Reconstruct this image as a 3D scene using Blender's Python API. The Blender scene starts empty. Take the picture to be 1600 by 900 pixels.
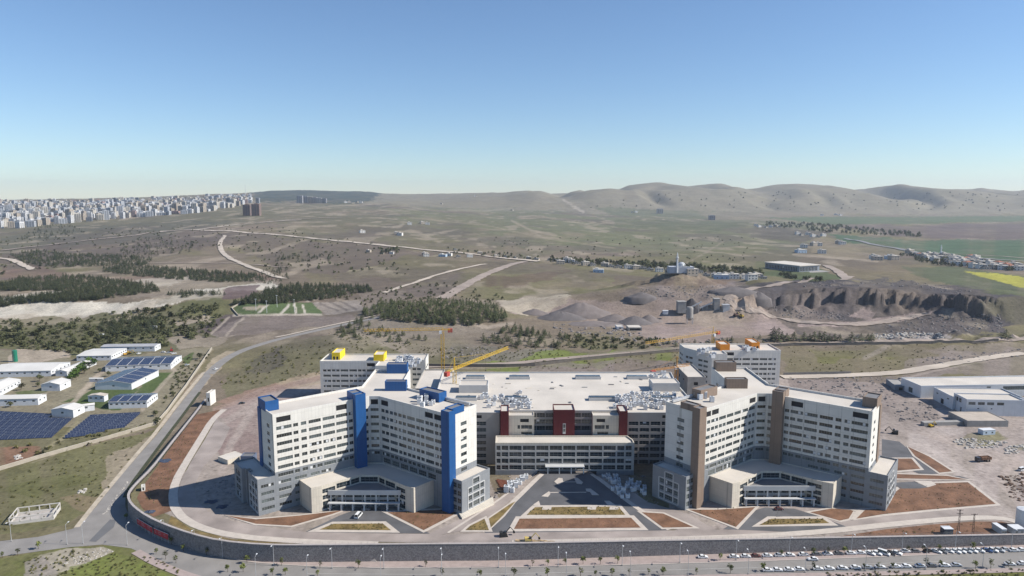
import bpy, bmesh, math, random
import numpy as np
from mathutils import Vector
from mathutils.geometry import tessellate_polygon

# ------------------------------------------------------------------ camera, sky, sun, exposure
scene = bpy.context.scene
COL = scene.collection
F = 1081.0
PITCH = math.radians(7.5)
CAMH = 150.0
cp, sp = math.cos(PITCH), math.sin(PITCH)

cam_data = bpy.data.cameras.new('camera')
cam_data.sensor_width = 36.0
cam_data.lens = 36.0 * F / 1600.0
cam_data.clip_start = 1.0
cam_data.clip_end = 60000.0
cam = bpy.data.objects.new('camera', cam_data)
COL.objects.link(cam)
cam.location = (0, 0, CAMH)
cam.rotation_euler = (math.radians(90.0 - 7.5), 0, 0)
scene.camera = cam

SUN_AZ = math.radians(95.0)      # clockwise from +Y
SUN_EL = math.radians(39.5)
sun_dir = Vector((math.sin(SUN_AZ) * math.cos(SUN_EL), math.cos(SUN_AZ) * math.cos(SUN_EL), math.sin(SUN_EL)))

world = bpy.data.worlds.new('World')
scene.world = world
world.use_nodes = True
wn = world.node_tree
for n in list(wn.nodes):
    wn.nodes.remove(n)
sky = wn.nodes.new('ShaderNodeTexSky')
sky.sky_type = 'NISHITA'
sky.sun_disc = False
sky.sun_elevation = SUN_EL
sky.sun_rotation = SUN_AZ
sky.altitude = 300.0
sky.air_density = 1.0
sky.dust_density = 0.0
sky.ozone_density = 2.5
bg = wn.nodes.new('ShaderNodeBackground')
bg.inputs['Strength'].default_value = 0.086
wo = wn.nodes.new('ShaderNodeOutputWorld')
tint = wn.nodes.new('ShaderNodeMix'); tint.data_type = 'RGBA'; tint.blend_type = 'MULTIPLY'
tint.inputs['Factor'].default_value = 1.0
tint.inputs['B'].default_value = (0.87, 0.985, 1.12, 1)
wn.links.new(sky.outputs['Color'], tint.inputs['A'])
wn.links.new(tint.outputs['Result'], bg.inputs['Color'])
wn.links.new(bg.outputs['Background'], wo.inputs['Surface'])

sun_data = bpy.data.lights.new('sun', 'SUN')
sun_data.energy = 4.9
sun_data.angle = math.radians(0.53)
sun_data.color = (1.0, 0.95, 0.87)
sun = bpy.data.objects.new('sun', sun_data)
COL.objects.link(sun)
sun.rotation_euler = sun_dir.to_track_quat('Z', 'Y').to_euler()
sun.location = (300, -100, 500)

vs = scene.view_settings
vs.view_transform = 'Standard'
vs.look = 'None'
vs.exposure = 0.47
vs.gamma = 1.0
vs.use_curve_mapping = False
scene.cycles.use_denoising = True
scene.cycles.max_bounces = 5
scene.cycles.diffuse_bounces = 1
scene.cycles.glossy_bounces = 2
scene.cycles.volume_bounces = 0
scene.cycles.transparent_max_bounces = 8

HAZE_DENSITY = 4.5e-5
RND = random.Random(7)
RS = np.random.RandomState(11)

# ------------------------------------------------------------------ mapping and noise helpers
def gp(px, py, z=0.0):
    """ground point under a pixel of the photograph, on the plane of height z"""
    u = (px - 800.0) / F
    v = (py - 450.0) / F
    zc = (CAMH - z) / (sp + v * cp)
    return (u * zc, zc * (cp - v * sp))

def proj(x, y, z):
    dz = z - CAMH
    zc = y * cp - dz * sp
    yc = -(dz * cp + y * sp)
    return 800.0 + F * x / zc, 450.0 + F * yc / zc

def _h(ix, iy, seed):
    n = (ix.astype(np.int64) * 374761393 + iy.astype(np.int64) * 668265263 + seed * 1442695041) & 0x7fffffff
    n = ((n ^ (n >> 13)) * 1274126177) & 0x7fffffff
    n = n ^ (n >> 16)
    return (n & 0xffff) / 65535.0

def vnoise(x, y, seed=0):
    x0 = np.floor(x); y0 = np.floor(y)
    fx = x - x0; fy = y - y0
    fx = fx * fx * (3 - 2 * fx); fy = fy * fy * (3 - 2 * fy)
    a = _h(x0, y0, seed); b = _h(x0 + 1, y0, seed); c = _h(x0, y0 + 1, seed); d = _h(x0 + 1, y0 + 1, seed)
    return (a * (1 - fx) + b * fx) * (1 - fy) + (c * (1 - fx) + d * fx) * fy

def fbm(x, y, seed=0, octv=4):
    s = 0.0; a = 0.5; t = 0.0
    for i in range(octv):
        s = s + a * vnoise(x * 2 ** i, y * 2 ** i, seed + i * 17); t += a; a *= 0.5
    return s / t

def sstep(a, b, x):
    t = np.clip((x - a) / (b - a), 0, 1)
    return t * t * (3 - 2 * t)

def pip(px, py, poly):
    """points in polygon, vectorised"""
    inside = np.zeros(px.shape, bool)
    n = len(poly)
    for i in range(n):
        x1, y1 = poly[i]; x2, y2 = poly[(i + 1) % n]
        if y1 == y2:
            continue
        c = ((y1 > py) != (y2 > py)) & (px < (x2 - x1) * (py - y1) / (y2 - y1) + x1)
        inside ^= c
    return inside

def segdist(px, py, pts):
    d = np.full(px.shape, 1e9)
    for (x1, y1), (x2, y2) in zip(pts[:-1], pts[1:]):
        vx, vy = x2 - x1, y2 - y1
        t = np.clip(((px - x1) * vx + (py - y1) * vy) / (vx * vx + vy * vy + 1e-9), 0, 1)
        d = np.minimum(d, np.hypot(px - x1 - t * vx, py - y1 - t * vy))
    return d

# ------------------------------------------------------------------ terrain height
WALL_PX = [(1760, 832), (1600, 836), (1300, 841), (1000, 846), (800, 850), (620, 851), (480, 852.5), (410, 852), (345, 846), (300, 835),
           (260, 821), (232, 808), (212, 794), (203, 783), (202, 772), (211, 760), (239, 732), (262, 702), (285, 673), (307, 645), (322, 625)]
WALL_XY = [gp(a, b, 0) for a, b in WALL_PX]
TERRACE = WALL_XY + [(-236, 520), (-240, 640), (520, 640), (520, WALL_XY[0][1])]

def z_out(x, y):
    lo = -7.2 + 2.9 * np.clip(x / 230.0, 0, 1.3)
    return lo * (1 - sstep(338, 535, y))

COLS = [-400, 0, 200, 400, 500, 600, 700, 800, 1000, 1200, 1400, 1600, 2000]
ROWS_Y = [600, 900, 1200, 1600, 2200, 3000, 4000, 5500, 7000, 8500]
TAB = {
    -400: [578, 486, 440, 403, 373, 351, 331, 319, 314, 313],
    0: [578, 486, 440, 403, 373, 351, 330, 317, 313.5, 313],
    200: [578, 486, 440, 403, 371, 348, 327, 314, 310, 309],
    400: [578, 486, 438, 400, 366, 341, 322, 312, 306, 301],
    500: [578, 486, 438, 400, 366, 342, 325, 316, 308, 300],
    600: [578, 486, 438, 400, 367, 344, 328, 318, 311, 303],
    700: [578, 486, 439, 402, 370, 348, 333, 325, 312, 303],
    800: [578, 487, 441, 405, 374, 352, 338, 329, 311, 303],
    1000: [578, 487, 443, 409, 381, 359, 345, 333, 309, 297],
    1200: [578, 487, 443, 409, 382, 361, 347.5, 336, 311, 295],
    1400: [578, 487, 443, 409.5, 383, 362, 348.5, 337, 312, 296],
    1600: [578, 487, 443, 409.5, 383, 362, 348.5, 338, 316, 303],
    2000: [578, 487, 443, 409.5, 383, 362, 348.5, 338, 318, 308]}
SKY_X = [-400, 0, 200, 380, 400, 425, 470, 540, 580, 600, 640, 700, 770, 810, 860, 900, 950, 985, 1010, 1055, 1090, 1130, 1180, 1220, 1260, 1290, 1350, 1390, 1430, 1490, 1540, 1600, 1700, 2000]
SKY_Y = [313, 313, 309, 302, 301, 298, 297, 298.5, 300, 302.5, 303, 302.5, 300.8, 302, 303.2, 301.5, 303.5, 296, 294, 292.8, 295.5, 296, 298, 293.3, 294, 296, 299.5, 295.8, 298.5, 297.2, 300.5, 303, 304, 308]
_T = np.array([TAB[c] for c in COLS], float)
_ZT = np.zeros_like(_T)
for j, yy in enumerate(ROWS_Y):
    v = (_T[:, j] - 450.0) / F
    _ZT[:, j] = CAMH - yy * (sp + v * cp) / (cp - v * sp)
_ZT[:, 0] = 0.0
_SKYZ = []
for sx_, sy_ in zip(SKY_X, SKY_Y):
    v = (sy_ - 450.0) / F
    _SKYZ.append(CAMH - 8500 * (sp + v * cp) / (cp - v * sp))
_SKYZ = np.array(_SKYZ)

def z_far(x, y):
    y = np.maximum(y, 50.0)
    px = 800.0 + F * x / (y * 0.9914 + 18.0)
    px = np.clip(px, -400, 2000)
    ly = np.log(np.clip(y, 600, 8500))
    lr = np.log(np.array(ROWS_Y, float))
    fj = np.interp(ly, lr, np.arange(len(lr)))
    j0 = np.clip(fj.astype(int), 0, len(lr) - 2); t = fj - j0
    fi = np.interp(px, COLS, np.arange(len(COLS)))
    i0 = np.clip(fi.astype(int), 0, len(COLS) - 2); s = fi - i0
    s = s * s * (3 - 2 * s)
    zt = _ZT.copy()
    a = (zt[i0, j0] * (1 - s) + zt[i0 + 1, j0] * s)
    b = (zt[i0, j0 + 1] * (1 - s) + zt[i0 + 1, j0 + 1] * s)
    # the last row follows the skyline
    sk = np.interp(px, SKY_X, _SKYZ)
    b = np.where(j0 == len(lr) - 2, sk, b)
    te = t * t * (3 - 2 * t) * 0.6 + t * 0.4
    z = a * (1 - te) + b * te
    z = z - np.clip((y - 8500) / 2500, 0, 1) ** 1.5 * 260
    return z

QX, QY, QA, QB = 428.0, 815.0, 150.0, 92.0
def bumps(x, y):
    z = np.zeros_like(x)
    n1 = fbm(x / 60.0, y / 60.0, 5, 3) - 0.5
    n2 = fbm(x / 17.0, y / 17.0, 9, 3) - 0.5
    # quarry: a plateau behind and to the right of a cut floor
    dx = (x - QX) / QA; dy = (y - QY) / QB
    n3 = fbm(x / 7.0, y / 7.0, 13, 2) - 0.5
    s = np.sqrt(dx * dx + dy * dy) + n1 * 0.30 + n2 * 0.09 + n3 * 0.07
    ang = np.arctan2(dy, dx)
    m = sstep(-0.10, 0.30, ang) * (1 - sstep(2.55, 3.0, ang))
    hi = (23.0 * sstep(0.97, 1.015, s) + 9.0 * sstep(1.10, 1.15, s)) * m * (1 - sstep(1.35, 2.5, np.sqrt(((x - QX) / 210) ** 2 + ((y - QY) / 150) ** 2)))
    z += hi * (0.85 + 0.5 * n1)
    z += np.where(s < 1.3, 1, 0) * np.clip(n2 * 9, -1, 6) * sstep(1.3, 0.5, s) * 0.6
    # talus along the quarry foot and rough heaps in front
    z += 9 * sstep(0.62, 0.95, s) * (1 - sstep(0.97, 1.1, s)) * m * (0.5 + 1.6 * np.clip(n2 + 0.3, 0, 1))
    e2 = np.exp(-(((x - 470) / 150) ** 2 + ((y - 712) / 22) ** 2))
    z += e2 * (7 + 16 * n2)
    e3 = np.exp(-(((x - 240) / 60) ** 2 + ((y - 985) / 50) ** 2))
    z += e3 * (12 + 20 * n2)
    # forest hill with a cut slope
    z += 15 * np.exp(-(((x + 105) / 95) ** 2 + ((y - 850) / 70) ** 2)) * sstep(735, 800, y + n1 * 26)
    # chalk bank on the left
    yc = 905 + (x + 500) * -0.12
    z += 13 * sstep(yc - 40, yc + 30, y + n1 * 40) * (1 - sstep(yc + 120, yc + 380, y)) * sstep(-230, -330, x)
    # embankment beside the left road
    z += 5.0 * np.exp(-(((x + 175) / 45) ** 2 + ((y - 650) / 60) ** 2)) * (0.6 + 1.5 * np.clip(n1 + .2, 0, 1))
    return z

def terr_h(x, y, detail=True):
    x = np.asarray(x, float); y = np.asarray(y, float)
    ins = pip(x, y, TERRACE)
    near = np.where(ins, 0.0, z_out(x, y))
    # the entrance plaza ramps up to the middle block
    ramp = sstep(320, 356, y) * 2.0 * (1 - sstep(13 + np.clip(358 - y, 0, 60) * .93, 17 + np.clip(358 - y, 0, 60) * 1.03, np.abs(x - 29.0))) * (y < 366)
    near = near + np.where(ins, ramp, 0)
    far = z_far(x, y)
    w = sstep(600, 950, y)
    z = near * (1 - w) + far * w + bumps(x, y) * sstep(570, 640, y)
    if detail:
        a = sstep(640, 900, y)
        z = z + a * (fbm(x / 45.0, y / 45.0, 21, 3) - 0.5) * 3.0
        b = sstep(1000, 2600, y)
        z = z + b * (fbm(x / 260.0, y / 260.0, 31, 3) - 0.5) * 20
        px = 800.0 + F * x / (np.maximum(y, 50) * 0.9914 + 18.0)
        c = sstep(5300, 6600, y) * (1 - sstep(7400, 8400, y)) * sstep(640, 960, px)
        warp = (fbm(x / 900.0, y / 900.0, 41, 2) - 0.5) * 900
        rid = 1 - (2 * vnoise((x + warp) / 620.0, (y) / 2400.0, 43) - 1) ** 2
        rid2 = 1 - (2 * vnoise((x - warp) / 300.0, (y) / 1000.0, 44) - 1) ** 2
        z = z + c * ((rid - 0.6) * 230 + (rid2 - 0.6) * 90)
    return z

def hit(pts):
    """where the rays through these pixels meet the terrain (vectorised ray march)"""
    pts = np.asarray(pts, float).reshape(-1, 2)
    u = (pts[:, 0] - 800) / F; v = (pts[:, 1] - 450) / F
    dy = cp - v * sp; dz = -(sp + v * cp)          # per unit depth along camera axis
    Ys = np.concatenate([np.geomspace(225, 1600, 240), np.geomspace(1606, 9500, 170)])
    zc = Ys[None, :] / dy[:, None]
    X = u[:, None] * zc; Z = CAMH + dz[:, None] * zc
    H = terr_h(X, np.broadcast_to(Ys[None, :], X.shape))
    below = Z <= H
    idx = np.argmax(below, axis=1)
    ok = below.any(axis=1)
    idx = np.where(ok, np.maximum(idx, 1), len(Ys) - 1)
    lo = Ys[idx - 1]; hi = Ys[idx]
    for _ in range(12):
        mid = (lo + hi) / 2
        zc = mid / dy
        b = CAMH + dz * zc <= terr_h(u * zc, mid)
        hi = np.where(b, mid, hi); lo = np.where(b, lo, mid)
    zc = hi / dy
    x = u * zc
    return x, hi, terr_h(x, hi), ok

def hit1(px, py):
    x, y, z, ok = hit([(px, py)])
    return Vector((float(x[0]), float(y[0]), float(z[0])))

# ------------------------------------------------------------------ materials
MATS = {}
def nodes_of(m):
    m.use_nodes = True
    nt = m.node_tree
    return nt, nt.nodes['Principled BSDF']

def mat(name, col, rough=0.8, var=0.10, scale=0.6, metal=0.0, spec=0.3, bump=0.0, streak=0.0, panel=0.0):
    """plain surface with procedural unevenness of its own colour"""
    if name in MATS:
        return MATS[name]
    m = bpy.data.materials.new(name)
    nt, b = nodes_of(m)
    b.inputs['Roughness'].default_value = rough
    b.inputs['Metallic'].default_value = metal
    b.inputs['Specular IOR Level'].default_value = spec
    tc = nt.nodes.new('ShaderNodeTexCoord')
    nz = nt.nodes.new('ShaderNodeTexNoise')
    nz.inputs['Scale'].default_value = scale
    nz.inputs['Detail'].default_value = 5
    nt.links.new(tc.outputs['Object'], nz.inputs['Vector'])
    mr = nt.nodes.new('ShaderNodeMapRange')
    mr.inputs['From Min'].default_value = 0.3
    mr.inputs['From Max'].default_value = 0.7
    mr.inputs['To Min'].default_value = 1.0 - var
    mr.inputs['To Max'].default_value = 1.0 + var
    nt.links.new(nz.outputs['Fac'], mr.inputs['Value'])
    mx = nt.nodes.new('ShaderNodeMix'); mx.data_type = 'RGBA'; mx.blend_type = 'MULTIPLY'
    mx.inputs['Factor'].default_value = 1.0
    mx.inputs['A'].default_value = (*col, 1)
    nt.links.new(mr.outputs['Result'], mx.inputs['B'])
    out = mx.outputs['Result']
    if streak > 0:                       # rain marks: noise stretched along z
        mp = nt.nodes.new('ShaderNodeMapping')
        mp.inputs['Scale'].default_value = (0.9, 0.9, 0.05)
        nt.links.new(tc.outputs['Object'], mp.inputs['Vector'])
        n2 = nt.nodes.new('ShaderNodeTexNoise'); n2.inputs['Scale'].default_value = 1.0; n2.inputs['Detail'].default_value = 4
        nt.links.new(mp.outputs['Vector'], n2.inputs['Vector'])
        m2 = nt.nodes.new('ShaderNodeMapRange')
        m2.inputs['From Min'].default_value = 0.5; m2.inputs['From Max'].default_value = 0.75
        m2.inputs['To Min'].default_value = 1.0; m2.inputs['To Max'].default_value = 1.0 - streak
        nt.links.new(n2.outputs['Fac'], m2.inputs['Value'])
        mx2 = nt.nodes.new('ShaderNodeMix'); mx2.data_type = 'RGBA'; mx2.blend_type = 'MULTIPLY'
        mx2.inputs['Factor'].default_value = 1.0
        nt.links.new(out, mx2.inputs['A']); nt.links.new(m2.outputs['Result'], mx2.inputs['B'])
        out = mx2.outputs['Result']
    if panel > 0:                        # joints and slight tone steps between cladding panels
        sp_ = nt.nodes.new('ShaderNodeSeparateXYZ'); nt.links.new(tc.outputs['Object'], sp_.inputs['Vector'])
        a1 = nt.nodes.new('ShaderNodeMath'); a1.operation = 'MULTIPLY'; a1.inputs[1].default_value = .8; nt.links.new(sp_.outputs['X'], a1.inputs[0])
        a2 = nt.nodes.new('ShaderNodeMath'); a2.operation = 'MULTIPLY_ADD'; a2.inputs[1].default_value = .55; nt.links.new(sp_.outputs['Y'], a2.inputs[0]); nt.links.new(a1.outputs[0], a2.inputs[2])
        cx = nt.nodes.new('ShaderNodeCombineXYZ'); nt.links.new(a2.outputs[0], cx.inputs['X']); nt.links.new(sp_.outputs['Z'], cx.inputs['Y'])
        br = nt.nodes.new('ShaderNodeTexBrick'); br.offset = 0.0; br.inputs['Scale'].default_value = 1.0
        br.inputs['Brick Width'].default_value = panel; br.inputs['Row Height'].default_value = 3.87; br.inputs['Mortar Size'].default_value = .045
        br.inputs['Color1'].default_value = (1, 1, 1, 1); br.inputs['Color2'].default_value = (.93, .93, .935, 1); br.inputs['Mortar'].default_value = (.70, .70, .70, 1)
        nt.links.new(cx.outputs[0], br.inputs['Vector'])
        mx3 = nt.nodes.new('ShaderNodeMix'); mx3.data_type = 'RGBA'; mx3.blend_type = 'MULTIPLY'; mx3.inputs['Factor'].default_value = 1.0
        nt.links.new(out, mx3.inputs['A']); nt.links.new(br.outputs['Color'], mx3.inputs['B']); out = mx3.outputs['Result']
    nt.links.new(out, b.inputs['Base Color'])
    if bump > 0:
        bp = nt.nodes.new('ShaderNodeBump'); bp.inputs['Strength'].default_value = bump; bp.inputs['Distance'].default_value = 0.3
        n3 = nt.nodes.new('ShaderNodeTexNoise'); n3.inputs['Scale'].default_value = scale * 5; n3.inputs['Detail'].default_value = 6
        nt.links.new(tc.outputs['Object'], n3.inputs['Vector'])
        nt.links.new(n3.outputs['Fac'], bp.inputs['Height'])
        nt.links.new(bp.outputs['Normal'], b.inputs['Normal'])
    MATS[name] = m
    return m

def vcol_mat(name, attr='tint', speck=True, bump=0.6):
    m = bpy.data.materials.new(name)
    nt, b = nodes_of(m)
    b.inputs['Roughness'].default_value = 0.95
    b.inputs['Specular IOR Level'].default_value = 0.1
    at = nt.nodes.new('ShaderNodeAttribute'); at.attribute_name = attr
    tc = nt.nodes.new('ShaderNodeTexCoord')
    cur = at.outputs['Color']
    for sc, lo, hi in ((0.012, 0.86, 1.14), (0.07, 0.84, 1.16), (0.42, 0.82, 1.18)):
        nz = nt.nodes.new('ShaderNodeTexNoise'); nz.inputs['Scale'].default_value = sc; nz.inputs['Detail'].default_value = 7
        nz.inputs['Roughness'].default_value = 0.62
        nt.links.new(tc.outputs['Object'], nz.inputs['Vector'])
        mr = nt.nodes.new('ShaderNodeMapRange')
        mr.inputs['From Min'].default_value = 0.32; mr.inputs['From Max'].default_value = 0.68
        mr.inputs['To Min'].default_value = lo; mr.inputs['To Max'].default_value = hi
        nt.links.new(nz.outputs['Fac'], mr.inputs['Value'])
        mx = nt.nodes.new('ShaderNodeMix'); mx.data_type = 'RGBA'; mx.blend_type = 'MULTIPLY'; mx.inputs['Factor'].default_value = 1
        nt.links.new(cur, mx.inputs['A']); nt.links.new(mr.outputs['Result'], mx.inputs['B'])
        cur = mx.outputs['Result']
    if speck:                             # dry tufts and stones
        vo = nt.nodes.new('ShaderNodeTexVoronoi'); vo.inputs['Scale'].default_value = 0.22
        nt.links.new(tc.outputs['Object'], vo.inputs['Vector'])
        mr = nt.nodes.new('ShaderNodeMapRange')
        mr.inputs['From Min'].default_value = 0.10; mr.inputs['From Max'].default_value = 0.34
        mr.inputs['To Min'].default_value = 0.72; mr.inputs['To Max'].default_value = 1.0
        nt.links.new(vo.outputs['Distance'], mr.inputs['Value'])
        mx = nt.nodes.new('ShaderNodeMix'); mx.data_type = 'RGBA'; mx.blend_type = 'MULTIPLY'; mx.inputs['Factor'].default_value = 1
        nt.links.new(cur, mx.inputs['A']); nt.links.new(mr.outputs['Result'], mx.inputs['B'])
        cur = mx.outputs['Result']
    nt.links.new(cur, b.inputs['Base Color'])
    bp = nt.nodes.new('ShaderNodeBump'); bp.inputs['Strength'].default_value = bump; bp.inputs['Distance'].default_value = 0.6
    n3 = nt.nodes.new('ShaderNodeTexNoise'); n3.inputs['Scale'].default_value = 0.3; n3.inputs['Detail'].default_value = 8
    nt.links.new(tc.outputs['Object'], n3.inputs['Vector'])
    nt.links.new(n3.outputs['Fac'], bp.inputs['Height'])
    nt.links.new(bp.outputs['Normal'], b.inputs['Normal'])
    return m

# ------------------------------------------------------------------ mesh helpers
class MB:
    def __init__(self, flip=False):
        self.v = []; self.f = []; self.mi = []; self.flip = flip
    def vert(self, p):
        self.v.append((float(p[0]), float(p[1]), float(p[2]))); return len(self.v) - 1
    def face(self, pts, mi=0):
        i0 = len(self.v)
        for p in pts: self.vert(p)
        idx = list(range(i0, i0 + len(pts)))
        if self.flip: idx.reverse()
        self.f.append(idx); self.mi.append(mi)
    def box(self, x0, x1, y0, y1, z0, z1, mi=0, bottom=True):
        self.obox((x0, y0), (1, 0), x1 - x0, y1 - y0, z0, z1, mi, bottom)
    def obox(self, o, d, L, W, z0, z1, mi=0, bottom=True):
        """box from corner o along unit d (length L) and its left normal (width W)"""
        n = (-d[1], d[0])
        a = (o[0], o[1]); b = (o[0] + d[0] * L, o[1] + d[1] * L)
        c = (b[0] + n[0] * W, b[1] + n[1] * W); e = (a[0] + n[0] * W, a[1] + n[1] * W)
        self.prism([a, b, c, e], z0, z1, mi, bottom)
    def prism(self, poly, z0, z1, mi=0, bottom=True, top=True, mtop=None):
        n = len(poly)
        for i in range(n):
            a = poly[i]; b = poly[(i + 1) % n]
            self.face([(a[0], a[1], z0), (b[0], b[1], z0), (b[0], b[1], z1), (a[0], a[1], z1)], mi)
        if top: self.cap(poly, z1, mi if mtop is None else mtop, True)
        if bottom: self.cap(poly, z0, mi, False)
    def cap(self, poly, z, mi=0, up=True):
        if len(poly) <= 4:
            pts = [(p[0], p[1], z) for p in poly]
            if not up: pts.reverse()
            self.face(pts, mi); return
        tr = tessellate_polygon([[Vector((p[0], p[1], 0)) for p in poly]])
        for t in tr:
            a, b, c = [poly[k] for k in t]
            ar = (b[0] - a[0]) * (c[1] - a[1]) - (b[1] - a[1]) * (c[0] - a[0])
            q = [a, b, c]
            if (ar < 0) == up: q.reverse()
            self.face([(p[0], p[1], z) for p in q], mi)
    def bar(self, p, q, r, mi=0, n=4):
        p = Vector(p); q = Vector(q); d = (q - p).normalized()
        s = d.cross(Vector((0, 0, 1)))
        if s.length < 1e-3: s = Vector((1, 0, 0))
        s.normalize(); t = d.cross(s)
        if isinstance(r, (int, float)): r = (r, r)
        R = []
        for c, rr in ((p, r[0]), (q, r[1])):
            R.append([c + (s * math.cos(2 * math.pi * k / n + .785) + t * math.sin(2 * math.pi * k / n + .785)) * rr for k in range(n)])
        for k in range(n):
            self.face([R[0][(k + 1) % n], R[0][k], R[1][k], R[1][(k + 1) % n]], mi)
        self.face(R[0], mi); self.face(list(reversed(R[1])), mi)
    def lathe(self, c, prof, n=16, mi=0):
        for (r0, z0), (r1, z1) in zip(prof[:-1], prof[1:]):
            for k in range(n):
                a = 2 * math.pi * k / n; b = 2 * math.pi * (k + 1) / n
                P = [(c[0] + r0 * math.cos(a), c[1] + r0 * math.sin(a), z0), (c[0] + r0 * math.cos(b), c[1] + r0 * math.sin(b), z0),
                     (c[0] + r1 * math.cos(b), c[1] + r1 * math.sin(b), z1), (c[0] + r1 * math.cos(a), c[1] + r1 * math.sin(a), z1)]
                if r0 < 1e-6: P = P[1:]
                elif r1 < 1e-6: P = P[:3]
                self.face(P, mi)
    def mesh(self, name, mats):
        me = bpy.data.meshes.new(name)
        me.from_pydata(self.v, [], self.f)
        if not isinstance(mats, (list, tuple)): mats = [mats]
        for m in mats: me.materials.append(m)
        me.polygons.foreach_set('material_index', self.mi)
        me.update()
        return me
    def build(self, name, mats, parent=None, merge=False):
        me = self.mesh(name, mats)
        if merge:
            bm = bmesh.new(); bm.from_mesh(me); bmesh.ops.remove_doubles(bm, verts=bm.verts, dist=1e-4); bm.to_mesh(me); bm.free()
        o = bpy.data.objects.new(name, me)
        COL.objects.link(o)
        if parent is not None:
            o.parent = parent
            if parent.parent is None: o.location = tuple(-c for c in parent.location)
        return o

def tag(o, label=None, cat=None, group=None, kind=None):
    if label: o['label'] = label
    if cat: o['category'] = cat
    if group: o['group'] = group
    if kind: o['kind'] = kind
    return o

def thing(name, label, cat, loc=(0, 0, 0), rz=0.0, group=None):
    o = bpy.data.objects.new(name, None)
    o.empty_display_size = 1
    COL.objects.link(o)
    o.location = loc; o.rotation_euler = (0, 0, rz)
    return tag(o, label, cat, group)

def local(name, mb, mats, parent):
    """part whose mesh is already in the thing's own coordinates"""
    o = bpy.data.objects.new(name, mb.mesh(name, mats) if isinstance(mb, MB) else mb)
    COL.objects.link(o); o.parent = parent
    return o

def dup(root, loc, rz=0.0, label=None, scale=None):
    r = root.copy(); COL.objects.link(r); r.location = loc; r.rotation_euler = (0, 0, rz)
    if label: r['label'] = label
    if scale: r.scale = (scale, scale, scale) if isinstance(scale, (int, float)) else scale
    for ch in root.children:
        c = ch.copy(); COL.objects.link(c); c.parent = r
        for g in ch.children:
            d = g.copy(); COL.objects.link(d); d.parent = c
    return r
# ------------------------------------------------------------------ ground sheet
OLIVE = (.152, .134, .074); SCRUB = (.168, .136, .100); PURPLE = (.128, .098, .082); PALE = (.36, .30, .235); CHALK = (.47, .43, .36)
GREEN = (.070, .105, .050); LUSH = (.135, .17, .032); YELLOW = (.33, .31, .055); HILL = (.195, .173, .124); VALLEY = (.125, .128, .075)
PLOW = (.095, .072, .066); ROCK = (.074, .066, .068); DUSTY = (.315, .262, .225); REDSOIL = (.20, .105, .062); DARKW = (.035, .045, .028)
YARD = (.285, .242, .21); TANG = (.22, .185, .12)
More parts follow.
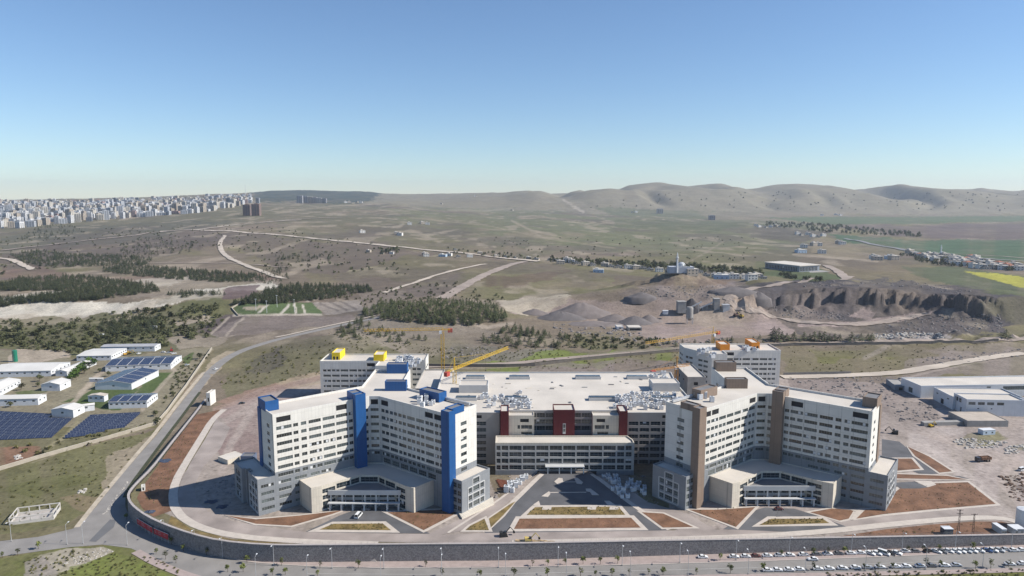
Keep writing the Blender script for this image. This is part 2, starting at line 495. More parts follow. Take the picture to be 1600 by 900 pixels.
# (polygon in photograph pixels, colour, edge wander in px, strength, patchiness)
PATCH = [
    # far valley and hills
    ([(560, 330), (700, 322), (900, 326), (1180, 338), (1300, 352), (1250, 400), (900, 395), (700, 372), (560, 350)], VALLEY, 5, .9, .2),
    ([(560, 322), (600, 300), (1000, 285), (1650, 285), (1650, 338), (1300, 336), (1150, 338), (900, 332), (780, 328)], HILL, 5, 1, .25),
    ([(395, 290), (480, 290), (600, 296), (590, 310), (570, 318), (500, 316), (400, 318)], (.042, .055, .045), 5, 1, .25),
    ([(560, 316), (800, 312), (900, 318), (860, 328), (640, 326)], (.19, .165, .11), 4, .6, .4),
    ([(930, 325), (1190, 331), (1160, 341), (960, 338)], (.105, .115, .066), 3, .8, .2),
    ([(1090, 330), (1340, 332), (1330, 346), (1110, 345)], (.20, .165, .12), 3, .7, .4),
    ([(1190, 340), (1700, 338), (1700, 346), (1300, 350)], (.085, .115, .058), 2, .9, .1),
    ([(1320, 352), (1480, 350), (1700, 350), (1700, 376), (1500, 374), (1380, 366)], (.118, .092, .086), 3, .9, .25),
    ([(1300, 364), (1420, 374), (1700, 378), (1700, 410), (1560, 408), (1440, 395), (1340, 382)], (.052, .100, .052), 3, .9, .25),
    ([(1180, 400), (1300, 392), (1430, 408), (1500, 430), (1380, 442), (1240, 420)], (.155, .125, .080), 4, .9, .2),
    ([(1400, 415), (1500, 418), (1640, 440), (1700, 470), (1560, 462), (1450, 436)], (.082, .096, .052), 3, .9, .25),
    ([(1505, 424), (1560, 428), (1700, 452), (1700, 464), (1590, 449)], YELLOW, 1.5, 1, .1),
    ([(1180, 410), (1260, 412), (1330, 434), (1260, 438), (1190, 432)], (.075, .095, .045), 3, .9, .2),
    ([(1000, 395), (1180, 385), (1260, 400), (1200, 425), (1060, 420)], (.125, .120, .062), 4, .8, .3),
    ([(960, 345), (1120, 342), (1180, 352), (1100, 362), (960, 356)], (.095, .105, .058), 3, .8, .2),
    ([(840, 370), (980, 362), (1090, 366), (1020, 385), (880, 385)], (.125, .130, .068), 4, .6, .3),
    ([(1180, 352), (1300, 362), (1260, 378), (1170, 372)], (.095, .078, .070), 2, .7, .3),
    ([(1280, 372), (1420, 388), (1380, 408), (1270, 398)], (.20, .165, .11), 3, .8, .4),
    # grey-green steppe on the left
    ([(0, 352), (180, 340), (420, 316), (600, 320), (620, 350), (420, 345), (300, 362), (0, 395)], (.128, .118, .078), 4, .9, .3),
    ([(0, 372), (110, 352), (250, 345), (420, 350), (280, 362), (0, 405)], (.100, .095, .070), 4, .8, .4),
    ([(280, 366), (350, 368), (640, 385), (860, 412), (760, 420), (640, 440), (430, 425), (350, 385), (0, 430), (0, 395)], (.122, .098, .078), 6, .9, .3),
    ([(560, 330), (700, 350), (880, 390), (840, 405), (640, 385), (430, 362), (430, 340)], (.128, .116, .076), 5, .8, .3),
    ([(640, 395), (870, 412), (800, 420), (700, 430), (600, 440), (560, 430)], (.130, .118, .060), 5, .7, .3),
    ([(720, 425), (830, 410), (1060, 425), (1060, 450), (800, 465), (720, 470)], (.138, .126, .066), 6, .8, .3),
    ([(740, 430), (890, 424), (830, 444), (760, 448)], (.110, .072, .060), 6, .6, .5),
    ([(960, 432), (1180, 436), (1160, 446), (1020, 452), (960, 446)], (.122, .085, .075), 5, .8, .5),
    ([(0, 420), (60, 418), (130, 432), (300, 425), (440, 430), (420, 440), (200, 440), (80, 442), (0, 436)], (.165, .112, .088), 4, .8, .3),
    ([(440, 425), (640, 440), (640, 452), (560, 470), (430, 470), (420, 440)], (.150, .118, .085), 5, .8, .4),
    ([(540, 422), (600, 420), (640, 428), (610, 436), (555, 434)], (.30, .26, .17), 5, .7, .5),
    ([(640, 450), (720, 430), (700, 460), (640, 462)], (.105, .085, .080), 4, .7, .4),
    ([(470, 425), (640, 428), (650, 436), (480, 440)], (.150, .130, .075), 5, .6, .4),
    # chalk banks and plantations' soil
    ([(140, 432), (330, 438), (440, 440), (420, 462), (240, 466), (130, 452)], (.235, .195, .155), 7, .8, .45),
    ([(-20, 466), (90, 452), (110, 456), (70, 468), (-20, 478)], CHALK, 4, .9, .3),
    ([(-20, 482), (60, 470), (110, 472), (200, 470), (330, 454), (420, 442), (430, 452), (340, 462), (220, 480), (110, 498), (40, 498), (-20, 494)], CHALK, 5, 1, .15),
    ([(200, 436), (250, 430), (300, 440), (240, 446)], CHALK, 5, .7, .5),
    ([(230, 462), (350, 456), (360, 468), (230, 474)], (.25, .22, .17), 5, .7, .5),
    ([(350, 452), (398, 446), (392, 468), (345, 470)], (.122, .085, .085), 3, .9, .1),
    # scrub slope above the sheds
    ([(-20, 498), (110, 498), (220, 480), (340, 468), (360, 500), (330, 545), (250, 548), (100, 556), (-20, 540)], (.118, .116, .058), 6, 1, .3),
    ([(260, 502), (320, 496), (330, 506), (270, 512)], PALE, 4, .8, .3),
    # cemetery terraces, ploughed strips
    ([(305, 520), (350, 492), (385, 494), (350, 522)], (.105, .085, .080), 2, 1, .1),
    ([(325, 524), (378, 496), (545, 492), (560, 500), (400, 522), (340, 530)], (.185, .152, .135), 3, .9, .2),
    ([(362, 480), (376, 474), (488, 472), (502, 490), (372, 493)], (.080, .110, .048), 2, 1, .1),
    ([(378, 480), (415, 477), (410, 483), (382, 485)], PALE, 2, .9, .2),
    ([(488, 472), (560, 470), (570, 486), (505, 490)], (.23, .20, .175), 2, .9, .3),
    ([(560, 458), (640, 452), (640, 468), (580, 486), (555, 474)], (.235, .195, .155), 5, .8, .4),
    ([(250, 525), (330, 530), (360, 526), (330, 545), (270, 548)], PALE, 5, .7, .4),
    # land between the left road and the hospital
    ([(340, 600), (420, 540), (560, 505), (700, 545), (1000, 548), (1000, 556), (700, 572), (520, 572), (420, 602), (345, 625)], (.128, .118, .068), 6, .9, .3),
    ([(390, 560), (430, 545), (445, 570), (410, 585), (380, 590)], (.075, .066, .058), 7, .7, .4),
    ([(540, 512), (620, 500), (780, 520), (760, 545), (640, 556), (560, 530)], (.225, .188, .150), 8, .8, .45),
    ([(540, 498), (590, 478), (640, 488), (780, 520), (700, 528), (600, 520), (545, 525)], (.19, .165, .135), 8, .6, .5),
    ([(700, 540), (860, 545), (880, 556), (720, 568)], (.165, .150, .125), 6, .7, .5),
    ([(880, 520), (960, 520), (1040, 530), (1020, 545), (900, 545)], (.125, .122, .060), 6, .8, .3),
    ([(740, 568), (860, 552), (960, 548), (1060, 545), (1060, 560), (1000, 570), (860, 578), (740, 578)], LUSH, 10, .7, .75),
    ([(820, 570), (1060, 562), (1070, 585), (820, 590)], (.20, .165, .15), 6, .7, .5),
    # quarry and crusher yard
    ([(780, 468), (830, 462), (900, 470), (1000, 475), (1060, 455), (1150, 448), (1200, 470), (1240, 500), (1240, 520), (1160, 530), (1040, 530), (960, 512), (880, 498), (800, 486)], (.285, .225, .205), 6, 1, .25),
    ([(780, 466), (890, 462), (880, 478), (830, 492), (790, 482)], (.40, .345, .26), 5, .9, .4),
    ([(970, 462), (1010, 448), (1160, 442), (1180, 456), (1080, 466), (990, 472)], (.165, .140, .138), 5, .9, .4),
    ([(1140, 452), (1240, 436), (1400, 434), (1530, 452), (1600, 470), (1600, 500), (1560, 522), (1380, 528), (1250, 520), (1200, 490)], ROCK, 8, 1, .3),
    ([(1240, 470), (1300, 464), (1320, 490), (1280, 503), (1240, 500)], (.15, .125, .118), 6, .7, .4),
    ([(1245, 500), (1330, 503), (1400, 492), (1460, 486), (1440, 494), (1400, 502), (1320, 508), (1250, 510)], (.30, .235, .21), 2, .95, .1),
    ([(1330, 492), (1350, 478), (1365, 490), (1355, 502)], (.28, .22, .20), 3, .9, .2),
    ([(1360, 522), (1480, 522), (1500, 530), (1360, 530)], (.36, .32, .30), 4, .8, .5),
    ([(1535, 470), (1640, 466), (1640, 520), (1580, 510), (1540, 490)], (.120, .108, .070), 6, .8, .4),
    # plain behind the right tower
    ([(1220, 538), (1560, 534), (1640, 540), (1560, 560), (1400, 584), (1220, 588)], (.150, .128, .078), 8, 1, .3),
    ([(1270, 545), (1400, 544), (1410, 556), (1290, 560)], (.125, .120, .045), 8, .8, .6),
    ([(1440, 545), (1580, 536), (1640, 545), (1500, 566)], (.215, .178, .150), 5, .7, .5),
    ([(1410, 560), (1640, 545), (1640, 590), (1400, 590)], (.215, .178, .155), 8, .9, .4),
    ([(1470, 568), (1520, 562), (1530, 570), (1480, 576)], (.10, .12, .035), 4, .8, .4),
    # hospital yard
    ([(330, 690), (340, 640), (400, 610), (520, 580), (640, 590), (660, 640), (760, 740), (790, 800), (700, 848), (350, 842), (250, 800), (260, 760)], YARD, 2, 1, .2),
    ([(345, 640), (420, 610), (510, 590), (540, 620), (420, 640), (390, 720), (340, 730)], (.27, .205, .185), 6, .8, .3),
    ([(330, 630), (420, 600), (470, 596), (420, 612), (350, 634)], (.255, .165, .13), 4, .7, .3),
    ([(340, 690), (372, 672), (398, 690), (398, 720), (340, 714)], (.215, .160, .145), 4, .8, .2),
    ([(420, 602), (500, 575), (512, 600), (470, 612)], (.30, .235, .165), 5, .8, .3),
    ([(700, 848), (790, 800), (800, 735), (980, 735), (1010, 800), (1060, 850)], YARD, 1, 1, .2),
    ([(1010, 640), (1060, 850), (1640, 845), (1640, 640), (1420, 600), (1220, 590), (1060, 600)], (.31, .262, .235), 2, 1, .2),
    ([(1230, 588), (1420, 585), (1430, 610), (1380, 640), (1240, 612)], (.19, .155, .14), 5, .8, .5),
    ([(1380, 630), (1450, 625), (1470, 655), (1400, 660), (1380, 650)], (.21, .175, .155), 5, .8, .5),
    ([(1490, 690), (1510, 678), (1560, 674), (1572, 686), (1545, 698), (1500, 700)], (.17, .155, .085), 4, .9, .4),
    ([(1570, 700), (1620, 690), (1620, 712), (1590, 708)], (.15, .145, .085), 4, .8, .4),
    ([(1575, 760), (1620, 750), (1620, 780), (1590, 775)], (.12, .095, .085), 4, .8, .5),
    # left compound and fields
    ([(-20, 548), (60, 545), (110, 560), (330, 545), (250, 660), (0, 740), (-60, 740)], (.205, .180, .125), 3, 1, .3),
    ([(10, 560), (25, 545), (110, 548), (112, 558), (60, 568), (15, 575)], PALE, 3, .9, .2),
    ([(95, 630), (140, 610), (150, 600), (215, 605), (185, 640), (160, 640), (110, 628)], (.060, .090, .030), 2, .95, .2),
    ([(210, 612), (235, 583), (278, 580), (240, 610), (206, 622)], (.065, .095, .032), 2, .95, .2),
    ([(280, 560), (300, 552), (300, 562), (285, 572)], (.075, .105, .035), 2, .9, .2),
    ([(20, 612), (90, 606), (60, 618), (30, 618)], (.075, .100, .035), 2, .8, .3),
    ([(-20, 690), (70, 668), (240, 668), (246, 662), (215, 664), (0, 740), (-40, 740)], (.125, .115, .060), 2, .9, .3),
    ([(-20, 700), (66, 698), (70, 712), (0, 728), (-30, 728)], (.21, .115, .080), 3, .8, .4),
    ([(-40, 745), (0, 737), (240, 668), (252, 660), (235, 690), (180, 745), (150, 790), (110, 820), (0, 835), (-60, 840)], (.138, .130, .066), 3, 1, .3),
    ([(0, 770), (60, 745), (150, 740), (130, 760), (60, 780)], (.120, .120, .050), 5, .7, .5),
    ([(100, 780), (170, 772), (185, 790), (130, 800)], (.22, .165, .11), 5, .6, .5),
    ([(170, 715), (235, 670), (255, 668), (200, 730), (165, 775), (150, 765)], (.31, .255, .195), 6, .75, .5),
    ([(140, 805), (160, 790), (170, 775), (185, 760), (160, 800), (120, 828)], PALE, 3, .8, .3),
    ([(245, 660), (330, 560), (350, 548), (365, 550), (310, 610), (262, 672), (250, 690)], (.34, .28, .205), 3, .8, .3),
    # verge below the road
    ([(-20, 875), (60, 862), (110, 855), (170, 852), (205, 856), (250, 880), (290, 897), (350, 930), (-20, 960)], (.128, .132, .050), 3, 1, .3),
    ([(60, 870), (110, 858), (165, 853), (180, 862), (110, 890), (60, 905)], (.36, .315, .26), 4, .8, .4),
    ([(40, 880), (70, 870), (100, 905), (40, 920)], (.26, .23, .20), 3, .8, .2),
    ([(110, 885), (180, 866), (230, 880), (270, 905), (110, 930)], (.135, .155, .042), 5, .8, .4),
    ([(1280, 896), (1640, 889), (1700, 960), (1200, 960)], (.130, .135, .040), 2, 1, .4),
    ([(560, 905), (1100, 899), (1280, 897), (1200, 980), (500, 980)], (.22, .185, .13), 2, 1, .3),
]
STROKE = [  # earth tracks that are only worn soil: (points, width px, colour, strength)
    ([(460, 600), (700, 572), (830, 568), (960, 552), (1130, 540)], 5, (.26, .225, .18), .6),
    ([(620, 574), (760, 574), (830, 570), (930, 556), (1000, 550)], 4, (.25, .21, .165), .7),
    ([(720, 500), (760, 512), (800, 505)], 5, (.30, .25, .20), .7),
    ([(120, 505), (300, 498)], 2, (.22, .19, .13), .4),
    ([(480, 470), (520, 462)], 3, (.28, .24, .20), .6),
    ([(205, 585), (260, 570), (275, 580), (245, 610), (222, 640)], 5, PALE, .7),
    ([(100, 645), (120, 620), (150, 590), (172, 570)], 6, PALE, .8),
    ([(75, 700), (100, 685), (125, 655)], 5, (.24, .21, .13), .8),
    ([(1380, 600), (1480, 575), (1600, 552)], 3, (.33, .275, .235), .6),
    ([(1350, 560), (1380, 545), (1395, 535)], 6, (.26, .22, .19), .5),
    ([(700, 328), (760, 330), (800, 325)], 2, (.25, .22, .16), .5),
    ([(930, 395), (1050, 392), (1160, 385)], 2, (.20, .17, .12), .4),
    ([(1050, 418), (1080, 408), (1130, 378)], 2, (.24, .20, .15), .6),
    ([(1425, 685), (1480, 722), (1530, 762), (1575, 805)], 16, (.37, .318, .285), .7),
    ([(1500, 672), (1450, 676), (1425, 690)], 12, (.36, .31, .28), .7),
    ([(1640, 740), (1560, 715), (1490, 690), (1440, 672)], 12, (.35, .29, .25), .6),
    ([(1600, 790), (1560, 750), (1590, 715)], 9, (.34, .28, .245), .6),
    ([(345, 738), (362, 692), (392, 646)], 10, (.345, .29, .255), .7),
    ([(330, 700), (350, 660), (420, 622), (505, 604)], 9, (.34, .285, .25), .6),
    ([(335, 640), (420, 610), (512, 588)], 7, (.235, .165, .135), .7),
    ([(404, 488), (418, 477)], 3, (.42, .38, .32), .9), ([(438, 490), (452, 476)], 3, (.42, .38, .32), .9), ([(461, 474), (462, 491)], 3, (.42, .38, .32), .9),
    ([(473, 477), (477, 491)], 3, (.42, .38, .32), .9), ([(365, 493), (502, 491)], 2.5, (.40, .35, .29), .8),
    ([(500, 474), (528, 486)], 2.5, (.10, .085, .075), .7), ([(515, 472), (543, 485)], 2.5, (.10, .085, .075), .7), ([(532, 471), (558, 484)], 2.5, (.10, .085, .075), .7),
    ([(330, 521), (358, 496)], 3, (.33, .28, .23), .8), ([(352, 524), (380, 497)], 3, (.33, .28, .23), .8),
    ([(440, 330), (520, 322), (600, 318)], 2, (.26, .22, .16), .5),
    ([(640, 340), (760, 352), (850, 372), (960, 388)], 2, (.25, .21, .15), .5),
    ([(880, 312), (895, 322), (912, 332)], 3, (.36, .31, .25), .7),
    ([(800, 345), (830, 360), (870, 368)], 3, (.30, .25, .19), .5),
    ([(1240, 398), (1300, 402), (1370, 408)], 3, (.30, .25, .19), .6),
    ([(560, 352), (620, 355), (630, 350)], 2, (.30, .26, .20), .6),
]

def ground_color(x, y, px, py):
    n = x.shape[0]
    col = np.empty((n, 3)); col[:] = SCRUB
    nz = fbm(x / 130.0, y / 130.0, 61, 4)
    t = sstep(.38, .62, nz)[:, None]
    col = col * (1 - t) + np.array(OLIVE) * t
    ins = pip(x, y, TERRACE)
    far = (y > 520)
    wa = fbm(x / 22.0, y / 22.0, 71, 4) - .5; wb = fbm(x / 22.0, y / 22.0, 72, 4) - .5
    sc = np.clip(y / 900.0, .35, 5)
    wa2 = fbm(x / (60 * sc), y / (60 * sc), 73, 4) - .5; wb2 = fbm(x / (60 * sc), y / (60 * sc), 74, 4) - .5
    pt = fbm(x / (26 * sc), y / (26 * sc), 75, 5)
    own = np.zeros(n)
    for poly, c, amp, st, patchy in PATCH:
        P = np.array(poly, float)
        b = (px > P[:, 0].min() - 30) & (px < P[:, 0].max() + 30) & (py > P[:, 1].min() - 20) & (py < P[:, 1].max() + 20)
        k = np.nonzero(b)[0]
        if not len(k): continue
        ax = px[k] + (wa[k] + 1.4 * wa2[k]) * amp * 4.5
        ay = py[k] + (wb[k] + 1.4 * wb2[k]) * amp * 1.8
        m = pip(ax, ay, poly).astype(float) * st
        m = m * (1 - patchy * sstep(.42, .60, pt[k]))
        kk = k[m > 0]; mm = m[m > 0][:, None]
        col[kk] = col[kk] * (1 - mm) + np.array(c) * mm
        if amp <= 3: own[kk] = np.maximum(own[kk], mm[:, 0])
    # broad worn and bare tones of the open country
    big = fbm(x / 340.0 + 7, y / 620.0, 91, 4); mid = fbm(x / 75.0, y / 130.0, 93, 4)
    op = sstep(560, 760, y) * (1 - sstep(5000, 6000, y)) * (~ins) * (1 - own)
    a = (op * .5 * sstep(.54, .66, big) * sstep(.40, .6, mid))[:, None]; col = col * (1 - a) + np.array((.21, .165, .125)) * a
    a = (op * .45 * sstep(.55, .66, fbm(x / 250.0, y / 420.0 + 3, 95, 4)))[:, None]; col = col * (1 - a) + np.array((.105, .085, .075)) * a
    a = (op * .55 * sstep(.60, .70, fbm(x / 60.0 + 5, y / 120.0, 97, 4)))[:, None]; col = col * (1 - a) + np.array((.30, .25, .19)) * a
    for pts, w, c, st in STROKE:
        P = np.array(pts, float)
        b = (px > P[:, 0].min() - 15) & (px < P[:, 0].max() + 15) & (py > P[:, 1].min() - 12) & (py < P[:, 1].max() + 12)
        k = np.nonzero(b)[0]
        if not len(k): continue
        d = segdist(px[k] + wa[k] * 6, (py[k] + wb[k] * 3) , pts)
        m = (st * (1 - sstep(w * .35, w * .8, d)))[:, None]
        col[k] = col[k] * (1 - m) + np.array(c) * m
    return col

def build_ground():
    az = np.radians(np.linspace(-47, 47, 980))
    ta = np.tan(az)
    ys = [90.0, 130, 170, 200, 222, 236]
    y = 244.0
    while y < 10900:
        ys.append(y)
        y += min(max(y * y / 162150.0 * 0.85, 0.45), y * 0.0075)
    ys = np.array(ys)
    Y, T = np.meshgrid(ys, ta, indexing='ij')
    X = (Y * T).ravel(); Y = Y.ravel()
    Z = terr_h(X, Y)
    R, C = len(ys), len(ta)
    px, py = proj(X, Y, Z)
    colr = ground_color(X, Y, px, py)
    me = bpy.data.meshes.new('ground')
    idx = np.arange(R * C).reshape(R, C)
    q = np.stack([idx[:-1, :-1], idx[:-1, 1:], idx[1:, 1:], idx[1:, :-1]], -1).reshape(-1, 4)
    nq = len(q)
    me.vertices.add(R * C); me.loops.add(nq * 4); me.polygons.add(nq)
    me.vertices.foreach_set('co', np.stack([X, Y, Z], -1).astype(np.float32).ravel())
    me.loops.foreach_set('vertex_index', q.astype(np.int32).ravel())
    me.polygons.foreach_set('loop_start', (np.arange(nq) * 4).astype(np.int32))
    me.polygons.foreach_set('loop_total', np.full(nq, 4, np.int32))
    me.update(calc_edges=True)
    at = me.attributes.new('tint', 'FLOAT_COLOR', 'POINT')
    at.data.foreach_set('color', np.concatenate([colr, np.ones((R * C, 1))], 1).astype(np.float32).ravel())
    me.polygons.foreach_set('use_smooth', np.ones(nq, bool))
    me.materials.append(vcol_mat('earth_and_grass'))
    o = bpy.data.objects.new('ground', me); COL.objects.link(o)
    tag(o, kind='structure')
    return o
build_ground()

def plain_far():
    mb = MB()
    mb.face([(-45000, -3000, -60), (45000, -3000, -60), (45000, 45000, -60), (-45000, 45000, -60)])
    o = mb.build('plain', mat('plain_earth', (.14, .12, .08), .95, .2, .002))
    tag(o, kind='structure')
plain_far()
# ------------------------------------------------------------------ roads, pavements, beds
M_ROAD = mat('old_asphalt', (.232, .217, .201), .9, .12, .12, bump=.2)
M_ASPH = mat('dark_asphalt', (.105, .104, .108), .9, .24, .09)
M_DUSTROAD = mat('dusty_asphalt', (.292, .248, .222), .95, .26, .07)
M_PAVE = mat('pale_paving', (.47, .415, .36), .9, .09, .4)
M_PINKPAVE = mat('pink_paving', (.34, .275, .25), .9, .10, .5)
M_KERB = mat('kerb_stone', (.50, .45, .40), .9, .06, .8)
M_SOIL = mat('brown_topsoil', (.165, .088, .052), .98, .34, .16, bump=.8)
M_SOILG = mat('weedy_topsoil', (.165, .118, .045), .98, .40, .22, bump=.8)
M_DIRT = mat('dirt_track', (.45, .385, .315), .95, .14, .04)
M_DIRT2 = mat('earth_road', (.30, .245, .205), .95, .14, .04)
M_PAINT = mat('road_paint', (.55, .54, .50), .8, .15, .8)

def zt(pts):
    a = np.array(pts, float)
    return terr_h(a[:, 0], a[:, 1], False)

LAYER = [0]
def sheet(name, poly, off, m, zf=None, maxlen=7.0, skirt=0.0):
    """a sheet of surface laid over the ground inside a world polygon"""
    LAYER[0] = (LAYER[0] + 1) % 11; off = off + LAYER[0] * .003
    bm = bmesh.new()
    vs_ = [bm.verts.new((p[0], p[1], 0)) for p in poly]
    for t in tessellate_polygon([[Vector((p[0], p[1], 0)) for p in poly]]):
        try: bm.faces.new([vs_[k] for k in t])
        except ValueError: pass
    for _ in range(7):
        es = [e for e in bm.edges if e.calc_length() > maxlen]
        if not es: break
        bmesh.ops.subdivide_edges(bm, edges=es, cuts=1)
        bmesh.ops.triangulate(bm, faces=[f for f in bm.faces if len(f.verts) > 3])
    bm.verts.ensure_lookup_table()
    xy = np.array([(v.co.x, v.co.y) for v in bm.verts])
    z = (zf or (lambda x, y: terr_h(x, y, False)))(xy[:, 0], xy[:, 1]) + off
    for v, zz in zip(bm.verts, z): v.co.z = float(zz)
    for f in bm.faces:
        f.normal_update()
        if f.normal.z < 0: f.normal_flip()
    if skirt > 0:
        be = [e for e in bm.edges if len(e.link_faces) == 1]
        r = bmesh.ops.extrude_edge_only(bm, edges=be)
        for g in r['geom']:
            if isinstance(g, bmesh.types.BMVert): g.co.z -= skirt
    me = bpy.data.meshes.new(name); bm.to_mesh(me); bm.free()
    me.materials.append(m)
    o = bpy.data.objects.new(name, me); COL.objects.link(o)
    return tag(o, kind='structure')

def P0(px, z=0.0):
    return [gp(a, b, z) for a, b in px]

def smooth_line(pts, n=2):
    for _ in range(n):
        q = [pts[0]]
        for a, b in zip(pts[:-1], pts[1:]):
            q.append((a[0] * .75 + b[0] * .25, a[1] * .75 + b[1] * .25)); q.append((a[0] * .25 + b[0] * .75, a[1] * .25 + b[1] * .75))
        q.append(pts[-1]); pts = q
    return pts

def offset_poly(poly, d):
    """grow (d>0) a closed polygon; works for either winding"""
    n = len(poly)
    ar = sum(poly[i][0] * poly[(i + 1) % n][1] - poly[(i + 1) % n][0] * poly[i][1] for i in range(n))
    s = 1 if ar > 0 else -1
    out = []
    for i in range(n):
        p0, p1, p2 = poly[i - 1], poly[i], poly[(i + 1) % n]
        def nr(a, b):
            l = math.hypot(b[0] - a[0], b[1] - a[1]) or 1
            return ((b[1] - a[1]) / l * s, -(b[0] - a[0]) / l * s)
        n1 = nr(p0, p1); n2 = nr(p1, p2)
        k = max(0.35, 1 + n1[0] * n2[0] + n1[1] * n2[1])
        out.append((p1[0] + (n1[0] + n2[0]) / k * d, p1[1] + (n1[1] + n2[1]) / k * d))
    return out

def ribbon(name, pts, width, off, m, zf=None, step=4.0, wob=0.0, smooth=2):
    """a road of some width along world points"""
    LAYER[0] = (LAYER[0] + 1) % 11; off = off + LAYER[0] * .003 + .0015
    pts = smooth_line(pts, smooth)
    P = [Vector((p[0], p[1])) for p in pts]
    d = [0.0]
    for a, b in zip(P[:-1], P[1:]): d.append(d[-1] + (b - a).length)
    n = max(2, int(d[-1] / step))
    ss = np.linspace(0, d[-1], n + 1)
    xs = np.interp(ss, d, [p.x for p in P]); ys = np.interp(ss, d, [p.y for p in P])
    tx = np.gradient(xs); ty = np.gradient(ys); l = np.hypot(tx, ty) + 1e-9
    nx, ny = -ty / l, tx / l
    w = np.full(n + 1, float(width)) if np.isscalar(width) else np.interp(ss / d[-1], np.linspace(0, 1, len(width)), width)
    wl = w * (.5 + wob * (fbm(ss / 9.0, ss * 0 + 3, 5, 2) - .5)); wr = w * (.5 + wob * (fbm(ss / 9.0, ss * 0 + 9, 6, 2) - .5))
    K = 5
    X = np.zeros((n + 1, K)); Y = np.zeros((n + 1, K))
    for k in range(K):
        f = k / (K - 1)
        o = wl * (1 - f) - wr * f
        X[:, k] = xs + nx * o; Y[:, k] = ys + ny * o
    Z = (zf or (lambda a, b: terr_h(a, b, True)))(X.ravel(), Y.ravel()).reshape(X.shape) + (off if np.isscalar(off) else 0)
    vs_ = np.stack([X, Y, Z], -1).reshape(-1, 3)
    fs = []
    for i in range(n):
        for k in range(K - 1):
            a = i * K + k
            fs.append((a, a + 1, a + K + 1, a + K))
    me = bpy.data.meshes.new(name); me.from_pydata(vs_.tolist(), [], fs); me.materials.append(m); me.update()
    if me.polygons[0].normal.z < 0: me.flip_normals()
    o = bpy.data.objects.new(name, me); COL.objects.link(o)
    return tag(o, kind='structure')

def hits(px):
    x, y, z, ok = hit(px)
    return list(zip(x.tolist(), y.tolist()))

# --- public road below the wall, the junction and the road climbing on the left
def zr(x, y): return z_out(x, y)
def PZ(px, z=None):
    """pixels on the outside road level"""
    out = []
    for a, b in px:
        zz = -7.0
        for _ in range(6):
            x, y = gp(a, b, zz)
            zz = float(z_out(np.array([x]), np.array([y]))[0])
        out.append((x, y))
    return out
road_top = [(196, 792), (206, 813), (232, 833), (262, 848), (330, 869), (400, 880), (500, 886), (600, 888), (900, 885), (1200, 877), (1600, 862), (1760, 856)]
road_bot = [(1760, 884), (1600, 890), (1300, 897), (1100, 900), (900, 905), (600, 912), (430, 912), (330, 905), (285, 893), (240, 874), (205, 857), (160, 851), (110, 855), (50, 863), (-30, 874), (-120, 884)]
road_left = [(-120, 858), (-30, 849), (60, 839), (115, 826), (133, 811), (150, 792), (164, 774), (191, 741), (222, 705), (244, 681), (298, 611), (321, 583)]
road_up = [(330, 587), (312, 612), (292, 640), (262, 680), (234, 718), (206, 756), (196, 775)]
sheet('road', PZ(road_top) + PZ(road_bot) + PZ(road_left) + PZ(road_up), .06, M_ROAD, zr, 9)
up = PZ([(326, 585)]) + hits([(345, 566), (372, 550), (410, 537), (455, 525), (500, 515), (545, 505), (590, 496), (640, 486)])
ribbon('road', up, [9, 9, 9, 9, 8], .12, M_ROAD, None, 4)
# pavement between the road and the wall, with its kerb
wallbase = [(b[0], b[1]) for b in WALL_XY]
pv_in = [(x, y) for x, y in PZ(road_top[1:])]
outer = offset_poly(TERRACE, 1.0)[:len(WALL_XY)]
side = [p for p in outer if p[0] > -186]
sheet('pavement', side[:12] + PZ([(205, 806)]) + pv_in, .16, M_PINKPAVE, zr, 8, .12)
def strip_along(name, pts, w, off, m, zf, step=6):
    return ribbon(name, pts, w, off, m, zf, step, 0, 1)
strip_along('kerb', pv_in, .35, .20, M_KERB, zr)
strip_along('pavement', [(x, y - 1.6) for x, y in PZ([(590, 910), (900, 903), (1100, 898.5), (1300, 895), (1600, 888), (1760, 882.5)])], 3.2, .17, M_PINKPAVE, zr)
strip_along('pavement', PZ([(212, 862), (245, 881), (290, 899), (335, 912), (420, 920)]), 4.0, .17, M_PINKPAVE, zr)
# worn lane line and tyre-dark bands on the road
strip_along('road_marking', PZ([(480, 897), (700, 898), (900, 894.5), (1200, 887), (1500, 876.5)]), .16, .115, M_PAINT, zr)
M_PATCHASPH = mat('patched_asphalt', (.135, .135, .138), .9, .10, .1)
sheet('road_patch', PZ([(139, 846), (150, 847), (178, 824), (181, 813), (172, 812)]), .105, M_PATCHASPH, zr)
# earth shoulder of the climbing road
strip_along('road_shoulder', PZ([(120, 824), (134, 806), (150, 786), (163, 770), (190, 738), (221, 701), (242, 678), (294, 611), (318, 582)]), 2.6, .045, mat('gravel_shoulder', (.42, .36, .28), .95, .18, .3), zr)

# --- inside the wall: ring road, its pale footway, plaza
ring_out = [(338, 655), (318, 690), (298, 722), (283, 752), (277, 778), (284, 800), (312, 820), (372, 835), (480, 843.5), (600, 847), (700, 848.3), (800, 848), (1000, 843.3), (1100, 840.5), (1200, 836), (1300, 828), (1380, 819), (1450, 812), (1520, 807), (1565, 804)]
ring_in = [(1550, 792), (1450, 797), (1390, 802), (1300, 809), (1235, 818), (1180, 826.5), (1130, 828), (1040, 829), (900, 831), (760, 832.5), (700, 836), (668, 835), (600, 833.5), (480, 831.5), (420, 824), (365, 815), (325, 799), (306, 780), (303, 760), (318, 730), (345, 700), (360, 668)]
sheet('ring_road', P0(ring_out) + P0(ring_in), .05, M_DUSTROAD, None, 12)
foot_l = [(350, 640), (332, 655), (312, 688), (291, 722), (274, 752), (269, 780), (277, 803), (308, 824), (370, 839), (480, 847), (590, 850)]
strip_along('footway', P0(foot_l), 4.2, .14, M_PAVE, None)
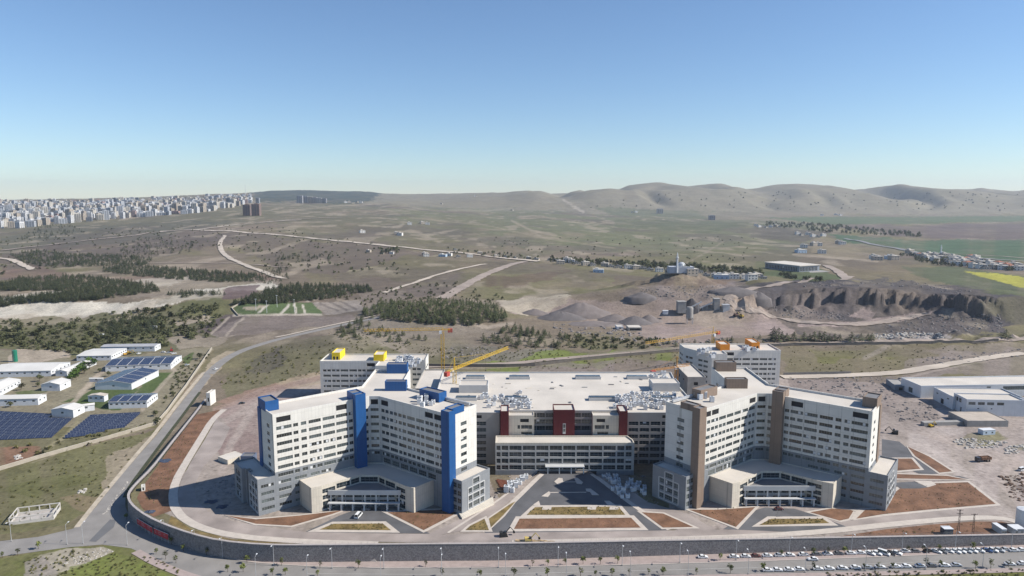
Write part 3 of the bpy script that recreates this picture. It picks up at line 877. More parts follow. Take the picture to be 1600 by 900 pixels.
foot_r = [(800, 850.3), (1000, 846), (1100, 843.5), (1200, 839.5), (1300, 832), (1380, 823), (1450, 816), (1520, 811), (1570, 811), (1600, 820)]
strip_along('footway', [(x, y + 1.2) for x, y in P0(foot_r)], 4.4, .14, M_PAVE, None)
sheet('soil_strip', P0([(307, 648), (345, 640), (330, 660), (308, 692), (287, 726), (270, 755), (265, 782), (268, 798), (240, 808), (222, 794), (214, 778), (222, 762), (248, 726), (272, 692)]), .04, M_SOIL, None, 12)
sheet('soil_strip', P0([(268, 806), (300, 828), (366, 843), (470, 850), (410, 851), (346, 844.5), (302, 834), (262, 819)]), .04, M_SOILG, None, 12)
sheet('soil_strip', P0([(1300, 840), (1385, 827), (1452, 820), (1520, 815), (1565, 815), (1600, 826), (1660, 832), (1500, 837), (1400, 839)]), .05, M_SOIL, None, 12)

# plaza in front of the middle block
plaza = P0([(757, 833), (1043, 829), (1012, 806), (970, 776)]) + [(41.5, 358.6), (15.5, 358.6)] + P0([(822, 768), (790, 800)])
sheet('plaza_road', plaza, .09, M_ASPH, None, 4)
# branch roads to the two entrance halls
sheet('forecourt', P0([(500, 832), (478, 831), (530, 806), (560, 795), (590, 795), (640, 817), (672, 834)]), .08, M_ASPH, None, 8)
sheet('forecourt', P0([(1130, 828), (1180, 827), (1236, 818), (1262, 812)]) + P0([(1290, 818), (1268, 806), (1240, 797), (1196, 793), (1168, 800), (1140, 824)]), .08, M_ASPH, None, 8) if False else None
sheet('forecourt', P0([(1152, 828), (1130, 827), (1172, 800), (1195, 793), (1240, 795), (1275, 805), (1330, 826), (1250, 832)]), .08, M_ASPH, None, 8)
sheet('side_road', P0([(688, 836), (668, 835), (712, 815), (768, 789), (796, 768), (818, 752), (826, 752), (780, 800), (752, 824)]), .07, M_DUSTROAD, None, 8)
sheet('side_road', P0([(1060, 829), (1120, 829), (1075, 803), (1012, 785), (965, 757), (955, 757), (990, 790)]), .07, M_DUSTROAD, None, 8)

def bed(poly, soil=M_SOIL, edge=1.6, z=.16):
    p = P0(poly)
    sheet('kerb', offset_poly(p, edge), z, M_PAVE, None, 8, .18)
    sheet('planting_bed', p, z + .05, soil, None, 8)
bed([(352, 806), (400, 812), (470, 806), (535, 798), (518, 804), (455, 822), (400, 819)], M_SOIL, 1.2)
bed([(499, 828), (521, 819), (598, 818.5), (611, 829)], M_SOILG, 2.2)
sheet('parking_bay', P0([(535, 813), (552, 805), (597, 806), (606, 813)]), .20, M_ASPH)
bed([(606, 801), (646, 799), (690, 797), (716, 801), (662, 829)], M_SOIL, 1.5)
bed([(727, 829), (735, 822), (757, 811), (764, 829)], M_SOILG, 1.4)
bed([(767, 825), (764, 811), (796, 789), (806, 784), (786, 806)], M_SOILG, 1.0)
strip_along('verge', [(x - 1.2, y - 1.0) for x, y in PZ([(200, 776), (209, 757), (236, 720), (264, 682), (295, 641), (316, 612)])], 2.2, .09, mat('dark_weeds', (.05, .055, .03), .95, .3, .5), zr)
bed([(823, 805), (836, 793), (966, 792), (977, 805)], M_SOILG, 2.0)
bed([(803, 827), (812, 811), (986, 809.5), (1001, 825)], M_SOIL, 2.4)
for k in range(4):
    a = P0([(847 + k * 35, 797), (861 + k * 35, 797), (862 + k * 35, 792.5), (848 + k * 35, 792.5)])
    if k != 1: sheet('paving', a, .24, M_PAVE)
bed([(1003, 801), (1036, 803), (1083, 824), (1036, 825)], M_SOIL, 1.4)
bed([(1077, 797), (1120, 797), (1180, 793), (1150, 824)], M_SOIL, 1.5)
bed([(1186, 821), (1205, 811), (1285, 811), (1296, 818)], M_SOILG, 2.4)
sheet('parking_bay', P0([(1212, 808), (1216, 799), (1243, 799), (1256, 806)]), .20, M_ASPH)
bed([(1266, 801), (1300, 795), (1334, 798), (1326, 811), (1312, 814)], M_SOIL, 1.3)
bed([(1338, 811), (1352, 797), (1380, 796), (1398, 770), (1410, 761), (1450, 756), (1512, 754), (1556, 788), (1450, 797), (1380, 804)], M_SOIL, 1.8)
bed([(1396, 741), (1480, 744), (1512, 750), (1400, 748)], M_SOIL, 1.5)
bed([(1388, 717), (1424, 717), (1438, 733), (1390, 737)], M_SOIL, 1.6)
bed([(1418, 698), (1452, 714), (1488, 737), (1468, 739), (1430, 713)], M_SOIL, 1.4)
sheet('side_road', P0([(1380, 744), (1395, 739), (1500, 744), (1515, 748), (1400, 741.5)]), .05, M_ASPH)
sheet('side_road', P0([(1378, 716), (1378, 686), (1405, 690), (1466, 740), (1440, 742)]), .05, M_ASPH, None, 8)
sheet('paving', P0([(1396, 755), (1406, 764), (1436, 764), (1450, 762), (1428, 753)]), .23, M_ASPH)
sheet('paving', P0([(1428, 752), (1450, 762), (1463, 758), (1455, 752)]), .25, M_PAVE)
sheet('paving', P0([(1325, 796), (1337, 800), (1328, 813), (1335, 813), (1350, 795)]), .24, M_PAVE)
# small stone islands in the plaza
for q in ([(866, 753), (873, 747), (879, 748), (880, 754), (872, 758)], [(897, 747), (902, 747), (911, 754), (909, 757), (901, 756)],
          [(846, 776), (855, 770), (858, 768), (860, 772), (856, 777)], [(915, 764), (923, 764), (936, 774), (925, 774), (922, 769), (916, 768)],
          [(833, 789), (842, 783), (845, 792), (838, 792)], [(944, 783), (952, 783), (964, 791), (952, 792)],
          [(858, 769.5), (916, 769), (916, 770), (858, 770.5)], [(880, 753), (900, 753), (900, 753.8), (880, 753.8)]):
    sheet('traffic_island', hits(q), .2, M_PAVE, None, 5, .14)
# footways flanking the plaza
for a in ([(700, 831), (760, 797), (805, 766), (838, 742), (846, 742), (790, 790), (750, 829)],):
    strip_along('footway', hits([(752, 831), (790, 795), (830, 757), (847, 741)]), 2.6, .16, M_PAVE, None)
strip_along('footway', hits([(1046, 828), (1000, 797), (960, 767), (925, 741)]), 2.6, .16, M_PAVE, None)
strip_along('footway', hits([(700, 833), (765, 791), (812, 757), (838, 739)]), 1.3, .16, M_PAVE, None)

# --- earth tracks in the country behind
tracks = [
    ([(250, 362), (300, 359), (340, 361), (420, 366), (520, 376), (620, 386), (700, 394), (780, 403), (842, 409)], 14, M_DIRT),
    ([(300, 360), (350, 354), (420, 347), (470, 344)], 12, M_DIRT),
    ([(0, 392), (80, 383), (170, 373), (250, 362), (300, 359)], 11, M_DIRT2),
    ([(352, 368), (343, 380), (345, 392), (358, 404), (374, 411), (395, 420), (420, 428), (445, 436)], 9, M_DIRT),
    ([(820, 409), (790, 416), (750, 433), (720, 450), (690, 467)], 15, M_DIRT2),
    ([(760, 413), (720, 420), (670, 434), (630, 448), (600, 458)], 7, M_DIRT),
    ([(-20, 402), (15, 405), (35, 414), (52, 422)], 12, M_DIRT),
    ([(180, 412), (300, 411), (380, 413), (450, 418)], 5, M_DIRT2),
    ([(430, 345), (480, 342), (535, 340)], 9, M_DIRT2),
    ([(1600, 552), (1540, 560), (1470, 572), (1400, 584), (1310, 588), (1222, 590)], 9, M_DIRT),
    ([(1640, 527), (1560, 530), (1480, 533), (1380, 534), (1300, 536), (1160, 541), (1000, 552), (880, 560), (780, 571), (640, 574)], 7, M_DIRT2),
    ([(1135, 470), (1150, 458), (1175, 450), (1215, 446), (1260, 440), (1330, 432)], 10, M_DIRT2),
    ([(1135, 470), (1160, 480), (1200, 493), (1240, 502), (1300, 507), (1370, 505), (1420, 496), (1450, 490)], 11, M_DIRT2),
    ([(1290, 415), (1310, 424), (1322, 436)], 14, M_DIRT2),
    ([(1320, 373), (1400, 388), (1460, 400), (1530, 404), (1640, 412)], 14, mat('paved_highway', (.20, .20, .20), .9, .1, .05)),
    ([(1440, 398), (1520, 398), (1600, 404)], 8, M_DIRT2),
    ([(600, 490), (560, 500), (500, 512), (430, 528)], 3, M_DIRT),
]
for pts, w, m in tracks:
    h_ = hits(pts)
    r = np.mean([math.hypot(*p) for p in h_])
    ribbon('dirt_track', h_, w * 1.25, .12 + r * .0007, m, None, max(3.0, r * .005), .25)

# --- retaining wall
M_BASALT = None
def basalt():
    m = bpy.data.materials.new('basalt_masonry')
    nt, b = nodes_of(m)
    b.inputs['Roughness'].default_value = .9
    tc = nt.nodes.new('ShaderNodeTexCoord')
    vo = nt.nodes.new('ShaderNodeTexVoronoi'); vo.inputs['Scale'].default_value = 2.3
    nt.links.new(tc.outputs['Object'], vo.inputs['Vector'])
    rp = nt.nodes.new('ShaderNodeValToRGB')
    rp.color_ramp.elements[0].color = (.125, .116, .116, 1); rp.color_ramp.elements[1].color = (.235, .22, .215, 1)
    sx = nt.nodes.new('ShaderNodeSeparateColor')
    nt.links.new(vo.outputs['Color'], sx.inputs['Color'])
    nt.links.new(sx.outputs['Red'], rp.inputs['Fac'])
    v2 = nt.nodes.new('ShaderNodeTexVoronoi'); v2.feature = 'DISTANCE_TO_EDGE'; v2.inputs['Scale'].default_value = 2.3
    nt.links.new(tc.outputs['Object'], v2.inputs['Vector'])
    st = nt.nodes.new('ShaderNodeMapRange'); st.inputs['From Max'].default_value = .08; st.inputs['To Min'].default_value = 1.35; st.inputs['To Max'].default_value = 1
    nt.links.new(v2.outputs['Distance'], st.inputs['Value'])
    mx = nt.nodes.new('ShaderNodeMix'); mx.data_type = 'RGBA'; mx.blend_type = 'MULTIPLY'; mx.inputs['Factor'].default_value = 1
    nt.links.new(rp.outputs['Color'], mx.inputs['A']); nt.links.new(st.outputs['Result'], mx.inputs['B'])
    nt.links.new(mx.outputs['Result'], b.inputs['Base Color'])
    bp = nt.nodes.new('ShaderNodeBump'); bp.inputs['Strength'].default_value = .7; bp.inputs['Distance'].default_value = .15
    nt.links.new(v2.outputs['Distance'], bp.inputs['Height']); nt.links.new(bp.outputs['Normal'], b.inputs['Normal'])
    return m
M_BASALT = basalt()
def retaining_wall():
    t = thing('retaining_wall', 'long dark basalt stone retaining wall holding up the hospital site above the road', 'wall')
    line = smooth_line(WALL_XY, 1)
    mb = MB(); cop = MB()
    out = offset_poly(line + [(-236, 520), (520, 640), (520, 350)], .9)[:len(line)]
    out2 = offset_poly(line + [(-236, 520), (520, 640), (520, 350)], 1.15)[:len(line)]
    for i in range(len(line) - 1):
        a, b = out[i], out[i + 1]
        z0a = float(z_out(np.array([a[0]]), np.array([a[1]]))[0]) - 1; z0b = float(z_out(np.array([b[0]]), np.array([b[1]]))[0]) - 1
        a2, b2 = out2[i], out2[i + 1]     # battered face: foot stands further out
        mb.face([(b2[0], b2[1], z0b), (a2[0], a2[1], z0a), (a[0], a[1], .5), (b[0], b[1], .5)])
        mb.face([(a[0], a[1], .5), (line[i][0], line[i][1], .5), (line[i + 1][0], line[i + 1][1], .5), (b[0], b[1], .5)])
        mb.face([(line[i][0], line[i][1], .5), (line[i][0], line[i][1], -.4), (line[i + 1][0], line[i + 1][1], -.4), (line[i + 1][0], line[i + 1][1], .5)])
        o2 = ((a[0] - line[i][0]) * .12, (a[1] - line[i][1]) * .12); o3 = ((b[0] - line[i + 1][0]) * .12, (b[1] - line[i + 1][1]) * .12)
        pa, pb = (a[0] + o2[0], a[1] + o2[1]), (b[0] + o3[0], b[1] + o3[1])
        qa, qb = (line[i][0] - o2[0], line[i][1] - o2[1]), (line[i + 1][0] - o3[0], line[i + 1][1] - o3[1])
        cop.face([(pa[0], pa[1], .505), (pb[0], pb[1], .505), (pb[0], pb[1], .75), (pa[0], pa[1], .75)][::-1])
        cop.face([(pa[0], pa[1], .75), (qa[0], qa[1], .75), (qb[0], qb[1], .75), (pb[0], pb[1], .75)][::-1])
        cop.face([(qa[0], qa[1], .505), (qb[0], qb[1], .505), (qb[0], qb[1], .75), (qa[0], qa[1], .75)])
    mb.build('stone_face', M_BASALT, t)
    cop.build('coping', mat('wall_coping', (.40, .36, .34), .9, .08, .4), t)
    # thin railing on the coping
    rl = MB()
    L = [Vector(((a[0] + b[0]) / 2, (a[1] + b[1]) / 2, .75)) for a, b in zip(line, out)]
    for a, b in zip(L[:-1], L[1:]):
        n = max(1, int((b - a).length / 2.5))
        for k in range(n):
            p = a.lerp(b, k / n); rl.bar(p, p + Vector((0, 0, 1.1)), .03)
        rl.bar(a + Vector((0, 0, 1.1)), b + Vector((0, 0, 1.1)), .03); rl.bar(a + Vector((0, 0, .6)), b + Vector((0, 0, .6)), .02)
    rl.build('railing', mat('grey_railing', (.30, .30, .31), .6, .05, 1, .4), t)
retaining_wall()
# ------------------------------------------------------------------ the hospital
M_WHITE = mat('cream_white_cladding', (.68, .655, .60), .7, .04, .25, streak=.07, panel=1.7)
M_CREAM = mat('cream_cladding', (.60, .545, .455), .75, .04, .3, streak=.06, panel=1.2)
M_GREY = mat('grey_cladding', (.235, .248, .262), .6, .05, .3, streak=.08, panel=1.7)
M_PGREY = mat('pale_grey_cladding', (.50, .50, .49), .6, .05, .3)
M_ROOF = mat('pale_roof_membrane', (.53, .485, .425), .9, .11, .06)
M_BLUE = mat('blue_cladding', (.013, .085, .255), .5, .06, .3, spec=.4, streak=.1, panel=1.3)
M_BROWN = mat('brown_cladding', (.235, .175, .135), .65, .05, .3, streak=.1, panel=1.3)
M_YELL = mat('yellow_cladding', (.78, .56, .025), .6, .04, .3)
M_ORAN = mat('orange_cladding', (.78, .27, .025), .6, .04, .3)
M_RED = mat('dark_red_cladding', (.105, .012, .016), .55, .05, .3, streak=.1, panel=1.3)
M_GLASS = mat('dark_window_glass', (.050, .060, .060), .14, .45, .35, spec=.8)
def vary_glass(m):
    nt = m.node_tree; b = nt.nodes['Principled BSDF']; l = b.inputs['Base Color'].links[0]; src = l.from_socket
    oi = nt.nodes.new('ShaderNodeObjectInfo'); mr = nt.nodes.new('ShaderNodeMapRange'); mr.inputs['To Min'].default_value = .35; mr.inputs['To Max'].default_value = 2.1
    nt.links.new(oi.outputs['Random'], mr.inputs['Value'])
    mx = nt.nodes.new('ShaderNodeMix'); mx.data_type = 'RGBA'; mx.blend_type = 'MULTIPLY'; mx.inputs['Factor'].default_value = 1
    nt.links.new(src, mx.inputs['A']); nt.links.new(mr.outputs['Result'], mx.inputs['B']); nt.links.new(mx.outputs['Result'], b.inputs['Base Color'])
vary_glass(M_GLASS)
M_GLASSB = mat('blue_grey_curtain_glass', (.020, .031, .038), .10, .35, .22, spec=.7)
M_ALU = mat('grey_window_frame', (.27, .28, .28), .5, .05, 1, .2)
M_BLACK = mat('dark_louvre', (.02, .02, .022), .8, .2, 1)
M_PAPER = mat('white_window_film', (.60, .61, .62), .6, .05, 1)
M_DKROOF = mat('grey_felt_roof', (.17, .17, .175), .95, .12, .15)
M_GALV = mat('galvanised_steel', (.50, .51, .52), .5, .12, .5, .4)
FH = 3.87

class Frame:
    """a plan frame: optional mirroring, x offset and y offset"""
    def __init__(self, xc, dy=0.0, mir=False):
        self.xc, self.dy, self.mir = xc, dy, mir
    def p(self, q):
        return ((self.xc - q[0]) if self.mir else (self.xc + q[0]), q[1] + self.dy)
    def poly(self, P):
        Q = [self.p(q) for q in P]
        return Q[::-1] if self.mir else Q
    def edge(self, a, b):
        a, b = self.p(a), self.p(b)
        return (b, a) if self.mir else (a, b)

WINDOWS = {}
def facade(mb, a, b, z0, z1, rows, mi=0, rev=.32, wins=None, bands=None):
    """outer wall surface from a to b (outward on the right hand) with real window openings;
    rows: list of (zlo, zhi, [(s0, s1, kind)])"""
    a = Vector((a[0], a[1])); b = Vector((b[0], b[1]))
    L = (b - a).length; d = (b - a) / L; n = Vector((d.y, -d.x))
    def P(s, z, dep=0.0):
        q = a + d * s - n * dep
        return (q.x, q.y, z)
    def quad(s0, s1, zz0, zz1):
        if s1 - s0 < 1e-3 or zz1 - zz0 < 1e-3: return
        def put(za, zb, m_): mb.face([P(s0, za), P(s1, za), P(s1, zb), P(s0, zb)], m_)
        if bands:
            za = zz0
            for zs, m_ in bands:                # (upper limit, material index), ascending
                if za >= zs: continue
                put(za, min(zz1, zs), m_); za = min(zz1, zs)
                if za >= zz1 - 1e-6: break
        else: put(zz0, zz1, mi)
    z = z0
    for zl, zh, cells in sorted(rows):
        if zh > z1 or zl < z: continue
        quad(0, L, z, zl)
        s = 0.0
        for s0, s1, kind in sorted(cells):
            s0 = max(s0, s + .05); s1 = min(s1, L - .05)
            if s1 - s0 < .4: continue
            quad(s, s0, zl, zh)
            for e in ([P(s0, zl), P(s1, zl), P(s1, zl, rev), P(s0, zl, rev)], [P(s1, zl), P(s1, zh), P(s1, zh, rev), P(s1, zl, rev)],
                      [P(s1, zh), P(s0, zh), P(s0, zh, rev), P(s1, zh, rev)], [P(s0, zh), P(s0, zl), P(s0, zl, rev), P(s0, zh, rev)]):
                mb.face(e, mi)
            if wins is not None: wins.append((P, s0, s1, zl, zh, rev, kind, n.copy(), a.copy()))
            s = s1
        quad(s, L, zl, zh)
        z = zh
    quad(0, L, z, z1)

def window_mb(w, rng, mb=None):
    P, s0, s1, zl, zh, rev, kind, n, a0 = w
    mb = mb or MB()
    dep = rev - .06
    if kind == 'louvre':
        mb.face([P(s0, zl, rev), P(s1, zl, rev), P(s1, zh, rev), P(s0, zh, rev)], 2)
        return mb
    mb.face([P(s0, zl, dep), P(s1, zl, dep), P(s1, zh, dep), P(s0, zh, dep)], 0)
    k = max(1, int(round((s1 - s0) / (1.25 if kind != 'glass' else 1.9))))
    t = .05
    def bar(sa, sb, za, zb):
        d2 = dep - .07
        mb.face([P(sa, za, d2), P(sb, za, d2), P(sb, zb, d2), P(sa, zb, d2)], 1)
    for i in range(k + 1):
        s = s0 + (s1 - s0) * i / k
        bar(max(s0, s - t), min(s1, s + t), zl, zh)
    bar(s0, s1, zl, zl + .12); bar(s0, s1, zh - .12, zh)
    if zh - zl > 1.9: bar(s0, s1, zl + (zh - zl) * .42, zl + (zh - zl) * .42 + .12)
    for i in range(k):                                       # some panes are pasted over or have a blind down
        r = rng.random()
        sa, sb = s0 + (s1 - s0) * i / k + t, s0 + (s1 - s0) * (i + 1) / k - t
        d3 = dep - .02
        if kind == 'film' and r < .045:
            zc_ = zl + (zh - zl) * .12
            mb.face([P(sa, zc_, d3), P(sb, zc_, d3), P(sb, zc_ + (zh - zl) * .75, d3), P(sa, zc_ + (zh - zl) * .75, d3)], 3)
        elif r < .03:
            mb.face([P(sa, zl + (zh - zl) * .5, d3), P(sb, zl + (zh - zl) * .5, d3), P(sb, zh - .12, d3), P(sa, zh - .12, d3)], 3)
    return mb

def put_windows(wins, parent, rng, glass=None, cap=100):
    """the windows showing largest are parts of their own, those past the hundredth one part"""
    mats = [glass or M_GLASS, M_ALU, M_BLACK, M_PAPER]
    def key(w):
        P, s0, s1, zl, zh, rev, kind, n, a = w
        q = P((s0 + s1) / 2, (zl + zh) / 2)
        c = Vector((0 - q[0], 0 - q[1], CAMH - q[2])); c.normalize()
        return -max(0, n.x * c.x + n.y * c.y) * (s1 - s0) * (zh - zl) / (q[1] ** 2)
    wins = sorted(wins, key=key)
    for w in wins[:cap]:
        window_mb(w, rng).build('window', mats, parent)
    if len(wins) > cap:
        mb = MB()
        for w in wins[cap:]: window_mb(w, rng, mb)
        tag(mb.build('window_rows', mats, parent), kind='stuff')

def roof_cap(mb, poly, ztop, par=1.0, th=.4, mi_par=0, mi_roof=1):
    """parapet ring with the roof lying below it (poly counter-clockwise)"""
    inn = offset_poly(poly, -th)
    n = len(poly)
    for i in range(n):
        a, b = poly[i], poly[(i + 1) % n]; c, d = inn[(i + 1) % n], inn[i]
        mb.face([(a[0], a[1], ztop), (b[0], b[1], ztop), (c[0], c[1], ztop), (d[0], d[1], ztop)], mi_par)
        mb.face([(d[0], d[1], ztop), (c[0], c[1], ztop), (c[0], c[1], ztop - par), (d[0], d[1], ztop - par)], mi_par)
    mb.cap(inn, ztop - par, mi_roof, True)

def cells(L, m0, m1, rng, bay=7.0, small=.5, kind='film'):
    """one row of wide and paired small windows"""
    out = []
    n = max(1, int(round((L - m0 - m1) / bay))); w = (L - m0 - m1) / n
    for i in range(n):
        s = m0 + i * w
        if rng.random() < small:
            out.append((s + .3, s + w * .43, kind)); out.append((s + w * .53, s + w - .55, kind))
        else: out.append((s + .3, s + w - .55, kind))
    return out

ca, sa_ = math.cos(math.radians(38)), math.sin(math.radians(38))
def addv(p, d, s): return (p[0] + d[0] * s, p[1] + d[1] * s)
AR, NR = (ca, -sa_), (-sa_, -ca)          # right arm: along, inner face
AL, NL = (-ca, -sa_), (sa_, -ca)          # left arm
CL, CR = (-2.6, 347.0), (2.6, 347.0)

def tower(fr, label, accent, base_left, seed):
    rng = random.Random(seed)
    t = thing('hospital_tower', label, 'hospital', (fr.xc, 340 + fr.dy, 0))
    ER1 = addv(CR, AR, 49); ER2 = addv(ER1, NR, -20)
    EL1 = addv(CL, AL, 50); EL2 = addv(EL1, NL, -20)
    sR = (ER2[0] - 10.5) / ca; BR = (10.5, ER2[1] + sR * sa_)
    sL = (-10.5 - EL2[0]) / ca; BL = (-10.5, EL2[1] + sL * sa_)
    ymid = (BR[1] + BL[1]) / 2; BR = (10.5, ymid); BL = (-10.5, ymid)
    QR, QL = (10.5, 403.0), (-10.5, 403.0)
    T = [CL, CR, ER1, ER2, BR, QR, QL, BL, EL2, EL1]
    zt_ = 48.0; zb = -4.0
    rows_z = [40.8 - FH * i for i in range(7)]
    wall = MB(); wins = []
    bands = [(19.4, 1), (99, 0)]
    def wallface(a, b, rows, z0=zb, bnd=bands):
        e = fr.edge(a, b)
        L = math.hypot(b[0] - a[0], b[1] - a[1])
        if fr.mir: rows = [(zl, zh, [(L - s1, L - s0, k) for s0, s1, k in c]) for zl, zh, c in rows]
        facade(wall, e[0], e[1], z0, zt_, rows, 0, .32, wins, bnd)
    # inner chamfer
    L = 5.2
    rows = [(z - .8, z + .8, [(.5, L - .5, 'film')]) for z in rows_z[:7]] + [(43.6, 46.3, [(.7, L - .7, 'louvre')])]
    wallface(CL, CR, rows)
    # right arm inner face, from the chamfer to the end shaft
    L = 49
    rows = [(z - .9, z + .9, cells(46, 1.0, 0.2, rng, 6.5, .55)) for z in rows_z]
    rows += [(43.6, 46.3, [(1.2, 6.6, 'louvre'), (33, 38.5, 'louvre'), (39.3, 44.8, 'louvre')])]
    rows += [(12.9, 15.6, [(2 + 6.5 * i, 7.4 + 6.5 * i, 'film') for i in range(6)])]
    wallface(CR, ER1, rows)
    # right arm end wall: one strip of windows
    L = 20
    wallface(ER1, ER2, [(z - .95, z + .95, [(8.4, 12.6, 'glass')]) for z in rows_z + [rows_z[-1] - FH + .3][:0]])
    wallface(ER2, BR, []); wallface(BR, QR, [(z - .8, z + .8, [(4, 10, 'film'), (18, 26, 'film')]) for z in rows_z[:5]])
    wallface(QR, QL, []); wallface(QL, BL, [(z - .8, z + .8, [(5, 12, 'film'), (20, 30, 'film')]) for z in rows_z[:5]])
    L = sL
    wallface(BL, EL2, [(z - .8, z + .8, cells(L, 2, 4, rng)) for z in rows_z])
    wallface(EL2, EL1, [(z - .95, z + .95, [(11.2, 14.8, 'glass')]) for z in rows_z])
    # left arm inner face, outer end first
    L = 50
    pat = [(1.5, 8.9), (9.7, 12.1), (13.5, 16.2)]
    def lrow(i):
        c = [(a_, b_, 'film') for a_, b_ in pat]
        for s in (17.4, 24.6, 31.6):
            if rng.random() < (.35 if i else 0): c += [(s, s + 2.7, 'film'), (s + 3.7, s + 6.3, 'film')]
            else: c += [(s, s + 6.2, 'film')]
        return c + [(38.4, 40.6, 'film'), (46.3, 49.2, 'film')]
    rows = [(z - .9, z + .85, lrow(i)) for i, z in enumerate(rows_z)]
    rows += [(43.6, 46.3, [(1.7, 8.6, 'louvre'), (31.8, 37.6, 'louvre')])]
    pz = [14.0, 10.3, 6.6, 2.8]
    rows += [(z - .8, z + .8, [(1.5, 7.6, 'film'), (9.4, 15.4, 'film')] + ([(17.5, 22, 'film'), (23, 28, 'film')] if z > 13 else [])) for z in pz]
    wallface(EL1, CL, rows)
    wall.build('wall', [M_WHITE, M_GREY], t)
    rf = MB(); roof_cap(rf, fr.poly(T), zt_, 1.1, .45)
    rf.build('roof', [M_WHITE, M_ROOF], t)
    # podium under the left arm's end
    pod = MB()
    P1 = addv(CL, AL, 58.5); bk = (-NL[0], -NL[1]); inn = (-AL[0], -AL[1])
    def pp(u, v): return addv(addv(P1, bk, u), inn, v)
    A = [pp(0, 0), pp(0, 8.5), pp(31, 8.5), pp(31, -1.6), pp(18.5, -1.6), pp(18.5, 0), pp(16.8, 0), pp(16.8, 1.8), pp(14, 1.8), pp(14, 0)]
    A = A[::1]
    zl = base_left; zp = 17.9
    if fr.mir:                                   # plain flank on the brown tower
        A = [pp(0, 0), pp(0, 8.5), pp(27, 8.5), pp(27, 0), pp(26, 0), pp(25, 0), pp(24, 0), pp(23, 0), pp(22, 0), pp(21, 0)]
    def podface(mbx, a, b, z0, z1, rows, mi=0):
        e = fr.edge(a, b)
        L = math.hypot(b[0] - a[0], b[1] - a[1])
        if fr.mir: rows = [(q, r, [(L - s1, L - s0, k) for s0, s1, k in c]) for q, r, c in rows]
        facade(mbx, e[0], e[1], z0, z1, rows, mi, .3, wins)
    pz5 = [14.0, 10.3, 6.6, 2.8] + ([-.9] if base_left < -2 else [])
    podface(pod, A[0], A[1], zl - 2, zp, [(z - .8, z + .8, [(1.6, 7.6, 'film')]) for z in pz5])
    def endrows(L): return [(z - 1.1, z + 1.1, [(L * .12, L * .36, 'film'), (L * .42, L * .66, 'film'), (L * .72, L * .92, 'film')][(1 if k == 0 else 0):]) for k, z in enumerate(pz5[:4])]
    podface(pod, A[9], A[0], zl - 2, zp, endrows(21 if fr.mir else 14))
    podface(pod, A[3], A[4], zl - 2, zp, [] if fr.mir else [(z - 1.3, z + 1.3, [(3, 5.6, 'film'), (6, 9.5, 'film')]) for z in pz5[:4]])
    for i in (1, 2, 4, 5, 6, 7, 8):
        podface(pod, A[i], A[i + 1], zl - 2, zp, [(z - .9, z + .9, [(.6, 2.2, 'film')]) for z in pz5[:4]] if i == 7 and not fr.mir else [])
    roof_cap(pod, fr.poly(A), zp, .8, .35, 0, 1)
    pod.build('podium', [M_GREY, M_ROOF], t); pod = MB()
    # podium at the right arm's end
    Q1 = addv(ER1, AR, 8); Q2 = addv(Q1, NR, -20.6); Q3 = addv(Q2, AR, -8.4); Q0 = addv(ER1, AR, .15)
    B = [Q0, Q1, Q2, Q3]
    podface(pod, Q0, Q1, -2, 16.9, [(z - 1.2, z + 1.2, [(1.0, 4.4, 'film'), (5.0, 7.2, 'film')]) for z in (14.0, 10.3, 6.6, 2.8)])
    L = 20.6
    podface(pod, Q1, Q2, -2, 16.9, [(14.0 - 1.2, 14.0 + 1.2, [(8.0, 12.4, 'film')])] +
            [(z - 1.1, z + 1.1, [(4.6, 7.0, 'film'), (8.0, 12.4, 'film'), (13.4, 15.8, 'film')]) for z in (10.3, 6.6, 2.8)])
    podface(pod, Q2, Q3, -2, 16.9, [])
    roof_cap(pod, fr.poly(B), 16.9, .8, .35, 0, 1)
    pod.build('podium', [M_GREY, M_ROOF], t)
    # pale frame standing proud round the end windows of the podium
    pf = [MB()]
    def proud(a, b, s0, s1, z0, z1, dep=.18):
        e = fr.edge(a, b); L = math.hypot(b[0] - a[0], b[1] - a[1])
        if fr.mir: s0, s1 = L - s1, L - s0
        d = ((e[1][0] - e[0][0]) / L, (e[1][1] - e[0][1]) / L); o = addv(e[0], d, s0)
        o = (o[0] + d[1] * dep, o[1] - d[0] * dep)
        pf[0].obox(o, d, s1 - s0, dep - .003, z0, z1)
    for a_, b_, ps, zs in ((Q1, Q2, (4.0, 7.4, 12.6, 16.2), (16.0, 12.2, 8.5, 4.7, 1.2)), (A[9], A[0], (1.2, 5.2, 9.4, 13.2), (16.0, 12.2, 8.5, 4.7, 1.2))):
        W = [ps[1] + .02, ps[2] - .02]
        for k, s in enumerate(ps):
            proud(a_, b_, s, s + .45, 1.2, (15.6 if k in (1, 2) else 12.0))
        for k, z in enumerate(zs):
            xs = [ps[1], ps[2]] if k == 0 else [ps[0], ps[1], ps[2], ps[3]]
            for s, e_ in zip(xs[:-1], xs[1:]):
                proud(a_, b_, s + .45, e_, z - .42, z - .02)
        pf[0].build('window_surround', M_PGREY, t); pf[0] = MB()
    # coloured shafts and roof boxes
    def shaft(name, o, d, L, W, z0, z1, extra=None, m=None, roof=True):
        mb = MB()
        a = o; b = addv(o, d, L); n = (-d[1], d[0]); c = addv(b, n, W); e = addv(o, n, W)
        poly = fr.poly([a, b, c, e])
        mb.prism(poly, z0, z1, 0, False, not roof)
        if roof: roof_cap(mb, poly, z1, .5, .3, 0, 1)
        return mb.build(name, [m or accent, M_DKROOF], t)
    # shaft on the left arm's inner face, with its head running back over the roof
    o = addv(addv(CL, AL, 9.2), NL, 3.4)
    shaft('stair_shaft', o, (-AL[0], -AL[1]), 5.6, 3.39, 11.5, 51.0)
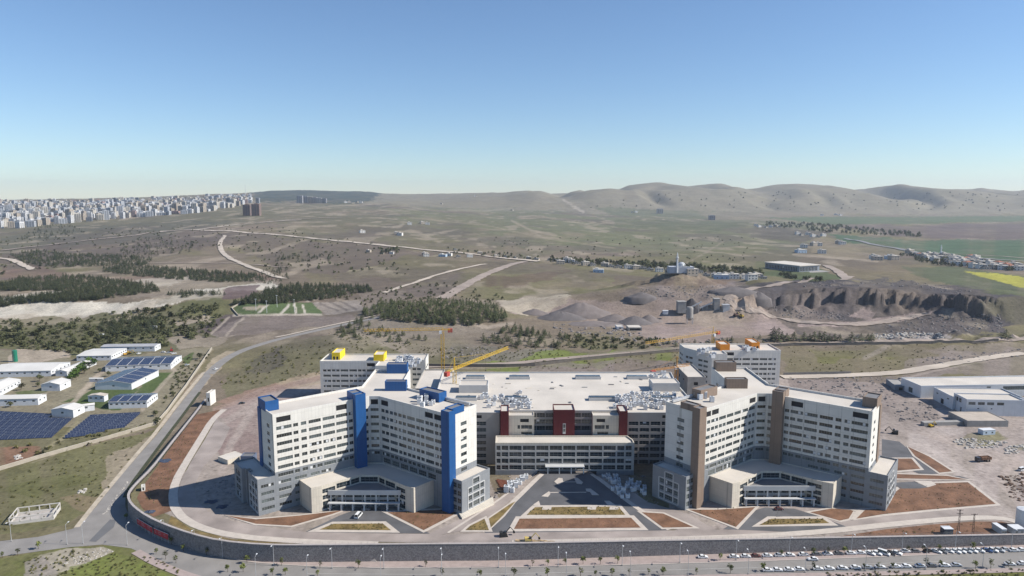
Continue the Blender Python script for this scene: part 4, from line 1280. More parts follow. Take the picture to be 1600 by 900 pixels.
    o = addv(addv(CL, AL, 9.2), NL, -.46)
    shaft('stair_head', o, (-AL[0], -AL[1]), 5.6, 6.2, 46.95, 51.0)
    # shaft at the right arm's end
    o = addv(addv(ER1, AR, -2.6), NR, 2.6)
    shaft('lift_shaft', o, AR, 5.2, 4.4, -2, 50.2)
    o = addv(addv(ER1, AR, -4.2), NR, -1.805)
    shaft('lift_head', o, AR, 4.4, 9.0, 46.95, 50.2)
    # stair tower at the outer corner of the left arm
    o = addv(addv(EL2, NL, 10.4), AL, .06)
    mb = MB()
    sd = [o, addv(o, (-AL[0], -AL[1]), 6.6), addv(addv(o, (-AL[0], -AL[1]), 6.6), NL, -10.7), addv(o, NL, -10.7)]
    poly = fr.poly(sd)
    mb.prism(poly, 46.95, 52.0, 0, False, False); roof_cap(mb, poly, 52.0, .6, .3, 0, 1)
    o2 = addv(addv(EL2, NL, 3.4), AL, .5)
    mb.prism(fr.poly([o2, addv(o2, (-AL[0], -AL[1]), 6.8), addv(addv(o2, (-AL[0], -AL[1]), 6.8), NL, -4.0), addv(o2, NL, -4.0)]), 10, 47.2, 0, False, True)
    st = mb.build('stair_tower', [accent, M_DKROOF], t)
    dm = MB()
    e = fr.edge(sd[0], sd[1]) if False else None
    d0 = (-AL[0], -AL[1])
    p = addv(addv(sd[1], NL, .04), d0, -3.2)
    # two doors to the roof in the inner side
    for k in range(2):
        q = addv(sd[1], d0, .02); q = addv(q, NL, -3.2 - k * 2.6)
        r = addv(q, NL, -1.1)
        g = fr.edge(r, q)
        dm.face([(g[0][0], g[0][1], 46.95), (g[1][0], g[1][1], 46.95), (g[1][0], g[1][1], 49.3), (g[0][0], g[0][1], 49.3)][::-1])
        dm.face([(g[0][0], g[0][1], 46.95), (g[1][0], g[1][1], 46.95), (g[1][0], g[1][1], 49.3), (g[0][0], g[0][1], 49.3)])
        dm.build('roof_door', M_BLACK, st); dm = MB()
    # lift house near the crossing and box on the rear arm
    shaft('lift_house', addv(addv(BR, AR, 13.5), NR, 10.2), AR, 12.5, 8.5, 46.95, 52.0) if False else None
    shaft('lift_house', addv(addv(CR, AR, 16), NR, -13.2), AR, 14, 5.6, 46.95, 51.8)
    shaft('plant_box', (3.2, 360.0), (1, 0), 11.4, 4.4, 46.95, 52.2)
    shaft('plant_box', (-2.5, 397.0), (1, 0), 12.0, 5.6, 46.95, 52.5)
    # pipe duct along the back parapet of the right arm
    dk = MB()
    a_ = addv(addv(ER2, AR, -3), NR, 1.2)
    poly = fr.poly([a_, addv(a_, NR, 1.0), addv(addv(a_, NR, 1.0), AR, -30), addv(a_, AR, -30)])
    if fr.mir: poly = poly
    ar = sum(poly[i][0] * poly[(i + 1) % 4][1] - poly[(i + 1) % 4][0] * poly[i][1] for i in range(4))
    if ar < 0: poly = poly[::-1]
    dk.prism(poly, 47.4, 48.7); dk.build('roof_duct', M_GALV, t)
    # entrance hall between the arms
    zt2 = 12.7
    E = [(-33, 323.6), (-24.4, 314.0), (-20.2, 316.2), (-14.5, 321.2), (-8.5, 326.0), (-4.6, 329.6), (4.6, 329.6), (8.5, 326.0), (14.5, 321.2), (20.2, 316.2), (24.4, 314.0), (33, 323.6), (4, 346), (-4, 346)]
    hall = MB(); hw = []
    def hf(a, b, z0, z1, rows, mi=0):
        e = fr.edge(a, b); L = math.hypot(b[0] - a[0], b[1] - a[1])
        if fr.mir: rows = [(q, r, [(L - s1, L - s0, k) for s0, s1, k in c]) for q, r, c in rows]
        facade(hall, e[0], e[1], z0, z1, rows, mi, .4, hw)
    for i in range(len(E) - 2):
        a, b = E[i], E[i + 1]; L = math.hypot(b[0] - a[0], b[1] - a[1])
        if i in (0, 10): rows = []
        elif i in (1, 9): rows = []
        elif i in (2, 8): rows = [(.6, 4.6, [(.5, L - .4, 'glass')]), (5.4, 7.6, [(.5, L - .4, 'glass')]), (8.6, 10.8, [(.5, L - .4, 'glass')])]
        else: rows = [(.4, 4.4, [(.4, L - .4, 'glass')]), (9.0, 11.6, [(.35, L - .35, 'glass')])]
        hf(a, b, -1, zt2, rows)
    pol = fr.poly(E)
    roof_cap(hall, pol, zt2, .5, .35, 0, 1)
    ho = hall.build('entrance_hall', [M_CREAM, M_ROOF], t)
    put_windows(hw, ho, rng, M_GLASSB)
    # dark service doors in the hall's flank
    # straight front wing with terrace, fascia, canopy and columns
    fw = MB()
    fw.prism(fr.poly([(-17.6, 318.0), (17.6, 318.0), (17.6, 318.5), (-17.6, 318.5)]), 7.3, 9.7)
    fw.prism(fr.poly([(-17.2, 318.52), (17.2, 318.52), (8.4, 325.8), (4.5, 329.3), (-4.5, 329.3), (-8.4, 325.8)]), 7.9, 8.5, 1)
    fw.build('terrace_wing', [M_PGREY, M_DKROOF], t)
    mb = MB(); mb.prism(fr.poly([(-17.4, 315.9), (17.4, 315.9), (17.4, 318.0), (-17.4, 318.0)]), 3.6, 4.0)
    mb.build('canopy', M_PGREY, t)
    for k in range(7):
        x = -16.5 + k * 5.5
        mb = MB(); mb.prism(fr.poly([(x - .35, 316.3), (x + .35, 316.3), (x + .35, 317.0), (x - .35, 317.0)]), -.5, 3.6)
        mb.prism(fr.poly([(x - .35, 318.6), (x + .35, 318.6), (x + .35, 319.2), (x - .35, 319.2)]), -.5, 7.88)
        mb.build('column', M_PGREY, t)
    bl = MB(); gw = []
    e = fr.edge((-15, 321.6), (15, 321.6))
    facade(bl, e[0], e[1], -.5, 7.9, [(.2, 3.2, [(1 + 4.1 * k, 4.6 + 4.1 * k, 'glass') for k in range(7)]), (4.6, 7.0, [(1 + 4.1 * k, 4.6 + 4.1 * k, 'glass') for k in range(7)])], 0, .3, gw)
    bo = bl.build('glazed_front', M_PGREY, t)
    put_windows(gw, bo, rng, M_GLASSB)
    put_windows(wins, t, rng)
    return t

FL = Frame(-71.2, 0.0, False)
FR_ = Frame(131.0, 5.0, True)
tower(FL, 'white hospital tower with bright blue stair shafts and a grey podium', M_BLUE, -3.0, 3)
tower(FR_, 'white hospital tower with brown stair shafts and a grey podium', M_BROWN, 0.0, 5)

# raised plinth under the left tower's front corner
def plinth():
    o = sheet('terrace_step', P0([(716, 803), (770, 780), (772, 789), (722, 812)]), .9, M_CREAM, None, 9, 1.0)
plinth()

# --- rear blocks
def rear_block(label, x0, y0, w, dpt, zt_, accent, mir, seed):
    rng = random.Random(seed)
    t = thing('hospital_rear_block', label, 'hospital', (x0, y0, 0))
    s = -1 if mir else 1
    def q(x, y): return (x0 + s * x, y0 + y)
    P = [(0, 0), (44, 0), (44, -14), (56, -14), (56, -8), (66, -8), (66, 4), (78, 4), (78, dpt), (0, dpt)]
    if mir: P = [(0, 0), (46, 0), (46, -12), (58, -12), (67, 0), (74, 11), (74, dpt), (0, dpt)]
    pol = [q(*p) for p in P]
    if mir: pol = pol[::-1]
    wall = MB(); wins = []
    n = len(pol)
    for i in range(n):
        a, b = pol[i], pol[(i + 1) % n]; L = math.hypot(b[0] - a[0], b[1] - a[1])
        rows = []
        if L > 9:
            k0, k1 = (2.0, 3.0)
            small = .4
            for z in [zt_ - 7.2 - 4.0 * k for k in range(6)]:
                if z < 1: break
                rows.append((z - .85, z + .85, cells(L, k0, k1, rng, 7, small)))
            if L > 30 and abs(a[1] - b[1]) < 1: rows.append((zt_ - 4.2, zt_ - 1.6, [(3 if mir else L - 9, 9 if mir else L - 3, 'louvre')]))
        facade(wall, a, b, -3, zt_, rows, 0, .3, wins)
    wall.build('wall', [M_WHITE], t)
    rf = MB(); roof_cap(rf, pol, zt_, 1.0, .45); rf.build('roof', [M_WHITE, M_ROOF], t)
    put_windows(wins, t, rng)
    def bx(name, xa, xb, ya, yb, z1, m, rough=True):
        mb = MB(); pl = [q(xa, ya), q(xb, ya), q(xb, yb), q(xa, yb)]
        if mir: pl = pl[::-1]
        mb.prism(pl, zt_ - 1.0, z1, 0, False, False); roof_cap(mb, pl, z1, .6, .3, 0, 1)
        return mb.build(name, [m, M_ROOF], t)
    o = bx('stair_head', (7.0 if not mir else 14.0), (13.2 if not mir else 20.5), 8, 24, zt_ + 4.6, accent)
    dm = MB()
    for k in range(2):
        a, b = q((8.0 if not mir else 15.0) + k * 2.4, 7.95), q((9.4 if not mir else 16.4) + k * 2.4, 7.95)
        f = [(a[0], a[1], zt_ - .9), (b[0], b[1], zt_ - .9), (b[0], b[1], zt_ + 1.6), (a[0], a[1], zt_ + 1.6)]
        dm.face(f if not mir else f[::-1])
        dm.build('roof_door', M_BLACK, o); dm = MB()
    bx('lift_house', 39.5, 47, 3, 16, zt_ + 4.2, accent)
    return t
rear_block('white rear hospital block with yellow roof stairs behind the blue tower', -143, 503, 0, 24, 29.0, M_YELL, False, 21)
rear_block('white rear hospital block with orange roof stairs behind the brown tower', 213, 537, 0, 26, 29.5, M_ORAN, True, 22)

# --- middle block: low front, big roof deck behind
def middle():
    rng = random.Random(31)
    t = thing('hospital_main_block', 'wide low hospital block with flat pale roof and dark red shafts between the towers', 'hospital', (29, 380, 0))
    zt_ = 30.0
    MBX = [(-46, 376), (-7, 376), (-7, 380), (64.5, 380), (64.5, 376), (107, 376), (107, 437), (110, 467), (-48, 467)]
    wall = MB(); wins = []
    n = len(MBX)
    zr_ = [23.6 - 3.75 * k for k in range(7)]
    for i in range(n):
        a, b = MBX[i], MBX[(i + 1) % n]; L = math.hypot(b[0] - a[0], b[1] - a[1])
        rows = []
        if i in (0, 4):
            rows = [(z - 1.1, z + 1.1, [(1.2 + 6.2 * k, 6.6 + 6.2 * k, 'glass') for k in range(int((L - 2) / 6.2))]) for z in zr_]
            rows.append((26.6, 28.4, [(20, 25, 'louvre')] if i == 4 else [(5, 7, 'louvre'), (26, 29, 'louvre')]))
        elif i == 2:
            rows = [(z - 1.3, z + 1.3, [(.6 + 5.1 * k, 5.4 + 5.1 * k, 'glass') for k in range(14)]) for z in (27.2, 23.6, 20.9)[:1] + (23.4, 19.6)]
        elif i in (5, 6):
            rows = [(z - 1, z + 1, cells(L, 3, 3, rng)) for z in zr_[:4]]
        facade(wall, a, b, -3, zt_, rows, 0, .3, wins)
    wall.build('wall', mat('dull_grey_cladding', (.31, .295, .285), .6, .05, .3), t)
    rf = MB(); roof_cap(rf, MBX, zt_, .9, .5); rf.build('roof', [M_PGREY, M_ROOF], t)
    # cream projecting bays
    for x0, x1 in ((-1.8, 12.4), (45.2, 59.6)):
        bay = MB(); bw = []
        e = [(x0, 373.2), (x1, 373.2), (x1, 379.95), (x0, 379.95)]
        lo = x1 - 8.8 if x0 < 20 else x0 + 1
        o = lo - x0
        facade(bay, e[0], e[1], 10, 29.2, [(25.2, 27.2, [(o + 1.0, o + 5.8, 'louvre')]), (21.4, 23.6, [(o - .5, o + .9, 'glass'), (o + 1.5, o + 7.6, 'glass')] if x0 < 20 else [(o, o + 5.6, 'glass'), (o + 6.2, o + 8, 'glass')]),
                                           (18.2, 19.8, [(o + 1.5, o + 7.6, 'glass')])], 0, .3, bw)
        for a, b in ((e[1], e[2]), (e[3], e[0])): facade(bay, a, b, 10, 29.2, [], 0)
        roof_cap(bay, e, 29.2, .6, .35, 0, 1)
        bo = bay.build('projecting_bay', [M_CREAM, M_ROOF], t); put_windows(bw, bo, rng, M_GLASSB)
    for x0, x1, y0, z1 in ((-6.4, -1.82, 371.4, 32.2), (59.62, 64.2, 371.4, 32.2), (23.2, 34.9, 371.8, 32.8)):
        mb = MB(); e = [(x0, y0), (x1, y0), (x1, 383), (x0, 383)]
        mb.prism(e, 10, z1, 0, False, False); roof_cap(mb, e, z1, .6, .35, 0, 1)
        so = mb.build('stair_shaft', [M_RED, M_ROOF], t)
        if x1 - x0 > 8:
            sw = []; wm = MB()
            wm.box(28.3, 29.9, y0 - .06, y0 - .004, 19, 25); wm.build('window_surround', M_PGREY, so)
            wm = MB(); wm.box(28.5, 29.7, y0 - .1, y0 - .062, 20.3, 22.0); wm.box(28.5, 29.7, y0 - .1, y0 - .062, 22.5, 24.6); wm.build('window', M_GLASS, so)
    # front range
    fr = MB(); fwn = []
    z1 = 18.2
    Fp = [(-9, 360), (66.2, 360), (66.2, 365), (64.2, 371.3), (-9, 371.3)]
    bays = [(1.2, 2.4)] + []
    sx = 3.4
    c = [(.6, 2.8, 'glass'), (3.4, 7.0, 'glass')] + [(7.6 + 7.28 * k, 14.2 + 7.28 * k, 'glass') for k in range(8)] + [(66.0, 69.8, 'glass'), (70.6, 73.8, 'glass')]
    for i in range(5):
        a, b = Fp[i], Fp[(i + 1) % 5]; L = math.hypot(b[0] - a[0], b[1] - a[1])
        rows = []
        if i == 0:
            rows = [(q, q + 2.5, c) for q in (14.0, 10.4, 6.7, 3.0)] + [(-1.4, 2.2, [(22.8, 29, 'louvre'), (49.5, 55, 'louvre')])]
        elif i == 1: rows = [(q, q + 2.25, [(.6, 6.0, 'glass')]) for q in (16.0, 12.5, 9.1, 5.7)]
        facade(fr, a, b, -4, z1, rows, 0, .35, fwn, [(2.6, 2), (17.2, 0), (99, 1)])
    fo = fr.build('front_range', [mat('front_grey', (.44, .43, .41), .6, .05, .3), M_CREAM, M_GREY], t)
    rf = MB(); roof_cap(rf, Fp, z1, .7, .5); rf.build('front_roof', [M_CREAM, M_ROOF], t)
    put_windows(fwn, t, rng, M_GLASSB)
    put_windows(wins, fo, rng, M_GLASSB)
    # canopy over the ramp head
    mb = MB(); mb.box(18.0, 39.0, 356.0, 359.9, 5.7, 6.2); mb.build('canopy', M_PGREY, t)
    for x in (19.0, 25.2, 31.6, 38.2):
        mb = MB(); mb.box(x, x + .6, 356.3, 356.9, 1.0, 5.69); mb.build('column', M_PGREY, t)
    # skylights on the deck
    for y, xs in ((450, (-31, -2, 42.5, 77)), (401, (-34, -4.5, 46, 84))):
        for k, x in enumerate(xs):
            mb = MB()
            w = (13, 14, 17, 14)[k]
            mb.box(x, x + w, y, y + 5, 29.0, 30.9); mb.box(x + .5, x + w - .5, y + .5, y + 4.5, 30.9, 31.2, 1)
            mb.build('skylight', [M_PGREY, M_GLASS], t)
    for x, y, w, d, h in ((88, 421, 17, 12, 5.5), (-33, 418, 18, 12, 5.0)):
        mb = MB(); pl = [(x, y), (x + w, y), (x + w, y + d), (x, y + d)]
        mb.prism(pl, 29.0, 29.1 + h, 0, False, False); roof_cap(mb, pl, 29.1 + h, .5, .35, 0, 1); mb.build('roof_house', [M_PGREY, M_ROOF], t)
    # scraps of membrane and timber left lying, dark streaks: real thin pieces
    for k in range(46):
        x, y = RND.uniform(-42, 104), RND.uniform(385, 463)
        mb = MB(); a = RND.uniform(0, 3.1); d = (math.cos(a), math.sin(a)) if RND.random() < .4 else (1, 0)
        mb.obox((x, y), d, RND.uniform(.8, 3.6), RND.uniform(.5, 1.2), 29.1, 29.1 + RND.uniform(.05, .5)); mb.build('roof_patch', [M_ALU, M_DKROOF, M_CREAM][k % 3], t)
    return t
middle()

# link between the rear-left block and the deck, still in raw concrete
M_CONC = mat('raw_concrete', (.31, .295, .275), .9, .12, .3, streak=.15)
def link(label, x0, x1, y0, y1, z1):
    t = thing('concrete_link_block', label, 'building', (x0, y0, 0))
    wl = MB(); w = []
    pol = [(x0, y0), (x1, y0), (x1, y1), (x0, y1)]
    for i in range(4):
        a, b = pol[i], pol[(i + 1) % 4]; L = math.hypot(b[0] - a[0], b[1] - a[1])
        facade(wl, a, b, -3, z1, [(z - 1.2, z + 1.2, [(L * .35, L * .35 + 3, 'louvre')]) for z in (z1 - 5, z1 - 10)], 0, .4, w)
    wl.build('wall', M_CONC, t)
    rf = MB(); roof_cap(rf, pol, z1, .8, .4); rf.build('roof', [M_CONC, M_ROOF], t)
    put_windows(w, t, random.Random(3))
link('raw concrete link block between the blue tower and the wide roof deck', -64, -49, 441, 492, 25.5)
link('raw concrete link block between the wide roof deck and the brown tower', 124, 137, 476, 515, 24.0)
# ------------------------------------------------------------------ low buildings round the site
M_SHEDW = mat('white_shed_panel', (.62, .63, .64), .6, .05, .3, streak=.08)
M_SHEDR = mat('white_sheet_roof', (.58, .56, .52), .6, .10, .06)
M_PV = None
def pv_mat():
    m = bpy.data.materials.new('solar_cells'); nt, b = nodes_of(m)
    b.inputs['Roughness'].default_value = .25; b.inputs['Specular IOR Level'].default_value = .5
    tc = nt.nodes.new('ShaderNodeTexCoord'); br = nt.nodes.new('ShaderNodeTexBrick')
    br.offset = 0; br.inputs['Scale'].default_value = .6; br.inputs['Mortar Size'].default_value = .03
    br.inputs['Brick Width'].default_value = 1.0; br.inputs['Row Height'].default_value = .6
    br.inputs['Color1'].default_value = (.012, .020, .052, 1); br.inputs['Color2'].default_value = (.017, .027, .066, 1); br.inputs['Mortar'].default_value = (.16, .18, .22, 1)
    nt.links.new(tc.outputs['Object'], br.inputs['Vector']); nt.links.new(br.outputs['Color'], b.inputs['Base Color'])
    return m
M_PV = pv_mat()
M_FENCE = mat('concrete_panel_fence', (.36, .32, .26), .9, .1, .4)
M_DARKW = mat('dark_boundary_wall', (.14, .125, .11), .9, .15, .3)

def rect3(A, B, C, z=None):
    a, b, c = hit1(*A), hit1(*B), hit1(*C)
    d = Vector((b.x - a.x, b.y - a.y)); L = d.length; d /= L
    n = Vector((-d.y, d.x)); W = (c.x - b.x) * n.x + (c.y - b.y) * n.y
    return a, d, L, n, W, (a.z + b.z) / 2

def shed(label, A, B, C, h, rise, nwin=6, roof=None, solar=0, ridge='long', cat='shed', door=True, hide_win=False):
    """gabled hall from three base corners: front left, front right, back right"""
    a, d, L, n, W, z = rect3(A, B, (C[0], C[1] + 3.5))
    rng = random.Random(int(A[0] * 7 + A[1]))
    t = thing('shed', label, cat, (a.x, a.y, z))
    def P(s, w, zz): q = Vector((a.x, a.y)) + d * s + n * w; return (q.x, q.y, z + zz)
    wl = MB(); wins = []
    pts = [P(0, 0, 0), P(L, 0, 0), P(L, W, 0), P(0, W, 0)]
    for i in range(4):
        p, q = pts[i], pts[(i + 1) % 4]; LL = math.hypot(q[0] - p[0], q[1] - p[1])
        k = max(1, int(nwin * LL / max(L, W)))
        c = [] if hide_win else [(LL * (j + .5) / k - .9, LL * (j + .5) / k + .9, 'w') for j in range(k)]
        zw = z + h * .52
        facade(wl, p, q, z - 3, z + h, [(zw, zw + 1.2, c)] if LL > 6 else [], 0, .15, wins)
    long_ = (ridge == 'long')
    ov = .35
    rf = MB()
    if long_:
        e0, e1, r = [(-ov, -ov), (L + ov, -ov)], [(L + ov, W + ov), (-ov, W + ov)], [(-ov, W / 2), (L + ov, W / 2)]
        wl.face([P(L, 0, h), P(L, W, h), P(L, W / 2, h + rise)]); wl.face([P(0, W, h), P(0, 0, h), P(0, W / 2, h + rise)])
    else:
        e0, e1, r = [(-ov, W + ov), (-ov, -ov)], [(L + ov, -ov), (L + ov, W + ov)], [(L / 2, W + ov), (L / 2, -ov)]
        wl.face([P(0, 0, h), P(L, 0, h), P(L / 2, 0, h + rise)]); wl.face([P(L, W, h), P(0, W, h), P(L / 2, W, h + rise)])
    th = .18
    def slope(p0, p1, r0, r1):
        lo = h - .02 - rise * ov / ((W if long_ else L) / 2)
        q = [P(*p0, lo + th), P(*p1, lo + th), P(*r1, h + rise + th), P(*r0, h + rise + th)]
        rf.face(q); rf.face([(x, y, zz - th) for x, y, zz in q][::-1])
        for u, v in ((0, 1), (1, 2), (3, 0)):
            A_, B_ = q[u], q[v]
            rf.face([(A_[0], A_[1], A_[2] - th), (B_[0], B_[1], B_[2] - th), B_, A_])
        return q
    q1 = slope(e0[0], e0[1], r[0], r[1]); q2 = slope(e1[0], e1[1], r[1], r[0])
    w_ = wl.build('wall', M_SHEDW, t)
    rr = rf.build('roof', roof or M_SHEDR, t)
    for w in wins[:100]: window_mb(w, rng).build('window', [M_GLASS, M_ALU, M_BLACK, M_PAPER], t)
    if solar:
        for q in (q1, q2)[:solar]:
            a0, b0, c0, d0 = [Vector(v) for v in q]
            nn = (b0 - a0).cross(d0 - a0).normalized()
            k = 6 if A[0] == 165 else 4
            for i in range(k):
                f0, f1 = (i + .03) / k, (i + .97) / k
                lo, hi = .02, .98
                def pt(f, g): return a0.lerp(b0, f).lerp(d0.lerp(c0, f), g) + nn * .1
                mb = MB(); Q = [pt(f0, lo), pt(f1, lo), pt(f1, hi), pt(f0, hi)]
                mb.face(Q); mb.face([v - nn * .08 for v in Q][::-1])
                for u in range(4):
                    A_, B_ = Q[u], Q[(u + 1) % 4]; mb.face([A_ - nn * .08, B_ - nn * .08, B_, A_])
                mb.build('solar_panel', M_PV, rr)
    return t

M_RWHITE = mat('brown_shed_roof', (.50, .44, .37), .7, .1, .1)
SHEDS = [
    ('long white gabled shed at the left, the biggest of the compound', (-14, 590), (80, 588), (104, 571), 5.0, 2.6, 9, None, 0, 'long'),
    ('white shed receding at the left edge with a row of small windows', (-40, 622), (-1, 620), (37, 598), 5.0, 1.8, 7, None, 0, 'cross'),
    ('white shed with bushes along its wall behind the solar field', (-12, 635), (60, 633), (73, 622), 5.2, 1.4, 6, None, 0, 'long'),
    ('small square white hall beside the earth lane of the compound', (65, 611), (94, 611), (109, 600), 5.2, 1.8, 0, None, 0, 'cross'),
    ('narrow white shed running back beside a hedge of green trees', (87, 588), (105, 588), (133, 566), 4.2, 1.2, 5, None, 0, 'cross'),
    ('white shed with dark square windows beside the yard of parked machines', (120, 564), (174, 563), (190, 548), 4.6, 1.2, 7, None, 0, 'long'),
    ('long white hall with solar panels on its roof, nearest the boundary wall', (165, 581), (267, 577), (285, 560), 5.0, 2.2, 9, None, 2, 'long'),
    ('deep white hall with solar roof between two green lawns', (149, 609), (206, 609), (235, 584), 5.0, 2.2, 0, None, 2, 'cross'),
    ('small white shed with pale brown roof in front of the deep solar hall', (138, 628), (163, 628), (173, 621), 4.6, .9, 3, M_RWHITE, 0, 'cross'),
    ('short white hall with solar roof closest to the panel field', (170, 639), (230, 637), (244, 620), 5.2, 1.2, 8, None, 2, 'long'),
    ('plain white hall standing at the corner of the solar field', (81, 652), (115, 653), (124, 640), 5.6, 1.4, 0, None, 0, 'cross'),
    ('white lean-to shed beside the plain hall at the solar field', (122, 645), (148, 641), (151, 635), 4.4, .8, 2, None, 0, 'long'),
    ('low white store among the lawns below the hedge', (140, 597), (161, 597), (163, 593), 3.0, .5, 2, None, 0, 'long'),
    ('grey roofed open fronted shed at the back of the machine yard', (158, 550), (242, 549), (246, 541), 5.0, .9, 8, mat('grey_sheet_roof', (.34, .34, .35), .7, .1, .1), 0, 'long'),
    ('small white house under dark trees on the scrub slope', (234, 514), (246, 514), (248, 511), 3.0, 1.0, 2, None, 0, 'long'),
    ('small white hut at the head of the lane above the sheds', (157, 526), (163, 526), (164, 523), 3.0, .4, 1, None, 0, 'long'),
]
for s in SHEDS: shed(*s)

def flat_block(label, A, B, C, h, rows=(), wall=None, roof=None, name='warehouse', cat='warehouse', par=.9, zoff=0.0, group=None):
    a, d, L, n, W, z = rect3(A, B, C); z += zoff
    t = thing(name, label, cat, (a.x, a.y, z), 0, group)
    def P(s, w): q = Vector((a.x, a.y)) + d * s + n * w; return (q.x, q.y)
    pol = [P(0, 0), P(L, 0), P(L, W), P(0, W)]
    if W < 0: pol = pol[::-1]
    wl = MB(); wins = []
    for i in range(4):
        p, q = pol[i], pol[(i + 1) % 4]; LL = math.hypot(q[0] - p[0], q[1] - p[1])
        rw = [(z + r[1], z + r[2], [(f0 * LL, f1 * LL, r[4] if len(r) > 4 else 'glass') for f0, f1 in r[3]]) for r in rows if r[0] == i]
        facade(wl, p, q, z - 2.5, z + h, rw, 0, .3, wins)
    wl.build('wall', wall or M_SHEDW, t)
    rf = MB(); roof_cap(rf, pol, z + h, par, .35); rf.build('roof', [wall or M_SHEDW, roof or M_ROOF], t)
    put_windows(wins, t, random.Random(4))
    return t
flat_block('long white warehouse with flat pale roof behind the others on the right', (1438, 622), (1650, 618), (1640, 604), 9.5,
           [(0, 5.4, 7.4, [(.06, .085), (.09, .115), (.13, .15), (.155, .175), (.18, .20), (.205, .225)]), (0, 5, 8, [(.48, .51), (.60, .78), (.80, .98)]), (3, 1, 5, [(.4, .6)])])
flat_block('white two storey hall with four wide dark windows, standing nearest on the right', (1509, 649), (1600, 651), (1590, 640), 11.5,
           [(0, 7.6, 9.6, [(.03, .15), (.19, .31), (.35, .47), (.52, .64)]), (0, .1, 2.8, [(.10, .14)], 'louvre'), (0, 4.6, 5.4, [(.19, .22), (.42, .45)], 'louvre'),
            (3, 7, 10, [(.12, .36), (.42, .6)]), (3, .1, 4, [(.55, .65)], 'louvre')])
flat_block('lower white rear wing behind the two storey hall', (1488, 640), (1600, 642), (1590, 626), 9.3, [(3, .2, 4, [(.4, .55)], 'louvre'), (3, 5.6, 6.6, [(.15, .25), (.7, .8)])])
flat_block('low raw concrete platform building beside the site track', (1511, 667), (1575, 667), (1578, 652), 4.2, [], M_CONC, mat('sand_roof', (.42, .36, .30), .95, .12, .2), 'platform_block', 'building', .3)
flat_block('grey concrete ramp wall beside the low platform building', (1444, 666), (1510, 664), (1509, 661), 2.4, [], M_CONC, M_CONC, 'ramp_wall', 'wall', .05)
flat_block('grey walled pump house at the corner of the long warehouse', (1398, 610), (1419, 611), (1421, 601), 4.0, [(0, .3, 2.6, [(.3, .6)], 'louvre')], mat('blue_grey_render', (.20, .22, .25), .8, .1, .3), M_CONC, 'pump_house', 'building', .4)
flat_block('low pale slab roofed hut on the dusty yard beside the blue tower', (341, 720), (356, 726), (372, 713), 2.6, [(3, .3, 1.9, [(.1, .9)], 'louvre')], M_CREAM, M_ROOF, 'site_hut', 'hut', .05)
flat_block('small blue grey roof annex behind the left podium', (376, 726), (396, 726), (398, 720), 5, [], mat('blue_grey_cladding', (.12, .15, .22), .6, .1, .3), M_DKROOF, 'annex', 'building', .5)
flat_block('tall white gate wall standing beside the climbing road', (323, 634), (329, 634), (334, 628), 9.5, [(0, 3, 6, [(.3, .7)], 'louvre')], M_WHITE, M_ROOF, 'gate_tower', 'gate', .3)
flat_block('white stone cube kiosk by the corner of the retaining wall', (221, 768), (227, 767), (229, 763), 2.6, [(0, .4, 2, [(.3, .7)], 'louvre')], M_WHITE, M_ROOF, 'kiosk', 'hut', .2)

def free_wall(name, label, pts, h, th, m, cat='wall', step=6, part='panel', post=False):
    H_ = [hit1(*p) for p in pts]
    L = []
    for a, b in zip(H_[:-1], H_[1:]):
        k = max(1, int((b - a).length / step))
        for i in range(k): L.append(a.lerp(b, i / k))
    L.append(H_[-1])
    xs = np.array([p.x for p in L]); ys = np.array([p.y for p in L]); zs = terr_h(xs, ys, True)
    t = thing(name, label, cat, (xs[0], ys[0], zs[0]))
    mb = MB(); cp_ = MB()
    for i in range(len(L) - 1):
        d = Vector((xs[i + 1] - xs[i], ys[i + 1] - ys[i])); l = d.length; d /= l; n = Vector((-d.y, d.x)) * th / 2
        a, b = Vector((xs[i], ys[i])), Vector((xs[i + 1], ys[i + 1]))
        q = [a - n, b - n, b + n, a + n]; zz = [zs[i], zs[i + 1], zs[i + 1], zs[i]]
        for u in range(0, 4, 2):
            v = (u + 1) % 4
            mb.face([(q[u].x, q[u].y, zz[u] - 1), (q[v].x, q[v].y, zz[v] - 1), (q[v].x, q[v].y, zz[v] + h), (q[u].x, q[u].y, zz[u] + h)])
        q = [a - n * 1.3, b - n * 1.3, b + n * 1.3, a + n * 1.3]
        cp_.face([(q[k].x, q[k].y, zz[k] + h + .15) for k in range(4)])
        for u in range(0, 4, 2):
            v = (u + 1) % 4
            cp_.face([(q[u].x, q[u].y, zz[u] + h), (q[v].x, q[v].y, zz[v] + h), (q[v].x, q[v].y, zz[v] + h + .15), (q[u].x, q[u].y, zz[u] + h + .15)])
    mb.build(part, m, t); cp_.build('coping', m if m is not M_FENCE else mat('pale_coping', (.50, .45, .37), .9, .08, .4), t)
    return t
free_wall('boundary_wall', 'long pale concrete boundary wall round the shed compound, beside the climbing road', [(-60, 756), (0, 735), (60, 717), (120, 700), (180, 683), (244, 664), (262, 644), (290, 606), (320, 562), (331, 546)], 2.2, .35, M_FENCE)
free_wall('boundary_wall', 'dark boundary wall along the green strip behind the wide roof deck', [(620, 572), (700, 573.5), (790, 573.5), (836, 572), (900, 564), (960, 558), (1040, 551), (1130, 544), (1240, 540), (1330, 539), (1440, 537), (1560, 533)], 2.6, .4, M_DARKW)
free_wall('boundary_wall', 'low pale wall round the cemetery lawns', [(372, 493.5), (362, 482), (377, 474), (400, 472)], 1.6, .5, M_FENCE)
free_wall('wire_fence_line', 'grey fence wall along the yard edge behind the brown tower', [(1224, 586), (1300, 584.5), (1330, 584)], 2.0, .2, mat('fence_grey', (.22, .2, .19), .9, .1, .5), 'fence')

